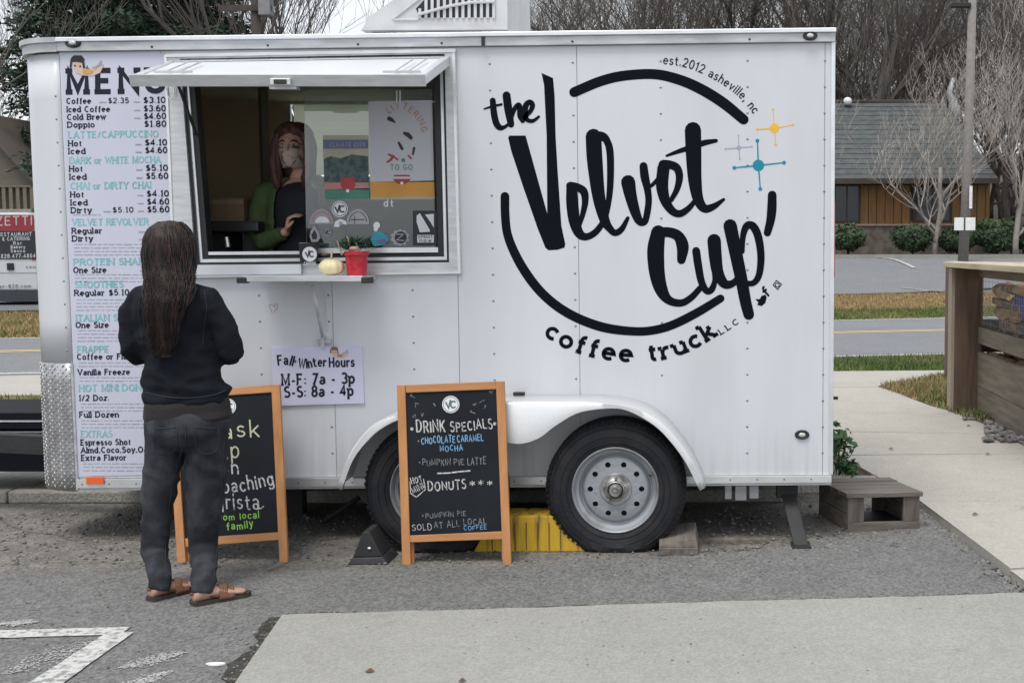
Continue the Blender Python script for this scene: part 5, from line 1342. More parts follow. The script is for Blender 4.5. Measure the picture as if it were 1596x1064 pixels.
for i in range(420):
    a = rng.uniform(0, 6.28); e = rng.uniform(-.2, 1.2); rr_ = rng.uniform(.3, 1) 
    p0 = Vector((c.x - .02 + rng.normal(0, .03), Yi + rng.normal(0, .022), zs0 + H2 + rng.uniform(.0, .05)))
    d = Vector((math.cos(a) * math.cos(e) * 1.3, math.sin(a) * math.cos(e), math.sin(e) * .8)) * rng.uniform(.02, .05)
    s = Vector((-math.sin(a), math.cos(a), .2)) * .0035
    m.add([p0 + d * .0, p0 + d * .5 + s, p0 + d, p0 + d * .5 - s], [(0, 1, 2, 3)])
tag(m.build('foliage', mat('pot_foliage', (.025, .075, .035), .6, var=.4, scale=20), r0), kind='stuff')
m = MB()
for dx, dz, dl in ((-.06, .02, .05), (-.012, .03, .07), (.028, .0, .04)): m.tube([(c.x + dx, Yi - .03, zs0 + H2 * .85), (c.x + dx - .02, Yi - .035, zs0 + H2 + dl)], [.005, .003], 6)
m.build('wood_pick', mat('pale_stick', (.42, .33, .2), .7), r0)
m = MB(); m.ellipsoid((c.x + .0, Yi - .045, zs0 + H2 + .012), (.022, .014, .012), 12, 6); m.build('ornament', mat('peach_ornament', (.5, .28, .2), .6), r0, smooth=True)
# cup bin and dispenser stand on the window ledge
Yc = YW - .035
a, b_ = P(470, 415, Yc), P(495, 379, Yc)
r0 = root('cup_holder', ((a.x + b_.x) / 2, Yc, a.z), 'black cup holder with a round white emblem left of the pumpkin', 'cup holder')
zb2 = P(470, 411.4, Yc).z
m = MB(); m.hexa([(a.x + .004, Yc - .03, zb2), (b_.x - .004, Yc - .03, zb2), (b_.x, Yc - .036, b_.z), (a.x, Yc - .036, b_.z), (a.x + .004, Yc + .015, zb2), (b_.x - .004, Yc + .015, zb2), (b_.x, Yc + .02, b_.z), (a.x, Yc + .02, b_.z)])
m.build('body', M_seal, r0, bevel=.002)
q = P(482.5, 396, Yc - .037); s2 = Yc / F
m = MB(); m.disc((q.x, q.y + .0004, q.z), 11.3 * s2); m.cur = 1
l = Lay(lambda x, y, k: (q.x + (x) * s2, q.y - .0008 - k * .0001, q.z - y * s2)); monogram(l, 0, 0, 11); m.add(l.mb.v, l.mb.f); m.build('emblem', [M_stkw, M_pblack], r0)
l = Lay(lambda x, y, k: (q.x + (x) * s2, q.y + .002 - k * .0001, q.z - y * s2)); l.text('COFFEE', [(-9, 17), (9, 17)], 4.5, .18); l.build('lettering', M_stkw, r0)
a, b_ = P(466, 410, Yc + .06), P(512, 381, Yc + .06)
r0 = root('napkin_dispenser', ((a.x + b_.x) / 2, Yc + .06, a.z), 'grey napkin dispenser behind the black cup holder at the window sill', 'dispenser')
zl = P(480, 392, YW).z
m = MB(); m.box(a.x, b_.x, YW + .052, YW + .12, zl + .0, P(480, 379, YW + .05).z); m.build('case', mat('grey_plastic', (.20, .20, .21), .5), r0, bevel=.004)
m = MB(); m.box(a.x - .004, b_.x + .002, YW + .045, YW + .124, P(480, 384, YW + .05).z, P(480, 378, YW + .05).z); m.build('lid', mat('grey_plastic_light', (.30, .30, .31), .5), r0, bevel=.003)

# ---- inside the trailer
a, b_ = P(333, 345, 6.3), P(382, 310, 6.3)
m = MB(); m.box(a.x, b_.x, 6.28, 6.42, a.z, b_.z); 
r0 = root('coffee_machine', tuple(P(350, 395, 6.3)), 'dark coffee machine on the counter left of the barista', 'coffee machine')
cz = 1.181
x0, x1 = P(318, 0, 6.3).x, P(412, 0, 6.3).x
m = MB(); m.box(x0, x1, 6.12, 6.46, P(350, 362, 6.2).z, P(350, 345, 6.2).z); m.build('head', mat('machine_black', (.025, .024, .026), .35), r0, bevel=.01)
m = MB(); m.box(x0 + .02, x0 + .11, 6.2, 6.44, cz, P(350, 362, 6.2).z - .001); m.box(x1 - .11, x1 - .02, 6.2, 6.44, cz, P(350, 362, 6.2).z - .001); m.build('column', M_chas, r0, bevel=.006)
m = MB(); m.box(x0, x1, 6.10, 6.46, cz + .19, cz + .215); m.build('drip_tray', M_alud, r0, bevel=.003)
m = MB(); q = P(352, 370, 6.12); m.tube([(q.x, 6.13, q.z), (q.x + .01, 6.12, q.z - .05)], .012, 8); m.build('spout', M_alu, r0)
x0, x1 = P(333, 0, 6.3).x, P(381, 0, 6.3).x; zt2 = P(350, 345, 6.2).z
m = MB(); m.box(x0, x1, 6.2, 6.4, zt2 + .001, P(350, 309, 6.25).z)
r0 = root('cardboard_box', ((x0 + x1) / 2, 6.3, zt2), 'brown cardboard box sitting on top of the dark coffee machine', 'box'); m.build('carton', mat('cardboard', (.16, .10, .06), .8), r0, bevel=.003)
m = MB(); m.box(x0, x1, 6.199, 6.2, zt2 + .09, zt2 + .11); m.build('tape', mat('tape', (.22, .16, .1), .4), r0)

# ---- chocks and blocks
def wedge(x0, x1, y0, y1, h, flip=False): 
    m = MB(); a, b_ = (x1, x0) if flip else (x0, x1)
    return m.add([(a, y0, 0), (b_, y0, 0), (b_, y0, h), (a, y1, 0), (b_, y1, 0), (b_, y1, h)], [(0, 1, 2), (3, 5, 4), (0, 3, 4, 1), (1, 4, 5, 2), (0, 2, 5, 3)])
xa_, xb_ = G(541, 880).x, G(606, 879).x; yc_ = G(541, 880).y
r0 = root('wheel_chock', (xa_, yc_, 0), 'black rubber chock wedged left of the left wheel', 'wheel chock')
m = MB(); h = .15
m.hexa([(xa_, yc_, 0), (xb_ - .0, yc_, 0), (xb_ - .03, yc_ + .01, .035), (xa_ + .02, yc_ + .01, .03), (xa_, yc_ + .2, 0), (xb_, yc_ + .2, 0), (xb_ - .03, yc_ + .19, .035), (xa_ + .02, yc_ + .19, .03)])
m.hexa([(xa_ + .022, yc_ + .015, .0305), (xb_ - .032, yc_ + .015, .0355), (xb_ - .09, yc_ + .02, h), (xb_ - .12, yc_ + .02, h), (xa_ + .022, yc_ + .18, .0305), (xb_ - .032, yc_ + .18, .0355), (xb_ - .09, yc_ + .17, h), (xb_ - .12, yc_ + .17, h)])
m.build('body', M_black, r0, bevel=.005)
m = MB(); m.ellipsoid((xa_ + .10, yc_ + .012, .075), (.009, .005, .006), 8, 6); m.build('bolt', M_alu, r0)
xa_, xb_ = G(1027, 866).x, G(1088, 862).x; yc_ = G(1050, 865).y
r0 = root('wood_block', (xa_, yc_, 0), 'two stacked offcuts of grey wood chocking the right wheel', 'wood block')
M_wood = mat('weathered_wood', (.17, .145, .125), .85, scale=2.5, col2=(.095, .08, .07), c2pos=(.35, .65), stretch=(1.2, 12, 12), bump=.5, bscale=16)
M_woodz = mat('weathered_wood_up', (.16, .135, .115), .85, scale=2.5, col2=(.085, .07, .06), c2pos=(.35, .65), stretch=(12, 12, 1.2), bump=.5, bscale=16)
M_woody = mat('weathered_wood_side', (.19, .165, .14), .85, scale=2.5, col2=(.10, .085, .072), c2pos=(.35, .65), stretch=(12, 1.2, 12), bump=.5, bscale=16)
m = MB(); m.box(xa_, xb_, yc_, yc_ + .26, 0, .036); m.build('plank', M_woody, r0, bevel=.003)
m = MB(); m.hexa([(xa_ + .0, yc_ + .01, .037), (xb_ - .0, yc_ + .01, .037), (xb_ - .012, yc_ + .02, .075), (xa_, yc_ + .02, .06), (xa_ + .0, yc_ + .26, .037), (xb_ - .0, yc_ + .26, .037), (xb_ - .015, yc_ + .26, .10), (xa_, yc_ + .26, .08)]); m.build('plank', M_woody, r0, bevel=.003)
# yellow block between the wheels
y0 = 5.60
a, b_, t0, t1 = P(738, 872, y0), P(912, 868, y0), P(766, 806, y0), P(868, 803, y0)
r0 = root('leveling_block', ((a.x + b_.x) / 2, y0, 0), 'yellow painted block wedged between the two trailer wheels', 'leveling block')
z1 = (t0.z + t1.z) / 2
m = MB(); m.hexa([(a.x, y0, 0), (b_.x, y0, 0), (t1.x, y0 + .01, z1), (t0.x, y0 + .01, z1), (a.x, y0 + .2, 0), (b_.x, y0 + .2, 0), (t1.x, y0 + .19, z1), (t0.x, y0 + .19, z1)])
M_yel = mat('worn_yellow_paint', (.52, .32, .02), .7, scale=2.6, detail=10, col2=(.13, .085, .03), c2pos=(.5, .72), stretch=(14, 6, .9), bump=.5, bscale=10)
m.build('block', M_yel, r0, bevel=.006)
m = MB()
for x in np.linspace(a.x + .09, b_.x - .12, 7): m.box(x, x + .004, y0 - .0006, y0 + .004, .01, z1 - .03)
m.build('grooves', mat('yellow_groove', (.14, .08, .01), .8), r0)
m = MB().box(G(1088, 858).x, G(1195, 850).x, 5.75, 5.8, .0, .02); 
tag(m.build('batten', M_woody), 'thin grey batten lying on the ground behind the right wheel', 'batten')

# ---- wooden step by the rear door
FLx = G(1321, 828); FRx = G(1433, 825); BLx = G(1293, 781); 
ex = Vector((FRx.x - FLx.x, FRx.y - FLx.y, 0)); wid = ex.length; ex.normalize(); ey = Vector((-ex.y, ex.x, 0)); ey = (ey + ex * -.17).normalized()
hgt = .198; dep = .42
r0 = root('wooden_step', (FLx.x, FLx.y, 0), 'grey weathered wooden step box on the asphalt behind the trailer', 'step')
O = Vector((FLx.x, FLx.y, 0))
def sb(u0, u1, v0, v1, z0, z1, name, m_):
    m = MB(); m.hexa([O + ex * u + ey * v + Vector((0, 0, z)) for u, v, z in ((u0, v0, z0), (u1, v0, z0), (u1, v0, z1), (u0, v0, z1), (u0, v1, z0), (u1, v1, z0), (u1, v1, z1), (u0, v1, z1))]); m.build(name, m_, r0, bevel=.002)
ztp = hgt - .022
for i in range(4): 
    d = dep / 4; sb(-.012 + rng.uniform(-.004, .004), wid + .012, -.012 + i * d, -.012 + (i + 1) * d - .006, ztp, hgt + rng.uniform(-.002, .002), 'top_plank', M_wood)
sb(.0, .085, .0, .02, .046, ztp - .001, 'front_post', M_woodz); sb(wid - .085, wid, .0, .02, .046, ztp - .001, 'front_post', M_woodz)
sb(.0, wid, -.002, .022, 0, .045, 'bottom_rail', M_wood)
sb(.0, .02, .024, dep - .03, .0, .085, 'side_plank', M_woody); sb(.0, .02, .024, dep - .03, .09, ztp - .001, 'side_plank', M_woody)
sb(wid - .02, wid, .024, dep - .03, .0, .085, 'side_plank', M_woody); sb(wid - .02, wid, .024, dep - .03, .09, ztp - .001, 'side_plank', M_woody)
sb(.0, .085, dep - .029, dep - .01, 0, ztp - .001, 'rear_post', M_woodz); sb(wid - .085, wid, dep - .029, dep - .01, 0, ztp - .001, 'rear_post', M_woodz)
sb(.022, wid - .022, .03, dep - .03, .002, .018, 'base_board', M_dark)

# ---- planter kerb and plants behind the rear corner
m = MB(); q = G(1290, 752); m.hexa([(q.x - .3, 6.95, 0), (G(1356, 747).x, 6.98, 0), (G(1352, 742).x, 7.0, .07), (q.x - .3, 6.97, .075), (q.x - .3, 7.12, 0), (G(1356, 747).x, 7.12, 0), (G(1350, 740).x, 7.1, .08), (q.x - .3, 7.12, .085)])
tag(m.build('kerb', M_curb, bevel=.006), kind='structure')
M_leaf = mat('shrub_leaf', (.035, .085, .03), .55, scale=12, col2=(.08, .15, .04), c2pos=(.4, .7))
M_hedge = mat('hedge_leaf', (.03, .058, .025), .6, scale=3, col2=(.055, .09, .035), c2pos=(.4, .7))
def leafcloud(name, c, r, n, s, m_, parent=None, droop=.3, shell=.55):
    a = rng.normal(0, 1, (n, 3)); a /= np.linalg.norm(a, axis=1)[:, None]
    rad = rng.uniform(shell, 1.03, n) ** 1; bump_ = np.array([1 + .38 * noise.noise(Vector(q * 1.9) + Vector(c)) for q in a])
    p = a * (rad * bump_)[:, None] * np.array(r) + np.array(c)
    n1 = rng.normal(0, 1, (n, 3)); u = np.cross(a + n1 * .6, rng.normal(0, 1, (n, 3))); u /= np.linalg.norm(u, axis=1)[:, None]
    v = np.cross(u, a + n1 * .6); v /= np.linalg.norm(v, axis=1)[:, None]
    ss = (s * rng.uniform(.6, 1.3, n))[:, None]
    V = np.stack([p - u * ss, p + v * ss * .45, p + u * ss, p - v * ss * .45], 1).reshape(-1, 3)
    m = MB(); m.v = [tuple(x) for x in V]; m.f = [(4 * i, 4 * i + 1, 4 * i + 2, 4 * i + 3) for i in range(n)]; m.m = [0] * n
    o = m.build(name, m_, parent); o['kind'] = 'stuff'; return o
for cx, cy, rr_, lab in ((1300, 690, .13, 'green leafy plant at the trailer rear corner beside the concrete path'), (1322, 728, .075, 'low sprig of green leaves on the kerb end right of the trailer corner')):
    q = P(cx, cy, 7.15); r0 = root('leafy_plant', (q.x, 7.15, .05), lab, 'plant')
    leafcloud('leaves', (q.x, 7.15, q.z), (rr_, .12, rr_ * 1.0), 260 if rr_ > .1 else 110, .028, M_leaf, r0, shell=.2)
    m = MB()
    for i in range(7): m.tube([(q.x + .01 * i - .03, 7.15, .04), (q.x + rng.normal(0, .05), 7.15 + rng.normal(0, .04), q.z + rng.uniform(0, .08))], [.004, .002], 5)
    m.build('stem', M_leaf, r0)
q = G(1378, 800); m = MB()
for cx, cy, s in ((1389, 700, .02), (1520, 802, .02), (1360, 742, .03), (1510, 664, .022), (1540, 708, .02), (560, 1052, .0), (576, 1047, .018), (720, 1062, .014)):
    if s == 0: continue
    p = G(cx, cy, .05 if cy < 900 else .021); m.add([(p.x - s, p.y, p.z + .002), (p.x, p.y - s * .6, p.z + .006), (p.x + s, p.y + .004, p.z + .003), (p.x, p.y + s * .7, p.z + .012)], [(0, 1, 2, 3)])
tag(m.build('fallen_leaves', mat('dead_leaf', (.10, .06, .035), .8)), kind='stuff')

# ---- timber enclosure on the right
M_ptop = mat('pale_rail_wood', (.50, .43, .31), .75, scale=2, col2=(.36, .30, .21), c2pos=(.35, .7), stretch=(10, 1.2, 10), bump=.3, bscale=16)
M_pst = mat('post_wood', (.15, .10, .07), .8, scale=2, col2=(.075, .05, .038), c2pos=(.35, .7), stretch=(10, 10, 1), bump=.3, bscale=16)
M_pside = mat('old_board', (.20, .165, .125), .85, scale=2, col2=(.11, .09, .07), c2pos=(.35, .7), stretch=(10, 1, 10), bump=.5, bscale=14)
EY0, EY1 = 10.1, 7.4
ex0 = P(1532, 500, EY0).x
r0 = root('timber_enclosure', (ex0, 9.0, 0), 'weathered timber enclosure with wire mesh side right of the path', 'enclosure')
zc = 1.33
m = MB(); m.box(P(1489, 500, EY0).x, ex0, EY0, EY0 + .2, 0, zc - .05); m.build('post', M_pst, r0, bevel=.004)
m = MB(); m.box(P(1489, 500, EY0).x - .03, P(1489, 500, EY0).x - .002, EY0 + .02, EY0 + .16, .0, zc - .052); m.build('post_lit_side', mat('lit_side_wood', (.30, .25, .19), .8, scale=2, stretch=(10, 10, 1), bump=.3), r0)  # paler slab: the post's lit left face put into the colour
m = MB(); m.box(P(1480, 405, EY0).x, ex0 + .12, EY1, EY0 + .28, zc - .045, zc); m.build('cap_rail', M_ptop, r0, bevel=.004)
m = MB(); m.box(ex0 + .121, ex0 + 4, EY0 + .0, EY0 + .2, zc - .04, zc - .003); m.build('cap_rail', M_ptop, r0, bevel=.004)
m = MB(); m.box(ex0 - .04, ex0 - .0, EY1, EY0 - .002, zc - .13, zc - .046); m.build('top_board', M_pside, r0, bevel=.003)
for z0_, z1_ in ((.60, .74), (.24, .53), (.0, .235)):
    m = MB(); m.box(ex0 - .04, ex0 - .002, EY1, EY0 - .002, z0_ + .04, z1_ + .04); m.build('side_board', M_pside, r0, bevel=.003)
for z0_, z1_ in ((.52, .8), (.25, .5), (.0, .24)):
    m = MB(); m.box(ex0 + .002, ex0 + 4, EY0 + .05, EY0 + .09, z0_ + .04, z1_ + .04); m.build('rear_board', M_pside, r0, bevel=.003)
m = MB(); m.box(ex0 + .01, ex0 + .12, EY1 + 0.1, EY1 + .2, 0, zc - .046); m.box(ex0 + 1.9, ex0 + 2.02, EY0 + .1, EY0 + .2, 0, zc - .05); m.build('inner_post', M_pst, r0)
m = MB(); q = P(1483, 440, 12.6); m.box(q.x - .04, q.x + .07, 12.6, 12.72, 0, 1.27); m.build('far_post', M_pst, r0)
m = MB(); m.box(q.x - .04, q.x + .07, EY0 + .32, 12.75, 1.271, 1.31); m.build('cap_rail', M_ptop, r0)
m = MB()
for y in np.arange(EY1, EY0, .05): m.tube([(ex0 - .02, y, .79), (ex0 - .02, y, 1.2)], .0016, 3)
for z in np.arange(.82, 1.2, .05): m.tube([(ex0 - .02, EY1, z), (ex0 - .02, EY0, z)], .0016, 3)
tag(m.build('wire_mesh', mat('galvanised_wire', (.32, .32, .33), .5, metal=.5), r0), kind='stuff')
M_bark2 = mat('log_bark', (.33, .19, .11), .9, scale=9, col2=(.12, .07, .05), c2pos=(.4, .65), bump=.6, bscale=15)
ends_ = [mat('log_end_pale', (.62, .45, .28), .8, var=.25, scale=20), mat('log_end_rust', (.36, .17, .10), .8, var=.3, scale=20), mat('log_end_ochre', (.46, .30, .13), .8, var=.3, scale=20), mat('log_end_grey', (.30, .26, .22), .85, var=.3, scale=20)]
protos_l = []
for v in range(6):
    rn = random.Random(v); n = 9 if v % 2 else 7; m = MB()
    sh = [(math.cos(2 * math.pi * j / n) * rn.uniform(.75, 1.05), math.sin(2 * math.pi * j / n) * rn.uniform(.7, 1.05)) for j in range(n)]
    if v % 3 == 0: sh = [(x, min(y, .25)) for x, y in sh]
    rgs = [[(x, a_ * .068 * k_, b_ * .068 * k_) for a_, b_ in sh] for x, k_ in ((0, .93), (.012, 1), (.2, 1.02), (.40, .98))]
    m.rings(rgs, cap=False); m.cur = 1; m.add(rgs[0], [tuple(range(n))]); m.cur = 0; m.add(rgs[-1], [tuple(range(n))])
    protos_l.append((m, v))
cntl = 0; done_l = {}
for l_i, r_i in [(l, r_) for l in range(3) for r_ in range(9)]:
    for c_i in range(5):
        z = .34 + r_i * .094; y = 9.72 - l_i * .45 + rng.uniform(-.05, .05)
        if z > .80 and not (l_i < 2 and c_i < 3 - l_i): continue
        v = int(rng.integers(0, 6)); e_ = int(rng.integers(0, 4)); key = (v, e_)
        p = (ex0 + .065 + c_i * .112 + (r_i % 2) * .05 + rng.uniform(-.012, .012), y, z + rng.uniform(-.012, .012))
        if key not in done_l:
            mm, _ = protos_l[v]; o = mm.build('firewood_log', [M_bark2, ends_[e_]], None, loc=(0, 0, 0)); done_l[key] = o
        else: o = done_l[key].copy(); COL.objects.link(o)
        o.location = p; o.rotation_euler = (rng.uniform(0, 6.28), rng.uniform(-.06, .06), 1.5 + rng.uniform(-.22, .12)); o.scale = (1, rng.uniform(.8, 1.15), rng.uniform(.8, 1.1))
        tag(o, 'split firewood log stacked behind the wire mesh of the timber enclosure', 'firewood', 'firewood logs stacked in the enclosure')
m = MB(); rg = []
for i in range(9):
    y = 8.70 + i * .075; rg.append([Vector((ex0 + .24 + .17 * math.cos(t) + .05 * noise.noise(Vector((i * .7, t, 0))), y, 1.0 + .15 * math.sin(t) - .0 + .07 * noise.noise(Vector((i * .9, t * 1.3, 5))))) for t in np.linspace(0, 2 * math.pi, 17)[:-1]])
m.rings(rg); tr = root('tarpaulin', (ex0 + .3, 8.6, .7), 'crumpled blue tarpaulin behind the wire mesh of the enclosure', 'tarpaulin'); m.build('sheet', mat('blue_tarp', (.03, .045, .28), .5, var=.3, scale=4, bump=.6, bscale=8), tr, smooth=True)
m = MB(); m.box(ex0 + .52, ex0 + .9, 7.7, 9.3, .045, .78); m.build('stack_under_sheet', M_pside, tr)
# ================================================================== PEOPLE
M_skin = mat('skin', (.42, .25, .18), .5, var=.06, scale=6)
M_skin2 = mat('barista_skin', (.62, .36, .27), .5, var=.06, scale=6)  # one even, lighter skin tone for the barista
M_jack = mat('dark_jacket', (.0062, .0078, .013), .85, var=.35, scale=7, bump=.4, bscale=160, spec=.2)
M_shirt = mat('brown_undershirt', (.015, .011, .011), .85, var=.3, scale=8, bump=.4, bscale=160)
M_jean = mat('black_jeans', (.017, .019, .024), .85, scale=6, col2=(.060, .064, .074), c2pos=(.42, .72), stretch=(1.5, 1.5, 1.2), bump=.4, bscale=220, spec=.25)
M_hair = mat('dark_brown_hair', (.011, .008, .007), .45, spec=.35, scale=9, col2=(.058, .030, .022), c2pos=(.45, .75), stretch=(6, 6, .6), bump=.6, bscale=18)
M_hair2 = mat('auburn_hair', (.07, .028, .02), .5, scale=9, col2=(.14, .06, .045), c2pos=(.4, .75), stretch=(6, 6, .6), bump=.5, bscale=18)
M_sandal = mat('brown_leather', (.13, .055, .03), .6, var=.2, scale=20)
M_sole = mat('sandal_sole', (.045, .035, .03), .8)
M_green = mat('green_fleece', (.065, .105, .038), .9, var=.25, scale=7, bump=.4, bscale=120)
M_bshirt = mat('black_shirt', (.012, .012, .018), .8, var=.2)
M_mask = mat('cloth_mask', (.58, .46, .40), .8, scale=26, col2=(.20, .12, .11), c2pos=(.54, .62))
M_eye = mat('eye_white', (.7, .68, .65), .3); M_iris = mat('iris', (.03, .02, .015), .2); M_lip = mat('lips', (.35, .12, .10), .5)

def hand(mb, w, fdir, pdir, size=.18, curl=.9, mirror=1):
    """palm + five fingers from the wrist w along fdir; pdir = direction the palm faces"""
    f = Vector(fdir).normalized(); n = Vector(pdir); n = (n - f * n.dot(f)).normalized(); s = f.cross(n) * mirror
    pl = size * .48
    secs = []
    for t, wd, th in ((0, .42, .34), (.35, .62, .36), (.75, .80, .32), (1.0, .78, .24)):
        c = Vector(w) + f * pl * t; a = size * .48 * wd / 2; b = size * .5 * th / 2
        secs.append([c + s * a * math.cos(q) + n * b * math.sin(q) for q in np.linspace(0, 2 * math.pi, 13)[:-1]])
    mb.rings(secs)
    for i, (u, L_, r) in enumerate(((-.33, .80, .048), (-.11, .95, .052), (.11, .90, .050), (.32, .72, .043))):
        base = Vector(w) + f * pl * .88 + s * size * .5 * u * .95
        L_ *= size * .5; d = f.copy(); p = base; pts = [p]; 
        for j, (fr, ang) in enumerate(((.45, curl * .7), (.32, curl * 1.1), (.23, curl * .8))):
            d = (d * math.cos(ang) + n * math.sin(ang)).normalized() if True else d
            nn = n; p = p + d * L_ * fr; pts.append(p)
        mb.tube(pts, [size * r, size * r * .95, size * r * .88, size * r * .7], 8)
    b = Vector(w) + f * pl * .22 - s * size * .16
    d1 = (f * .6 - s * .75 + n * .35).normalized(); d2 = (f * .85 - s * .2 + n * .55).normalized()
    mb.tube([b, b + d1 * size * .2, b + d1 * size * .2 + d2 * size * .17, b + d1 * size * .2 + d2 * size * .3], [size * .075, size * .062, size * .055, size * .04], 8)
def fold(fx, fz, amp, seed=0, dirn=(0, 0, 1), thr=0.0):
    def f(c):
        q = Vector((c.x * fx + seed, c.y * fx, c.z * fz)); v = noise.noise(q) + .5 * noise.noise(q * 2.1)
        v = 1 - abs(v) * 2.2
        return amp * (v - .5)
    return f

# ---- woman seen from behind
YCu = 5.0
def C(px, py, dy=0.0): 
    p = P(px, py, YCu + dy) if dy else P(px, py, YCu); return Vector((p.x, YCu + dy, p.z))
u = YCu / F
hl, hr = G(236, 938), G(303, 945)
cust = root('person', (C(285, 900).x, YCu, 0), 'woman with long dark hair in black jacket, jeans and brown sandals, back to the camera', 'person')
def foot(mb, heel, dirv, L_=.215):
    d = Vector((dirv[0], dirv[1], 0)).normalized(); s = Vector((-d.y, d.x, 0)); z0 = .018
    secs = []
    for t, hw, h in ((-.02, .018, .035), (.03, .028, .058), (.18, .030, .066), (.4, .030, .055), (.62, .038, .038), (.8, .042, .026), (.92, .036, .018)):
        c = Vector((heel.x, heel.y, z0)) + d * L_ * t
        secs.append([c + s * hw * math.cos(q) + Vector((0, 0, h / 2 + h / 2 * math.sin(q))) for q in np.linspace(0, 2 * math.pi, 13)[:-1]])
    mb.rings(secs)
    for k, (o, l) in enumerate(((-.030, .93), (-.013, 1.0), (.002, .98), (.016, .94), (.029, .87))):
        if True:
            a = Vector((heel.x, heel.y, z0 + .012)) + d * L_ * .84 + s * o * 1.0; b = Vector((heel.x, heel.y, z0 + .009)) + d * L_ * l + s * o
            mb.tube([a, (a + b) / 2 + Vector((0, 0, .003)), b], [.010 if k else .013, .0095, .007], 8)
    return d, s
ld, rd = Vector((.10, .17, 0)), Vector((.152, .15, 0))
# body: one continuous skin surface
b = MB()
dl, sl_ = foot(b, hl, ld); dr, sr_ = foot(b, hr, rd)
ankL = Vector((hl.x, hl.y, .10)) + dl * .045; ankR = Vector((hr.x, hr.y, .10)) + dr * .045
kneeL, kneeR = C(244, 800, .0), C(318, 795, .0); hipL, hipR = C(262, 670, .01), C(320, 670, .01)
b.tube([hipL, (hipL + kneeL) / 2, kneeL, C(240, 860), (ankL + C(238, 900)) / 2, ankL, ankL - Vector((0, 0, .05))], [.075, .058, .040, .034, .024, .022, .026], 14)
b.tube([hipR, (hipR + kneeR) / 2, kneeR, C(317, 855), (ankR + C(315, 900)) / 2, ankR, ankR - Vector((0, 0, .05))], [.075, .058, .040, .036, .028, .025, .028], 14)
def sec(px, py, hw, d, dy=0): c = C(px, py); return (c.x, YCu + dy, c.z, hw * u, d)
b.loft([sec(291, 690, 40, .08), sec(291, 660, 56, .105), sec(290, 620, 54, .10), sec(284, 570, 44, .08), sec(275, 510, 46, .09), sec(269, 468, 40, .07), sec(267, 450, 22, .05), sec(266, 420, 17, .048), sec(266, 395, 17, .05)])
shL, elL, haL = C(216, 468), C(209, 542, -.0), C(262, 552, .24)
shR, elR, haR = C(324, 474), C(359, 546, .0), C(285, 545, .26)
b.tube([C(252, 472), shL, (shL + elL) / 2, elL, (elL + haL) / 2, haL], [.03, .032, .032, .024, .022, .018], 12)
b.tube([C(283, 474), shR, (shR + elR) / 2, elR, (elR + haR) / 2, haR], [.03, .032, .032, .024, .022, .018], 12)
hand(b, haL, (haL - elL) + Vector((.05, 0, .03)), (.1, -.6, .3), .165, .6, 1); hand(b, haR, (haR - elR) + Vector((-.05, 0, -.02)), (.1, -.6, .2), .165, .6, -1)
hc = C(266, 387, .02)
b.ellipsoid(tuple(hc), (.074, .092, .102), 20, 14); b.ellipsoid((hc.x + .012, hc.y + .045, hc.z - .045), (.052, .055, .065), 16, 10)
fd = Vector((.35, 1, 0)).normalized(); fs_ = Vector((1, -.35, 0)).normalized()
nb = hc + fd * .098; b.tube([nb + Vector((0, 0, .02)), nb + fd * .016 + Vector((0, 0, -.018)), nb + Vector((0, 0, -.026))], [.008, .013, .009], 8)
for s in (-1, 1): b.ellipsoid(tuple(hc + fs_ * .076 * s + Vector((0, 0, -.015))), (.012, .016, .027), 10, 8)
fused('body', b, M_skin, cust, .0075, 4)
for s in (-1, 1):
    q = hc + fd * .086 + fs_ * .030 * s + Vector((0, 0, .004)); m = MB(); m.ellipsoid(tuple(q), (.012, .012, .009), 10, 8); e_ = m.build('eye', M_eye, cust, smooth=True)
m = MB(); q = hc + fd * .098 + Vector((0, 0, -.052)); m.ellipsoid(tuple(q), (.02, .012, .006), 10, 6); m.build('lips', M_lip, cust, smooth=True)
# jacket
b = MB()
b.loft([sec(291, 628, 66, .125, .005), sec(290, 612, 68, .128, .005), sec(287, 590, 64, .12), sec(282, 565, 61, .115), sec(277, 535, 60, .115), sec(272, 505, 62, .12), sec(269, 480, 62, .118), sec(268, 464, 60, .105), sec(267, 452, 52, .092), sec(267, 444, 38, .08), sec(267, 436, 26, .068), sec(267, 428, 21, .06)], 28)
b.tube([C(244, 462), C(222, 464), C(207, 484, -.005), C(205, 520, -.01), C(208, 545, -.01), C(216, 553, .04), C(250, 552, .22)], [.06, .060, .054, .050, .050, .045, .034], 16)
b.tube([C(292, 464), C(320, 470), C(338, 496), C(352, 525), C(362, 549), C(352, 554, .06), C(300, 547, .24)], [.066, .066, .061, .057, .056, .048, .034], 16)
b.ellipsoid(tuple(C(262, 460, -.085)), (.10, .045, .05), 16, 10)       # hood lying on the back
def jw(c):
    z = c.z; base = fold(4.5, 9, .020, 3)(c); low = max(0, min(1, (1.02 - z) / .16)) 
    q = Vector((c.x * 1.6 + 9, c.y * 2, z * 26 + c.x * 2.5)); return base * (.5 + .3 * low) + .012 * low * noise.noise(q) * 1.4
jk_ = fused('jacket', b, M_jack, cust, .0085, 3, jw)
b = MB()
b.loft([sec(289, 610, 60, .115, .005), sec(291, 630, 65.5, .128, .005), sec(291.5, 645, 67, .131, .005), (C(292, 653).x, YCu + .005, C(292, 653).z, 66.5 * u, .130)][::-1], 28)
fused('undershirt', b, M_shirt, cust, .008, 2, fold(2.5, 10, .007, 8))
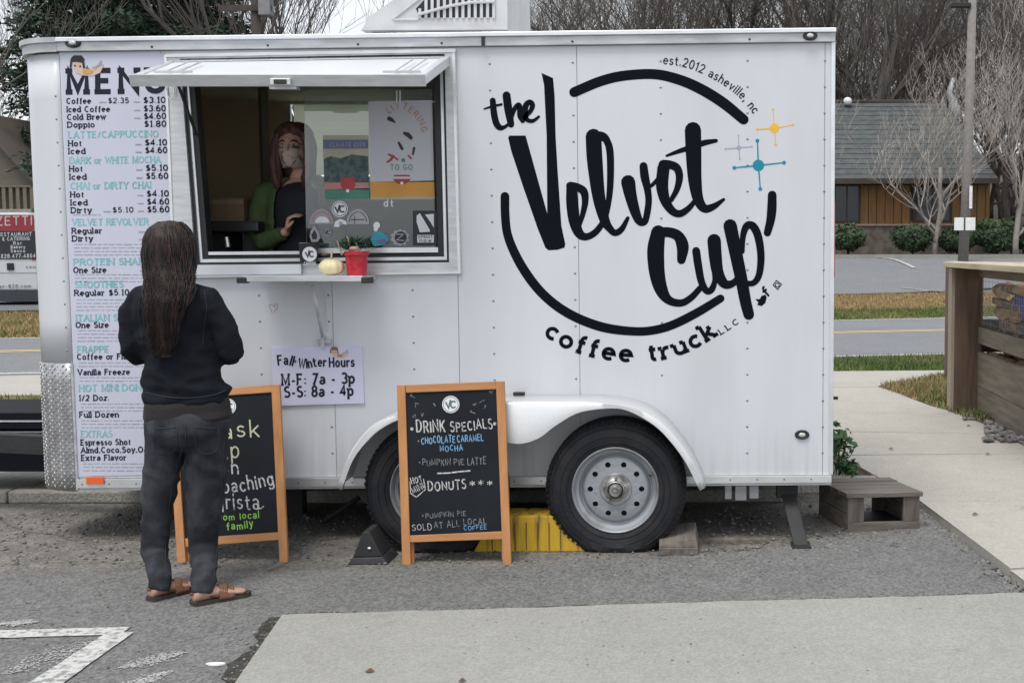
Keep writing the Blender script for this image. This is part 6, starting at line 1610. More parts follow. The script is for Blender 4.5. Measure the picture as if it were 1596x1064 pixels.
# jeans
b = MB()
b.loft([sec(291, 700, 30, .08, .005), sec(291, 688, 58, .115, .005), sec(291.5, 672, 64, .130, .0), sec(292, 655, 65, .128, .0), sec(291, 632, 60, .118, .005)], 28)
def leg(pts): 
    b.tube([p for p, r in pts], [r * u for p, r in pts], 20)
aL, aR = Vector(ankL), Vector(ankR)
leg([(C(260, 668), 33), (C(257, 700, .0), 30.5), (C(251, 745, .0), 26.5), (C(244, 800, -.01), 22), (C(240, 860, .0), 19.5), (C(240, 860).lerp(aL, .55), 17), (Vector((aL.x, aL.y - .003, .075)), 15.5), (Vector((aL.x - .004, aL.y - .012, .045)), 15.5)])
leg([(C(321, 668), 33), (C(322, 700, .0), 32), (C(321, 745, .0), 29), (C(319, 795, -.01), 25.5), (C(317, 855, .0), 21), (C(316, 855).lerp(aR, .55), 17.5), (Vector((aR.x, aR.y - .003, .08)), 15.5), (Vector((aR.x - .004, aR.y - .012, .05)), 15.5)])
def jn(c):
    z = c.z; knee = math.exp(-((z - .42) / .16) ** 2) + math.exp(-((z - .12) / .07) ** 2) + .8 * math.exp(-((z - .74) / .07) ** 2)
    q = Vector((c.x * 9 + 4, c.y * 7, z * 17 + c.x * 9)); return max(-.004, .011 * knee * (1 - 2.6 * abs(noise.noise(q))) * (.6 + noise.noise(c * 5)) + .004 * noise.noise(c * 11))
je_ = fused('jeans', b, M_jean, cust, .0085, 3, jn)
from mathutils.bvhtree import BVHTree
def seam(ob, name, lines, m_, r=.0016):     # a raised seam that follows the cloth
    off = Vector(ob['_o']); bv = BVHTree.FromPolygons([v.co + off for v in ob.data.vertices], [p.vertices[:] for p in ob.data.polygons])
    m = MB()
    for ln in lines:
        pts = []
        for px, py in catmull([(a_, b_) for a_, b_ in ln], 5):
            d = ray(px, py).normalized(); h_, n_, i_, di = bv.ray_cast(CAM, d)
            if h_ is not None and di < 6: pts.append(h_ + (n_ if n_.dot(d) < 0 else -n_) * r * .4)
        if len(pts) > 2: m.tube(pts, r, 5)
    if m.v: m.build(name, m_, ob, smooth=True)
M_seam = mat('seam_thread', (.022, .025, .032), .8)
seam(je_, 'pocket_seam', [[(240, 668), (276, 666)], [(240, 668), (243, 700), (259, 708), (274, 698), (276, 666)], [(304, 665), (340, 668)], [(304, 665), (306, 697), (322, 707), (338, 699), (340, 668)]], M_seam, .0022)
seam(je_, 'leg_seam', [[(290, 660), (289, 690)], [(283, 700), (268, 760), (260, 820), (256, 900)], [(349, 690), (345, 760), (340, 830), (333, 905)]], M_seam, .0018)
seam(jk_, 'hood_edge', [[(233, 452), (246, 474), (262, 492), (283, 484), (300, 462), (306, 448)]], mat('jacket_seam', (.012, .014, .02), .8), .006)
seam(jk_, 'sleeve_seam', [[(318, 452), (322, 480), (318, 510), (316, 540)], [(222, 456), (216, 480), (220, 510), (224, 540)]], mat('jacket_seam', (.007, .008, .012), .8), .002)
seam(jk_, 'hem_band', [[(228, 612), (255, 618), (290, 620), (330, 616), (352, 608)]], mat('jacket_seam', (.012, .014, .02), .8), .003)
# hair
b = MB()
def hs2(px, py, hw, d, dy): c = C(px, py, dy); return (c.x, YCu + dy, c.z, hw * u, d)
b.loft([hs2(266, 344.5, 8, .025, .01), hs2(266, 349, 22, .065, .012), hs2(265, 358, 29, .088, .012), hs2(265, 374, 34, .102, .005), hs2(265, 395, 35.5, .102, -.005), hs2(266, 415, 34.5, .095, -.02), hs2(266, 432, 32, .08, -.05), hs2(264, 450, 30, .055, -.088), hs2(260, 470, 24, .042, -.118), hs2(256, 495, 18, .034, -.130), hs2(256, 518, 20, .028, -.132), hs2(253, 536, 12, .02, -.128), hs2(252, 546, 5, .012, -.125)][::-1], 28)
hb_ = fused('hair', b, M_hair, cust, .008, 3, fold(22, 3, .006, 1))
m = MB(); prof = [(266, 346, 16, .05, .0), (265, 358, 29, .088, .012), (265, 374, 34.5, .102, .005), (265, 395, 36, .102, -.005), (266, 415, 35, .095, -.02), (266, 432, 33, .08, -.05), (264, 450, 32, .055, -.088), (260, 470, 26, .045, -.118), (256, 495, 22, .036, -.130), (256, 518, 17, .030, -.134), (254, 540, 10, .024, -.132), (252, 556, 5, .02, -.13)]
for i in range(900):
    a = rng.uniform(math.pi * .95, math.pi * 2.05); ph = rng.uniform(0, 6.28); n_ = int(rng.integers(8, 13)); k0 = int(rng.integers(0, 3)); am = rng.uniform(.004, .018)
    pts = []; sc_ = (rng.uniform(.92, 1.05) if i % 5 else rng.uniform(1.02, 1.10)) if i % 3 else rng.uniform(.4, 1.0)
    for j in range(k0, min(n_, len(prof))):
        px, py, hw, d, dy = prof[j]; c = C(px, py, dy)
        wv = am * (j / 5) * math.sin(j * 1.5 + ph)
        pts.append(Vector((c.x + math.cos(a) * hw * u * sc_ + wv, YCu + dy + math.sin(a) * d * 1.03 - .002 - abs(wv) * .3, c.z + rng.uniform(-.01, .01) * 0)))
    if len(pts) > 2:
        cc = catmull([tuple(p) for p in pts], 3); m.tube(cc, list(np.linspace(.0021, .0006, len(cc))), 4, cap=False)
st_ = m.build('hair_strands', M_hair, hb_, smooth=True); st_['kind'] = 'stuff'
# sandals
for (h0, d, s) in ((hl, dl, sl_), (hr, dr, sr_)):
    m = MB(); L_ = .228; out = []
    for t, w in ((-.045, .018), (-.02, .03), (.1, .036), (.35, .034), (.6, .043), (.8, .047), (.93, .040), (.99, .022)): out.append((t, w))
    pts = [Vector((h0.x, h0.y, 0)) + d * L_ * t + s * w for t, w in out] + [Vector((h0.x, h0.y, 0)) + d * L_ * t - s * w for t, w in out[::-1]]
    m.poly([p + Vector((0, 0, .008)) for p in pts], (0, 0, .014)); sd_ = m.build('sandal', M_sole, cust, bevel=.003)
    m = MB()
    for t0, t1, hh in ((.66, .58, .048), (.55, .46, .06)):
        A_1 = Vector((h0.x, h0.y, .018)) + d * L_ * t0 + s * .042; B_1 = Vector((h0.x, h0.y, .018)) + d * L_ * t1 - s * .042; M_1 = (A_1 + B_1) / 2 + Vector((0, 0, hh - .01))
        pts = catmull([tuple(A_1), tuple(A_1 * .75 + B_1 * .25 + Vector((0, 0, hh * .8 - .01))), tuple(M_1), tuple(A_1 * .25 + B_1 * .75 + Vector((0, 0, hh * .8 - .01))), tuple(B_1)], 4)
        for q in (-.014, -.007, 0, .007, .014): m.tube([Vector(p) + d * q for p in pts], .0055, 6)
    m.tube([Vector((h0.x, h0.y, .03)) + d * L_ * .40 + s * .036, Vector((h0.x, h0.y, .055)) - d * .012 , Vector((h0.x, h0.y, .03)) + d * L_ * .4 - s * .036], .006, 6)
    m.build('strap', M_sandal, sd_, smooth=True)

# ---- barista inside
YB_ = 6.18
def D(px, py, dy=0.0): p = P(px, py, YB_ + dy); return Vector((p.x, YB_ + dy, p.z))
v_ = YB_ / F
fz = zi0 + .013
bar_ = root('person', (D(462, 400).x, YB_ + .2, fz), 'barista in green fleece and face mask behind the open serving window', 'person')
def se(px, py, hw, d, dy=.1): c = D(px, py); return (c.x, YB_ + dy, c.z, hw * v_, d)
b = MB()
hc = D(458, 229, .06)
b.ellipsoid(tuple(hc), (.074, .092, .104), 22, 16); b.ellipsoid((hc.x, hc.y - .04, hc.z - .05), (.052, .055, .062), 16, 10)
b.loft([se(462, 420, 40, .11), se(463, 370, 44, .11), se(463, 330, 46, .12), se(463, 300, 50, .11), se(462, 284, 36, .08), se(461, 276, 20, .055), se(460, 245, 16, .05)])
cx_ = D(462, 400).x
for s in (-1, 1): b.tube([(cx_ + .09 * s, YB_ + .12, D(0, 415).z), (cx_ + .10 * s, YB_ + .11, fz + .48), (cx_ + .10 * s, YB_ + .14, fz + .08), (cx_ + .10 * s, YB_ + .14, fz + .03)], [.085, .055, .04, .04], 12); b.tube([(cx_ + .10 * s, YB_ + .16, fz + .035), (cx_ + .11 * s, YB_ - .02, fz + .03)], [.035, .03], 10)
sL, eL, wL = D(415, 298, .10), D(403, 374, .06), D(448, 361, -.07)
sR, eR, wR = D(512, 298, .10), D(528, 372, .08), D(505, 405, -.02)
b.tube([D(440, 290, .1), sL, eL, wL], [.05, .045, .038, .024], 12); b.tube([D(485, 290, .1), sR, eR, wR], [.05, .045, .038, .024], 12)
hand(b, wL, (.25, -.2, 1), (.9, .1, -.2), .17, 1.2, 1); hand(b, wR, (-.5, -.4, -.2), (0, 0, -1), .165, .5, -1)
nb = hc + Vector((0, -.094, 0)); b.tube([nb + Vector((0, .006, .022)), nb + Vector((0, -.016, -.016)), nb + Vector((0, .0, -.026))], [.008, .013, .009], 8)
for s in (-1, 1): b.ellipsoid((hc.x + .077 * s, hc.y + .005, hc.z - .015), (.010, .016, .027), 10, 8)
b.tube([(hc.x - .035, hc.y - .080, hc.z + .022), (hc.x, hc.y - .088, hc.z + .026), (hc.x + .035, hc.y - .080, hc.z + .022)], .010, 8)
fused('body', b, M_skin2, bar_, .0075, 3)
for s in (-1, 1):
    q = (hc.x + .030 * s, hc.y - .0775, hc.z + .006); m = MB(); m.ellipsoid(q, (.0125, .009, .0058), 12, 8); e_ = m.build('eye', M_eye, bar_, smooth=True)
    m = MB(); m.ellipsoid((q[0], q[1] - .0072, q[2]), (.005, .003, .0048), 10, 6); m.build('iris', M_iris, e_, smooth=True)
    m = MB(); m.tube([(hc.x + .014 * s, hc.y - .091, hc.z + .022), (hc.x + .032 * s, hc.y - .088, hc.z + .027), (hc.x + .048 * s, hc.y - .074, hc.z + .020)], [.004, .0045, .002], 6); m.build('eyebrow', M_hair2, bar_)
m = MB()
for s in (-1, 1): m.tube([(hc.x + .031 * s + .024 * math.cos(t), hc.y - .095 + .02 * abs(math.cos(t)) * (1 if s * math.cos(t) > 0 else .2), hc.z + .004 + .017 * math.sin(t)) for t in np.linspace(0, 2 * math.pi, 17)], .0018, 5, cap=False); m.tube([(hc.x + .054 * s, hc.y - .076, hc.z + .010), (hc.x + .078 * s, hc.y - .01, hc.z + .006)], .0018, 5)
m.tube([(hc.x - .007, hc.y - .097, hc.z + .008), (hc.x + .007, hc.y - .097, hc.z + .008)], .0018, 5); m.build('glasses', M_seal, bar_)
# mask: shell over nose, mouth and chin
m = MB(); rg = []
for i in range(7):
    t = i / 6; z = hc.z - .006 - t * .105; pr = .104 + .018 * math.sin(t * math.pi * .9) - .028 * t
    rg.append([Vector((hc.x + (.073 - .018 * t) * math.sin(R(a)), hc.y + .012 - pr * math.cos(R(a)) ** 1.0, z + .012 * math.cos(R(a * 2)) * (1 - t))) for a in np.linspace(-78, 78, 13)])
m.v = [tuple(p) for r_ in rg for p in r_]; m.f = [(i * 13 + j, i * 13 + j + 1, (i + 1) * 13 + j + 1, (i + 1) * 13 + j) for i in range(6) for j in range(12)]; m.m = [0] * len(m.f)
mk = m.build('face_mask', M_mask, bar_, smooth=True); s__ = mk.modifiers.new('s', 'SOLIDIFY'); s__.thickness = .003
b = MB()      # hair: shell open at the face plus locks to the shoulders
b.loft([(hc.x, hc.y + .01, hc.z + .126, .03, .04), (hc.x, hc.y + .012, hc.z + .115, .062, .075), (hc.x, hc.y + .014, hc.z + .085, .088, .098), (hc.x, hc.y + .022, hc.z + .05, .096, .094), (hc.x, hc.y + .05, hc.z + .0, .100, .068), (hc.x, hc.y + .05, hc.z - .06, .104, .062), (hc.x, hc.y + .055, hc.z - .12, .10, .055), (hc.x, hc.y + .06, hc.z - .17, .08, .05)][::-1], 24)
for s in (-1, 1): b.tube([(hc.x + .065 * s, hc.y - .035, hc.z + .07), (hc.x + .086 * s, hc.y - .03, hc.z + .0), (hc.x + .09 * s, hc.y - .03, hc.z - .09), (hc.x + .075 * s, hc.y - .045, hc.z - .17), (hc.x + .07 * s, hc.y - .05, hc.z - .22)], [.022, .024, .03, .026, .012], 10)
fused('hair', b, M_hair2, bar_, .008, 2, fold(20, 3, .010, 5))
b = MB()
b.loft([se(463, 430, 50, .125), se(463, 370, 50, .125), se(463, 330, 50, .132), se(463, 300, 48, .118), se(462, 287, 34, .09), se(462, 281, 24, .07)], 24)
fused('shirt', b, M_bshirt, bar_, .009, 3)
b = MB()      # fleece: two open fronts and sleeves
def half_j(s, x0):
    rg = []
    for py, hw, d in ((432, 63, .14), (395, 62, .142), (350, 60, .145), (315, 60, .14), (296, 56, .125), (284, 40, .10), (276, 27, .085)):
        c = D(463, py); o = []; i_ = []
        for a in np.linspace(R(36), R(180), 11):        # 0 = straight ahead, 180 = back
            o.append(Vector((c.x + s * hw * v_ * math.sin(a), YB_ + .1 - d * math.cos(a), c.z))); i_.append(Vector((c.x + s * (hw * v_ - .012) * math.sin(a), YB_ + .1 - (d - .012) * math.cos(a), c.z)))
        rg.append(o + i_[::-1])
    b.rings(rg)
half_j(-1, 0); half_j(1, 0)
b.tube([D(433, 292, .1), D(414, 299, .10), D(404, 335, .08), D(401, 368, .05), D(412, 376, .0), D(442, 365, -.06)], [.055, .062, .056, .054, .05, .036], 14)
b.tube([D(490, 292, .1), D(512, 299, .10), D(522, 335, .09), D(528, 370, .07), D(515, 395, .01)], [.055, .062, .056, .052, .038], 14)
b.tube([D(440, 283, .02), D(436, 276, .08), D(448, 272, .15), D(470, 272, .16), D(486, 276, .08), D(482, 283, .02)], [.016, .02, .02, .02, .02, .016], 10)
fused('fleece_jacket', b, M_green, bar_, .0085, 2, fold(5, 9, .008, 2))
# ================================================================== BACKGROUND
M_bark = mat('grey_bark', (.125, .11, .097), .9, var=.35, scale=3, bump=.5, bscale=20)
M_barkd = mat('dark_bark', (.055, .046, .04), .9, var=.35, scale=3, bump=.5, bscale=20)
M_barkl = mat('pale_bark', (.30, .27, .24), .85, var=.25, scale=4, bump=.3, bscale=20)
M_twig = mat('twigs', (.098, .086, .076), .9, var=.3, scale=1)
M_pine = mat('pine_needles', (.022, .045, .026), .7, var=.45, scale=1.2)
def bare_tree(seed, H, r0, spread=.5, up_=.5, depth=5, first=.3, nb=(3, 4), lean=0.0, twigr=.006, kink=.12, shrink=.68):
    rn = random.Random(seed); T_ = MB(); B_ = MB()
    def grow(p, d, L_, r, lev, mb, ns=5):
        pts = [p]; rad = [r]; q = p.copy(); dd = d.copy()
        for i in range(ns):
            dd = (dd + Vector((rn.gauss(0, kink), rn.gauss(0, kink), rn.gauss(0, kink) + .03 * lev))).normalized()
            q = q + dd * L_ / ns; pts.append(q.copy()); rad.append(max(twigr * .5, r * (1 - (.45 if lev == 0 else .6) * (i + 1) / ns)))
        n = 7 if lev == 0 else 5 if lev == 1 else 3
        mb.tube(pts, rad, n, cap=(lev == 0))
        if lev >= depth: return
        k = rn.randint(*nb) + (3 if lev == 0 else 1 if lev == 1 else 0)
        for i in range(k):
            t = rn.uniform(first if lev == 0 else .25, 1.0); t = 1.0 if i == 0 else t
            j = min(ns - 1, int(t * ns)); f = t * ns - j; bp = pts[j].lerp(pts[j + 1], min(1, f)); br = rad[j] * .9
            ax = Vector((rn.gauss(0, 1), rn.gauss(0, 1), 0)).normalized()
            nd = (dd * (1 - spread) + ax * spread + Vector((0, 0, up_ * .5))).normalized()
            if i == 0: nd = (dd + ax * .25).normalized()
            grow(bp, nd, L_ * rn.uniform(shrink - .13, shrink + .1), max(twigr * .5, min(br * .72, rad[-1] * 1.3 if lev else br * .6)), lev + 1, B_, 4 if lev < 2 else 3)
    grow(Vector((0, 0, -.2)), Vector((lean, 0, 1)).normalized(), H * .52, r0, 0, T_)
    return T_, B_
def make_bare(seed, m1, m2, label, group=None, name='bare_tree', **k):
    T_, B_ = bare_tree(seed, **k)
    r = root(name, (0, 0, 0), label, 'tree', group)
    T_.build('trunk', m1, r, smooth=True); B_.build('crown', m2, r)
    return r
tl = 'bare leafless tree in the winter wood behind the buildings'
tg = 'bare trees of the wood on the hillside'
protos = [make_bare(11 + i, M_barkd, M_twig, tl, tg, H=h, r0=r_, depth=5, spread=s, nb=n, first=f, twigr=.012, kink=.16, up_=(.5, .2, .35, .6, .25)[i])
          for i, (h, r_, s, n, f) in enumerate(((17, .27, .52, (3, 4), .3), (20, .33, .46, (3, 4), .4), (14, .18, .58, (3, 4), .2), (19, .26, .50, (3, 4), .3), (12, .10, .6, (3, 4), .1)))]
used_ = set()
def place(i, x, y, rz, sc, label=None):
    p = protos[i]; z = terr(x, y)
    if i not in used_:
        used_.add(i); p.location = (x, y, z); p.rotation_euler = (0, 0, rz); p.scale = (sc,) * 3; o = p
        if label: o['label'] = label
        return o
    return copy_tree(p, (x, y, z), rz, sc, label or tl, tg)
rt_ = random.Random(5); cnt = 0
for row_y, n, a0, a1 in ((63, 11, .06, .31), (69, 14, -.15, .31), (77, 15, -.18, .31), (88, 15, -.19, .31), (104, 14, -.2, .31)):
    for i in range(n):
        a = a0 + (a1 - a0) * (i + rt_.uniform(.1, .9)) / n; y = row_y + rt_.uniform(-3, 3)
        place(rt_.choice([0, 1, 2, 3, 4, 2]), a * y, y, rt_.uniform(0, 6.28), rt_.uniform(.75, 1.15))
# nearer distinct trees
def special(px, py_base, Y, label, seed, **k):
    p = P(px, py_base, Y); r = make_bare(seed, k.pop('m1', M_barkd), k.pop('m2', M_twig), label, **k); r.location = (p.x, Y, terr(p.x, Y)); return r
special(1322, 390, 57, 'tall forked bare tree rising just right of the trailer roof behind the brown building', 31, H=18, r0=.33, depth=5, spread=.3, nb=(2, 3), first=.35, twigr=.016)
special(470, 390, 44, 'multi stemmed bare tree above the trailer roof left of the air conditioner', 33, H=15, r0=.25, depth=5, spread=.30, nb=(3, 4), first=.15, twigr=.014)
special(545, 390, 47, 'bare branching tree peeking out directly beside the air conditioner', 35, H=14, r0=.2, depth=5, spread=.42, nb=(3, 3), first=.2, twigr=.014)
special(515, 390, 50, 'dark dense bare tree between the forked tree and the air conditioner', 37, H=15, r0=.22, depth=5, spread=.45, nb=(3, 4), first=.2, twigr=.014)
special(360, 390, 46, 'slim bare trunks seen over the trailer roof right of the pines', 36, H=15, r0=.2, depth=4, spread=.2, nb=(2, 3), first=.3, twigr=.016, m2=M_barkd)
special(-70, 400, 26, 'bare tree with long slanting branches at the left edge of the picture', 38, H=12, r0=.16, depth=6, spread=.5, nb=(3, 4), first=.15, twigr=.009, m1=M_bark)
special(60, 400, 52, 'fine twigged bare tree behind the trailer nose below the pines', 39, H=13, r0=.16, depth=5, spread=.45, nb=(3, 4), first=.1, twigr=.012)
special(-10, 400, 56, 'bushy bare tree behind the brown house at the left edge', 40, H=12, r0=.16, depth=5, spread=.5, nb=(3, 4), first=.05, twigr=.014)
special(1458, 388, 48.5, 'small pale barked tree with spreading bare branches in front of the brown building', 41, H=7.6, r0=.13, depth=5, spread=.55, nb=(3, 4), first=.12, up_=.35, twigr=.014, m1=M_barkl, m2=M_barkl, name='ornamental_tree')
special(1583, 388, 47.5, 'pale bare ornamental tree at the right edge beyond the lamp post', 42, H=8.6, r0=.13, depth=5, spread=.5, nb=(3, 4), first=.12, up_=.4, twigr=.014, m1=M_barkl, m2=M_barkl, name='ornamental_tree')

# pines at the upper left
def pine(seed, H, label, x, y):
    rn = np.random.default_rng(seed); r = root('pine_tree', (0, 0, 0), label, 'tree', None)
    m = MB(); m.tube([(0, 0, -.2), (.1, 0, H * .4), (0, .1, H)], [.28, .2, .04], 9); m.build('trunk', M_barkd, r, smooth=True)
    br = MB(); V = []; 
    z = H * .18
    while z < H * .99:
        k = int(rn.integers(3, 6)); Lb = (H - z) * .30 + .6
        for i in range(k):
            a = rn.uniform(0, 6.28); L_ = Lb * rn.uniform(.55, 1.15); d = Vector((math.cos(a), math.sin(a), rn.uniform(-.12, .22))).normalized()
            p0 = Vector((0, 0, z)); p1 = p0 + d * L_ * .6; p2 = p0 + d * L_ + Vector((0, 0, -.12 * L_)); br.tube([p0, p1, p2], [.05, .03, .01], 4, cap=False)
            n = int(70 * L_)
            for _ in range(n):
                t = rn.uniform(.25, 1.02); c = p0.lerp(p2, t) + Vector(rn.normal(0, .16 + .10 * (1 - t) , 3)) * (.6 + .25 * L_ * .4)
                u_ = Vector(rn.normal(0, 1, 3)); u_.z *= .5; u_ = u_.normalized() * .16; w_ = u_.cross(Vector(rn.normal(0, 1, 3))).normalized() * .05
                V += [c - u_, c + w_, c + u_, c - w_]
        z += rn.uniform(.28, .5)
    tag(br.build('branches', M_barkd, r), kind='stuff')
    m = MB(); m.v = [tuple(v) for v in V]; m.f = [(i, i + 1, i + 2, i + 3) for i in range(0, len(V), 4)]; m.m = [0] * len(m.f)
    o = m.build('crown', M_pine, r); o['kind'] = 'stuff'
    r.location = (x, y, terr(x, y)); return r
for i, (px, Y, H, lab) in enumerate(((150, 46, 17, 'dark pine tree nearest the left end of the trailer roof'), (205, 50, 16, 'pine tree second from the left above the menu end of the roof'), (262, 45, 18, 'dense dark pine tree above the window end of the trailer roof'), (325, 52, 17, 'pine tree rightmost of the four above the trailer roof'))):
    q = P(px, 390, Y); pine(50 + i, H, lab, q.x, Y)

# utility pole upper left, lamp post right
q = P(410, 390, 38)
r0 = root('utility_pole', (q.x, 38, terr(q.x, 38)), 'dark wooden utility pole above the trailer roof, with a crossarm', 'utility pole')
z0 = terr(q.x, 38); m = MB(); m.tube([(q.x, 38, z0), (q.x, 38, 12.5)], [.17, .14], 12); m.build('pole', M_barkd, r0, smooth=True)
za = P(410, 14, 38).z; m = MB(); m.box(q.x - 1.1, q.x + .55, 37.8, 37.86, za - .1, za + .08); m.build('crossarm', M_barkd, r0)
m = MB(); m.box(q.x + .18, q.x + .55, 37.7, 38.1, za - .25, za + .45); m.build('transformer', mat('grey_metal', (.2, .2, .21), .5), r0, bevel=.03)
q = P(1501, 402, 44); tq = P(1516, 10, 44)
z0 = terr(q.x, 44)
r0 = root('lamp_post', (q.x, 44, z0), 'tall grey lamp post in the far parking lot with small white notices', 'lamp post')
m = MB(); m.tube([(q.x, 44, z0), (q.x + .1, 44, 4), (tq.x, 44, 11)], [.20, .18, .15], 14); m.build('pole', mat('concrete_pole', (.19, .175, .165), .8, var=.15), r0, smooth=True)
m = MB(); m.box(tq.x - .8, tq.x - .1, 43.8, 44.1, 10.15, 10.3); m.build('lamp_head', M_chas, r0, bevel=.02)
for a_px, b_px in ((1487, 1502), (1504.5, 1520)):
    a, b_ = P(a_px, 359, 43.75), P(b_px, 339, 43.75); m = MB(); m.box(a.x, b_.x, 43.72, 43.75, a.z, b_.z); m.build('notice', mat('notice_white', (.72, .72, .72), .5), r0)
m = MB(); a = P(1515, 325, 43.75); b_ = P(1511, 290, 43.75); m.box(b_.x, a.x, 43.72, 43.78, a.z, b_.z); m.build('conduit', mat('notice_white', (.7, .7, .7)), r0)

# brown building on the right
YBd = 51.5; gz = terr(0, 51)
M_brd = mat('amber_boards', (.25, .135, .048), .8, scale=2, col2=(.18, .09, .035), c2pos=(.35, .7), stretch=(4, 4, .5), bump=.3, bscale=10)
M_roofs = mat('grey_green_shingle', (.085, .093, .093), .85, scale=2.5, col2=(.055, .062, .065), c2pos=(.4, .65), stretch=(1, 1, 3), bump=.5, bscale=9)
M_trimb = mat('dark_brown_trim', (.055, .04, .032), .8)
M_stoneb = mat('stone_veneer', (.11, .09, .075), .9, scale=3, col2=(.17, .145, .12), c2pos=(.4, .6), bump=.8, bscale=8)
M_wing = mat('dark_pane', (.012, .016, .024), .12, var=.1)
bl_ = P(1000, 385, YBd).x; br2 = P(1541, 385, YBd).x
bld = root('brown_building', ((bl_ + br2) / 2, YBd, gz), 'single storey building with amber board walls and grey shingle roof across the road', 'building')
ze = P(1420, 282, YBd).z
m = MB(); m.box(bl_, br2, YBd + .03, YBd + 8, gz, ze); m.build('wall', M_trimb, bld)
zst = P(1400, 352, YBd).z
# board cladding one by one, windows left open
wins = [(1302, 1338, 288, 344), (1426, 1480, 292, 343)]
x = P(1250, 300, YBd).x; step = .36
while x < br2 - .02:
    x1 = min(x + step - .03, br2); cpx = PX0 + (x + step / 2) / YBd * F
    segs = [(zst + .01, ze - .18)]
    for w0, w1, y0, y1 in wins:
        if w0 - 8 < cpx < w1 + 8:
            zt3, zb3 = P(w0, y0 - 2, YBd).z, P(w0, y1 + 2, YBd).z; segs = [(zst + .01, zb3), (zt3, ze - .18)]
    for s0, s1 in segs:
        if s1 - s0 > .05: m = MB(); m.box(x, x1, YBd - .02, YBd + .029, s0, s1); m.build('board', M_brd, bld)
    x += step
m = MB(); m.box(P(1250, 300, YBd).x, br2 + .02, YBd - .12, YBd + .028, gz, zst); m.build('stone_base', M_stoneb, bld)
m = MB(); m.box(P(1250, 300, YBd).x, br2 + .05, YBd - .2, YBd + .02, zst + .001, zst + .08); m.build('stone_sill', mat('tan_sill', (.3, .24, .18), .8), bld)
for w0, w1, y0, y1 in wins:
    a, b_ = P(w0, y1, YBd), P(w1, y0, YBd); t = .1
    m = MB(); m.box(a.x - t, a.x, YBd - .05, YBd, a.z - t, b_.z + t); m.box(b_.x, b_.x + t, YBd - .05, YBd, a.z - t, b_.z + t); m.box(a.x, b_.x, YBd - .05, YBd, b_.z, b_.z + t); m.box(a.x, b_.x, YBd - .05, YBd, a.z - t, a.z)
    wn = m.build('window', M_trimb, bld); m = MB(); m.box(a.x, b_.x, YBd - .015, YBd - .005, a.z, b_.z); m.build('pane', M_wing, wn)
    m = MB(); mx2 = (a.x + b_.x) / 2; m.box(mx2 - .03, mx2 + .03, YBd - .04, YBd - .016, a.z, b_.z); m.build('mullion', M_trimb, wn)
rr0, rr1 = P(1000, 160, YBd + 4), P(1470, 159.5, YBd + 4)
e0, e1 = P(960, 276, YBd - .9), P(1556, 288, YBd - .9); ez = (P(1420, 279, YBd - .9).z)
A0 = Vector((e0.x, YBd - .9, ez)); A1 = Vector((e1.x, YBd - .9, ez)); Bk = Vector((e1.x, YBd + 9, ez)); Bk0 = Vector((e0.x, YBd + 9, ez)); T0 = Vector((rr0.x, YBd + 4, rr0.z)); T1 = Vector((rr1.x, YBd + 4, rr0.z))
m = MB(); m.add([A0, A1, Bk, Bk0, T0, T1], [(0, 1, 5, 4), (1, 2, 5), (2, 3, 4, 5), (3, 0, 4), (3, 2, 1, 0)]); rf = m.build('roof', M_roofs, bld)
m = MB(); n = 16     # shingle courses
for i in range(n):
    t = i / n; a = A0.lerp(T0, t); b_ = A1.lerp(T1, t); m.hexa([a + Vector((0, -.03, .0)), b_ + Vector((0, -.03, .0)), b_ + Vector((0, 0, .012)), a + Vector((0, 0, .012)), a + Vector((0, .35, .2)), b_ + Vector((-.1, .35, .2)), b_ + Vector((-.1, .35, .22)), a + Vector((0, .35, .22))])
tag(m.build('shingle_courses', M_roofs, rf), kind='stuff')
m = MB(); m.box(A0.x, A1.x, YBd - .95, YBd - .9, ez - .2, ez + .03); m.build('fascia', M_trimb, bld)
m = MB(); m.tube([T0 + Vector((0, 0, .02)), T1 + Vector((0, 0, .02))], .09, 6); m.build('ridge_cap', M_trimb, rf)
q = P(1322, 157, YBd + 3.4); m = MB(); m.ellipsoid((q.x, YBd + 3.6, q.z), (.2, .2, .18), 12, 8); m.build('roof_vent', mat('notice_white', (.6, .6, .6)), rf, smooth=True)
q = P(1479, 170, YBd + 6); m = MB(); m.tube([(q.x + .5, YBd + 7, q.z - .4), (q.x + .5, YBd + 7, q.z + .2), (q.x + .2, YBd + 7, q.z + .9), (q.x + .4, YBd + 7, q.z + 1.6)], [.3, .25, .15, .1], 10); 
m.build('flue_pipe', mat('grey_metal2', (.4, .4, .41), .5), rf, smooth=True)
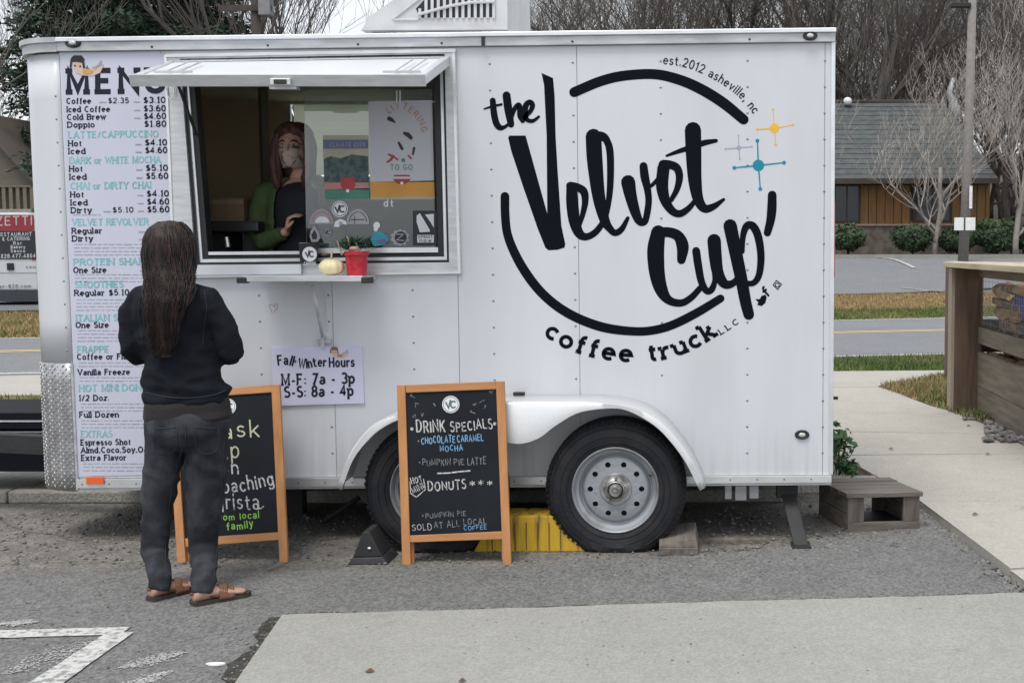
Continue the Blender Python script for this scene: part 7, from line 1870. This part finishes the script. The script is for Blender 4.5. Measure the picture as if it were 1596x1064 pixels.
# hedges
hb = [(1322, 371, 26, 20, 'rounded dark green hedge bush nearest the trailer, below the first window'), (1423, 371, 33, 20, 'round dark green bush between the two windows of the brown building'), (1492, 373, 29, 19, 'dark green bush at the foot of the lamp post'), (1555, 372, 38, 20, 'wide dark green bush at the right below the corner of the building'), (1600, 370, 20, 20, 'dark green bush cut by the right edge of the picture'), (1553, 352, 30, 10, 'pale topped shrub peeking over the wide bush')]
Yh = 49
for i, (px, py, rx, ry, lab) in enumerate(hb):
    yh = Yh + (1.2 if i == 5 else 0)
    q = P(px, py, yh); s = yh / F; r = root('bush', (q.x, yh, gz + .1), lab, 'bush', 'bushes in front of the brown building')
    leafcloud('leaves', (q.x, yh, q.z), (rx * s, .9, ry * s), 3000, .085, M_hedge if i != 5 else mat('shrub_pale', (.07, .11, .04), .7), r, shell=.72)
    m = MB(); m.ellipsoid((q.x, yh, q.z), (rx * s * .8, .7, ry * s * .8), 14, 9); m.build('shade_core', mat('hedge_shade', (.012, .02, .01), .9), r)  # solid near-black core paints the shade inside the bush
    m = MB(); m.tube([(q.x, yh, gz), (q.x, yh, q.z)], .05, 6); m.build('stem', M_barkd, r)

# left: van, house with railing
YV = 30.2
M_van = mat('van_white', (.60, .61, .63), .35, var=.03, coat=.3)
def V3(px, py, Y=YV): return P(px, py, Y)
vr = V3(57, 400).x; vl = vr - 2.0; vt = V3(20, 331).z; vb = V3(20, 452).z
van = root('parked_van', ((vl + vr) / 2, YV, 0), 'white van with red and black rear banner at the left edge across the road', 'van')
m = MB()
cx = (vl + vr) / 2
def vsec(y, sc, zt3): 
    hw = 1.0 * sc; return [Vector((cx + x * hw, y, z)) for x, z in ((-1, vb), (1, vb), (1, vb + .7), (.97, vb + 1.1), (.90, zt3 - .12), (.78, zt3), (-.78, zt3), (-.90, zt3 - .12), (-.97, vb + 1.1), (-1, vb + .7))]
m.rings([vsec(YV, .99, vt - .02), vsec(YV + .12, 1, vt), vsec(YV + 3.4, 1, vt), vsec(YV + 4.3, .96, vt - .75), vsec(YV + 5.3, .93, vt - 1.0)]); m.build('body', M_van, van, bevel=.03)
def vp(name, x0, y0, x1, y1, off, m_, par=van):
    a, b_ = P(x0, y1, YV - off), P(x1, y0, YV - off); mm = MB(); mm.box(a.x, b_.x, YV - off, YV - .001, a.z, b_.z); return mm.build(name, m_, par)
ban = vp('banner', -60, 335, 52, 360, .02, mat('banner_red', (.28, .03, .04), .5)); blk = vp('rear_window', -62, 360, 55, 404, .02, mat('banner_black', (.02, .024, .028), .4))
lv = Lay(lambda x, y, k: P(x, y, YV - .021 - k * .0006)); lv.text('MARZETTI', [(-50, 352), (49, 350)], 13, .15); tag(lv.build('banner_lettering', mat('banner_print', (.55, .45, .45), .6), ban), kind='stuff')
lv = Lay(lambda x, y, k: P(x, y, YV - .021 - k * .0006)); lv.text('RESTAURANT', [(-4, 368), (49, 367)], 5, .2); lv.text('& CATERING', [(4, 375), (46, 374)], 5, .2); lv.text('Bar', [(21, 381), (34, 381)], 4.5, .2); lv.text('Bakery', [(17, 387), (39, 387)], 4.5, .2); lv.text('Sauce', [(17, 393), (39, 393)], 4.5, .2); lv.text('828.477.4864', [(2, 402), (55, 401)], 5.5, .2)
tag(lv.build('window_lettering', mat('window_print', (.55, .57, .58), .6), blk), kind='stuff')
vp('door_handle', 11, 410, 20, 421, .04, M_chas); vp('door_seam', -62, 424, 57, 425.5, .012, M_body)
lv = Lay(lambda x, y, k: P(x, y, YV - .012 - k * .0006)); lv.text('diner-828.com', [(-14, 449), (48, 448)], 5, .16); lv.text('SAVANA' if 0 else 'VAN', [(40, 418), (55, 418)], 3.5, .2); lv.build('door_lettering', mat('door_print', (.12, .13, .15), .6), van)
vp('bumper', -66, 452, 60, 470, .12, mat('bumper_dark', (.035, .045, .055), .5))
for sx in (-1, 1):
    for yy_ in (.75, 4.3):
        m = MB(); x = cx + sx * .86; rg = [[(x + dx, YV + yy_ + r_ * math.cos(t), .34 + r_ * math.sin(t)) for t in np.linspace(0, 2 * math.pi, 25)[:-1]] for dx, r_ in ((-.11, .2), (-.11, .33), (.11, .33), (.11, .2))]
        m.rings(rg); w__ = m.build('wheel', M_tire, van, auto=40)
m = MB(); m.box(vl + .1, vr - .1, YV + .1, YV + 5, .25, vb - .001); m.build('underbody', M_chas, van)
for sx in (-1, 1): m = MB(); x = cx + sx * .93; m.box(x - .045, x + .045, YV - .015, YV + .02, vb + .75, vb + 1.15); m.build('tail_lamp', M_redl, van)
# house
YHs = 42.0; 
hx0, hx1 = P(-420, 300, YHs).x, P(56, 300, YHs).x
M_hroof = mat('old_brown_roof', (.10, .08, .065), .9, scale=1.5, col2=(.09, .075, .065), c2pos=(.4, .65), bump=.4, bscale=8)
M_hwall = mat('tan_siding', (.13, .115, .09), .8, scale=1, stretch=(1, 1, 8), var=.1)
gzh = terr(0, 42)
house = root('tan_house', ((hx0 + hx1) / 2, YHs, gzh), 'tan house with brown gable roof behind the van at the left edge', 'house')
zr0 = P(20, 285, YHs).z
m = MB(); m.box(hx0, hx1 - .4, YHs + .4, YHs + 7, gzh, zr0 - .1); m.build('wall', M_hwall, house)
apx = P(-60, 190, YHs - .1); m = MB()
apex = P(-30, 188, YHs); er = P(62, 292, YHs)
al = Vector((2 * apex.x - er.x, YHs, er.z))
m.hexa([(al.x, YHs - .2, al.z), (er.x, YHs - .2, er.z), (er.x, YHs - .2, er.z + .01), (apex.x, YHs - .2, apex.z), (al.x, YHs + 7, al.z), (er.x, YHs + 7, er.z), (er.x, YHs + 7, er.z + .01), (apex.x, YHs + 7, apex.z)])
m.build('gable', M_hwall, house)
m = MB(); o3 = Vector((0, 0, .14))
for e_, sg in ((er, 1), (al, -1)):
    A_2 = Vector((apex.x, YHs - .6, apex.z)) + o3; E_2 = Vector((e_.x + sg * .4, YHs - .6, e_.z - .35)) + o3
    m.hexa([A_2, E_2, E_2 + Vector((0, 0, .16)), A_2 + Vector((0, 0, .16)), A_2 + Vector((0, 8, 0)), E_2 + Vector((0, 8, 0)), E_2 + Vector((0, 8, .16)), A_2 + Vector((0, 8, .16))])
m.build('roof', M_hroof, house)
zt4, zb4 = P(20, 289, YHs - 1).z, P(20, 326, YHs - 1).z
m = MB(); m.box(hx0, P(50, 300, 41).x, YHs - 1.05, YHs - .95, zt4 - .06, zt4); m.build('porch_rail', M_pside, house)
m = MB(); m.box(hx0, P(50, 300, 41).x, YHs - 1.1, YHs + .38, zb4 - .15, zb4); m.build('porch_deck', M_curb, house)
x = P(-160, 300, 41).x
while x < P(49, 300, 41).x: m = MB(); m.box(x, x + .12, YHs - 1.03, YHs - .98, zb4 + .001, zt4 - .061); m.build('picket', M_pside, house); x += .24
for x in (P(-150, 300, 41).x, P(46, 300, 41).x): m = MB(); m.box(x - .1, x + .1, YHs - 1.02, YHs - .82, gzh, zb4 - .151); m.build('porch_post', M_pside, house)
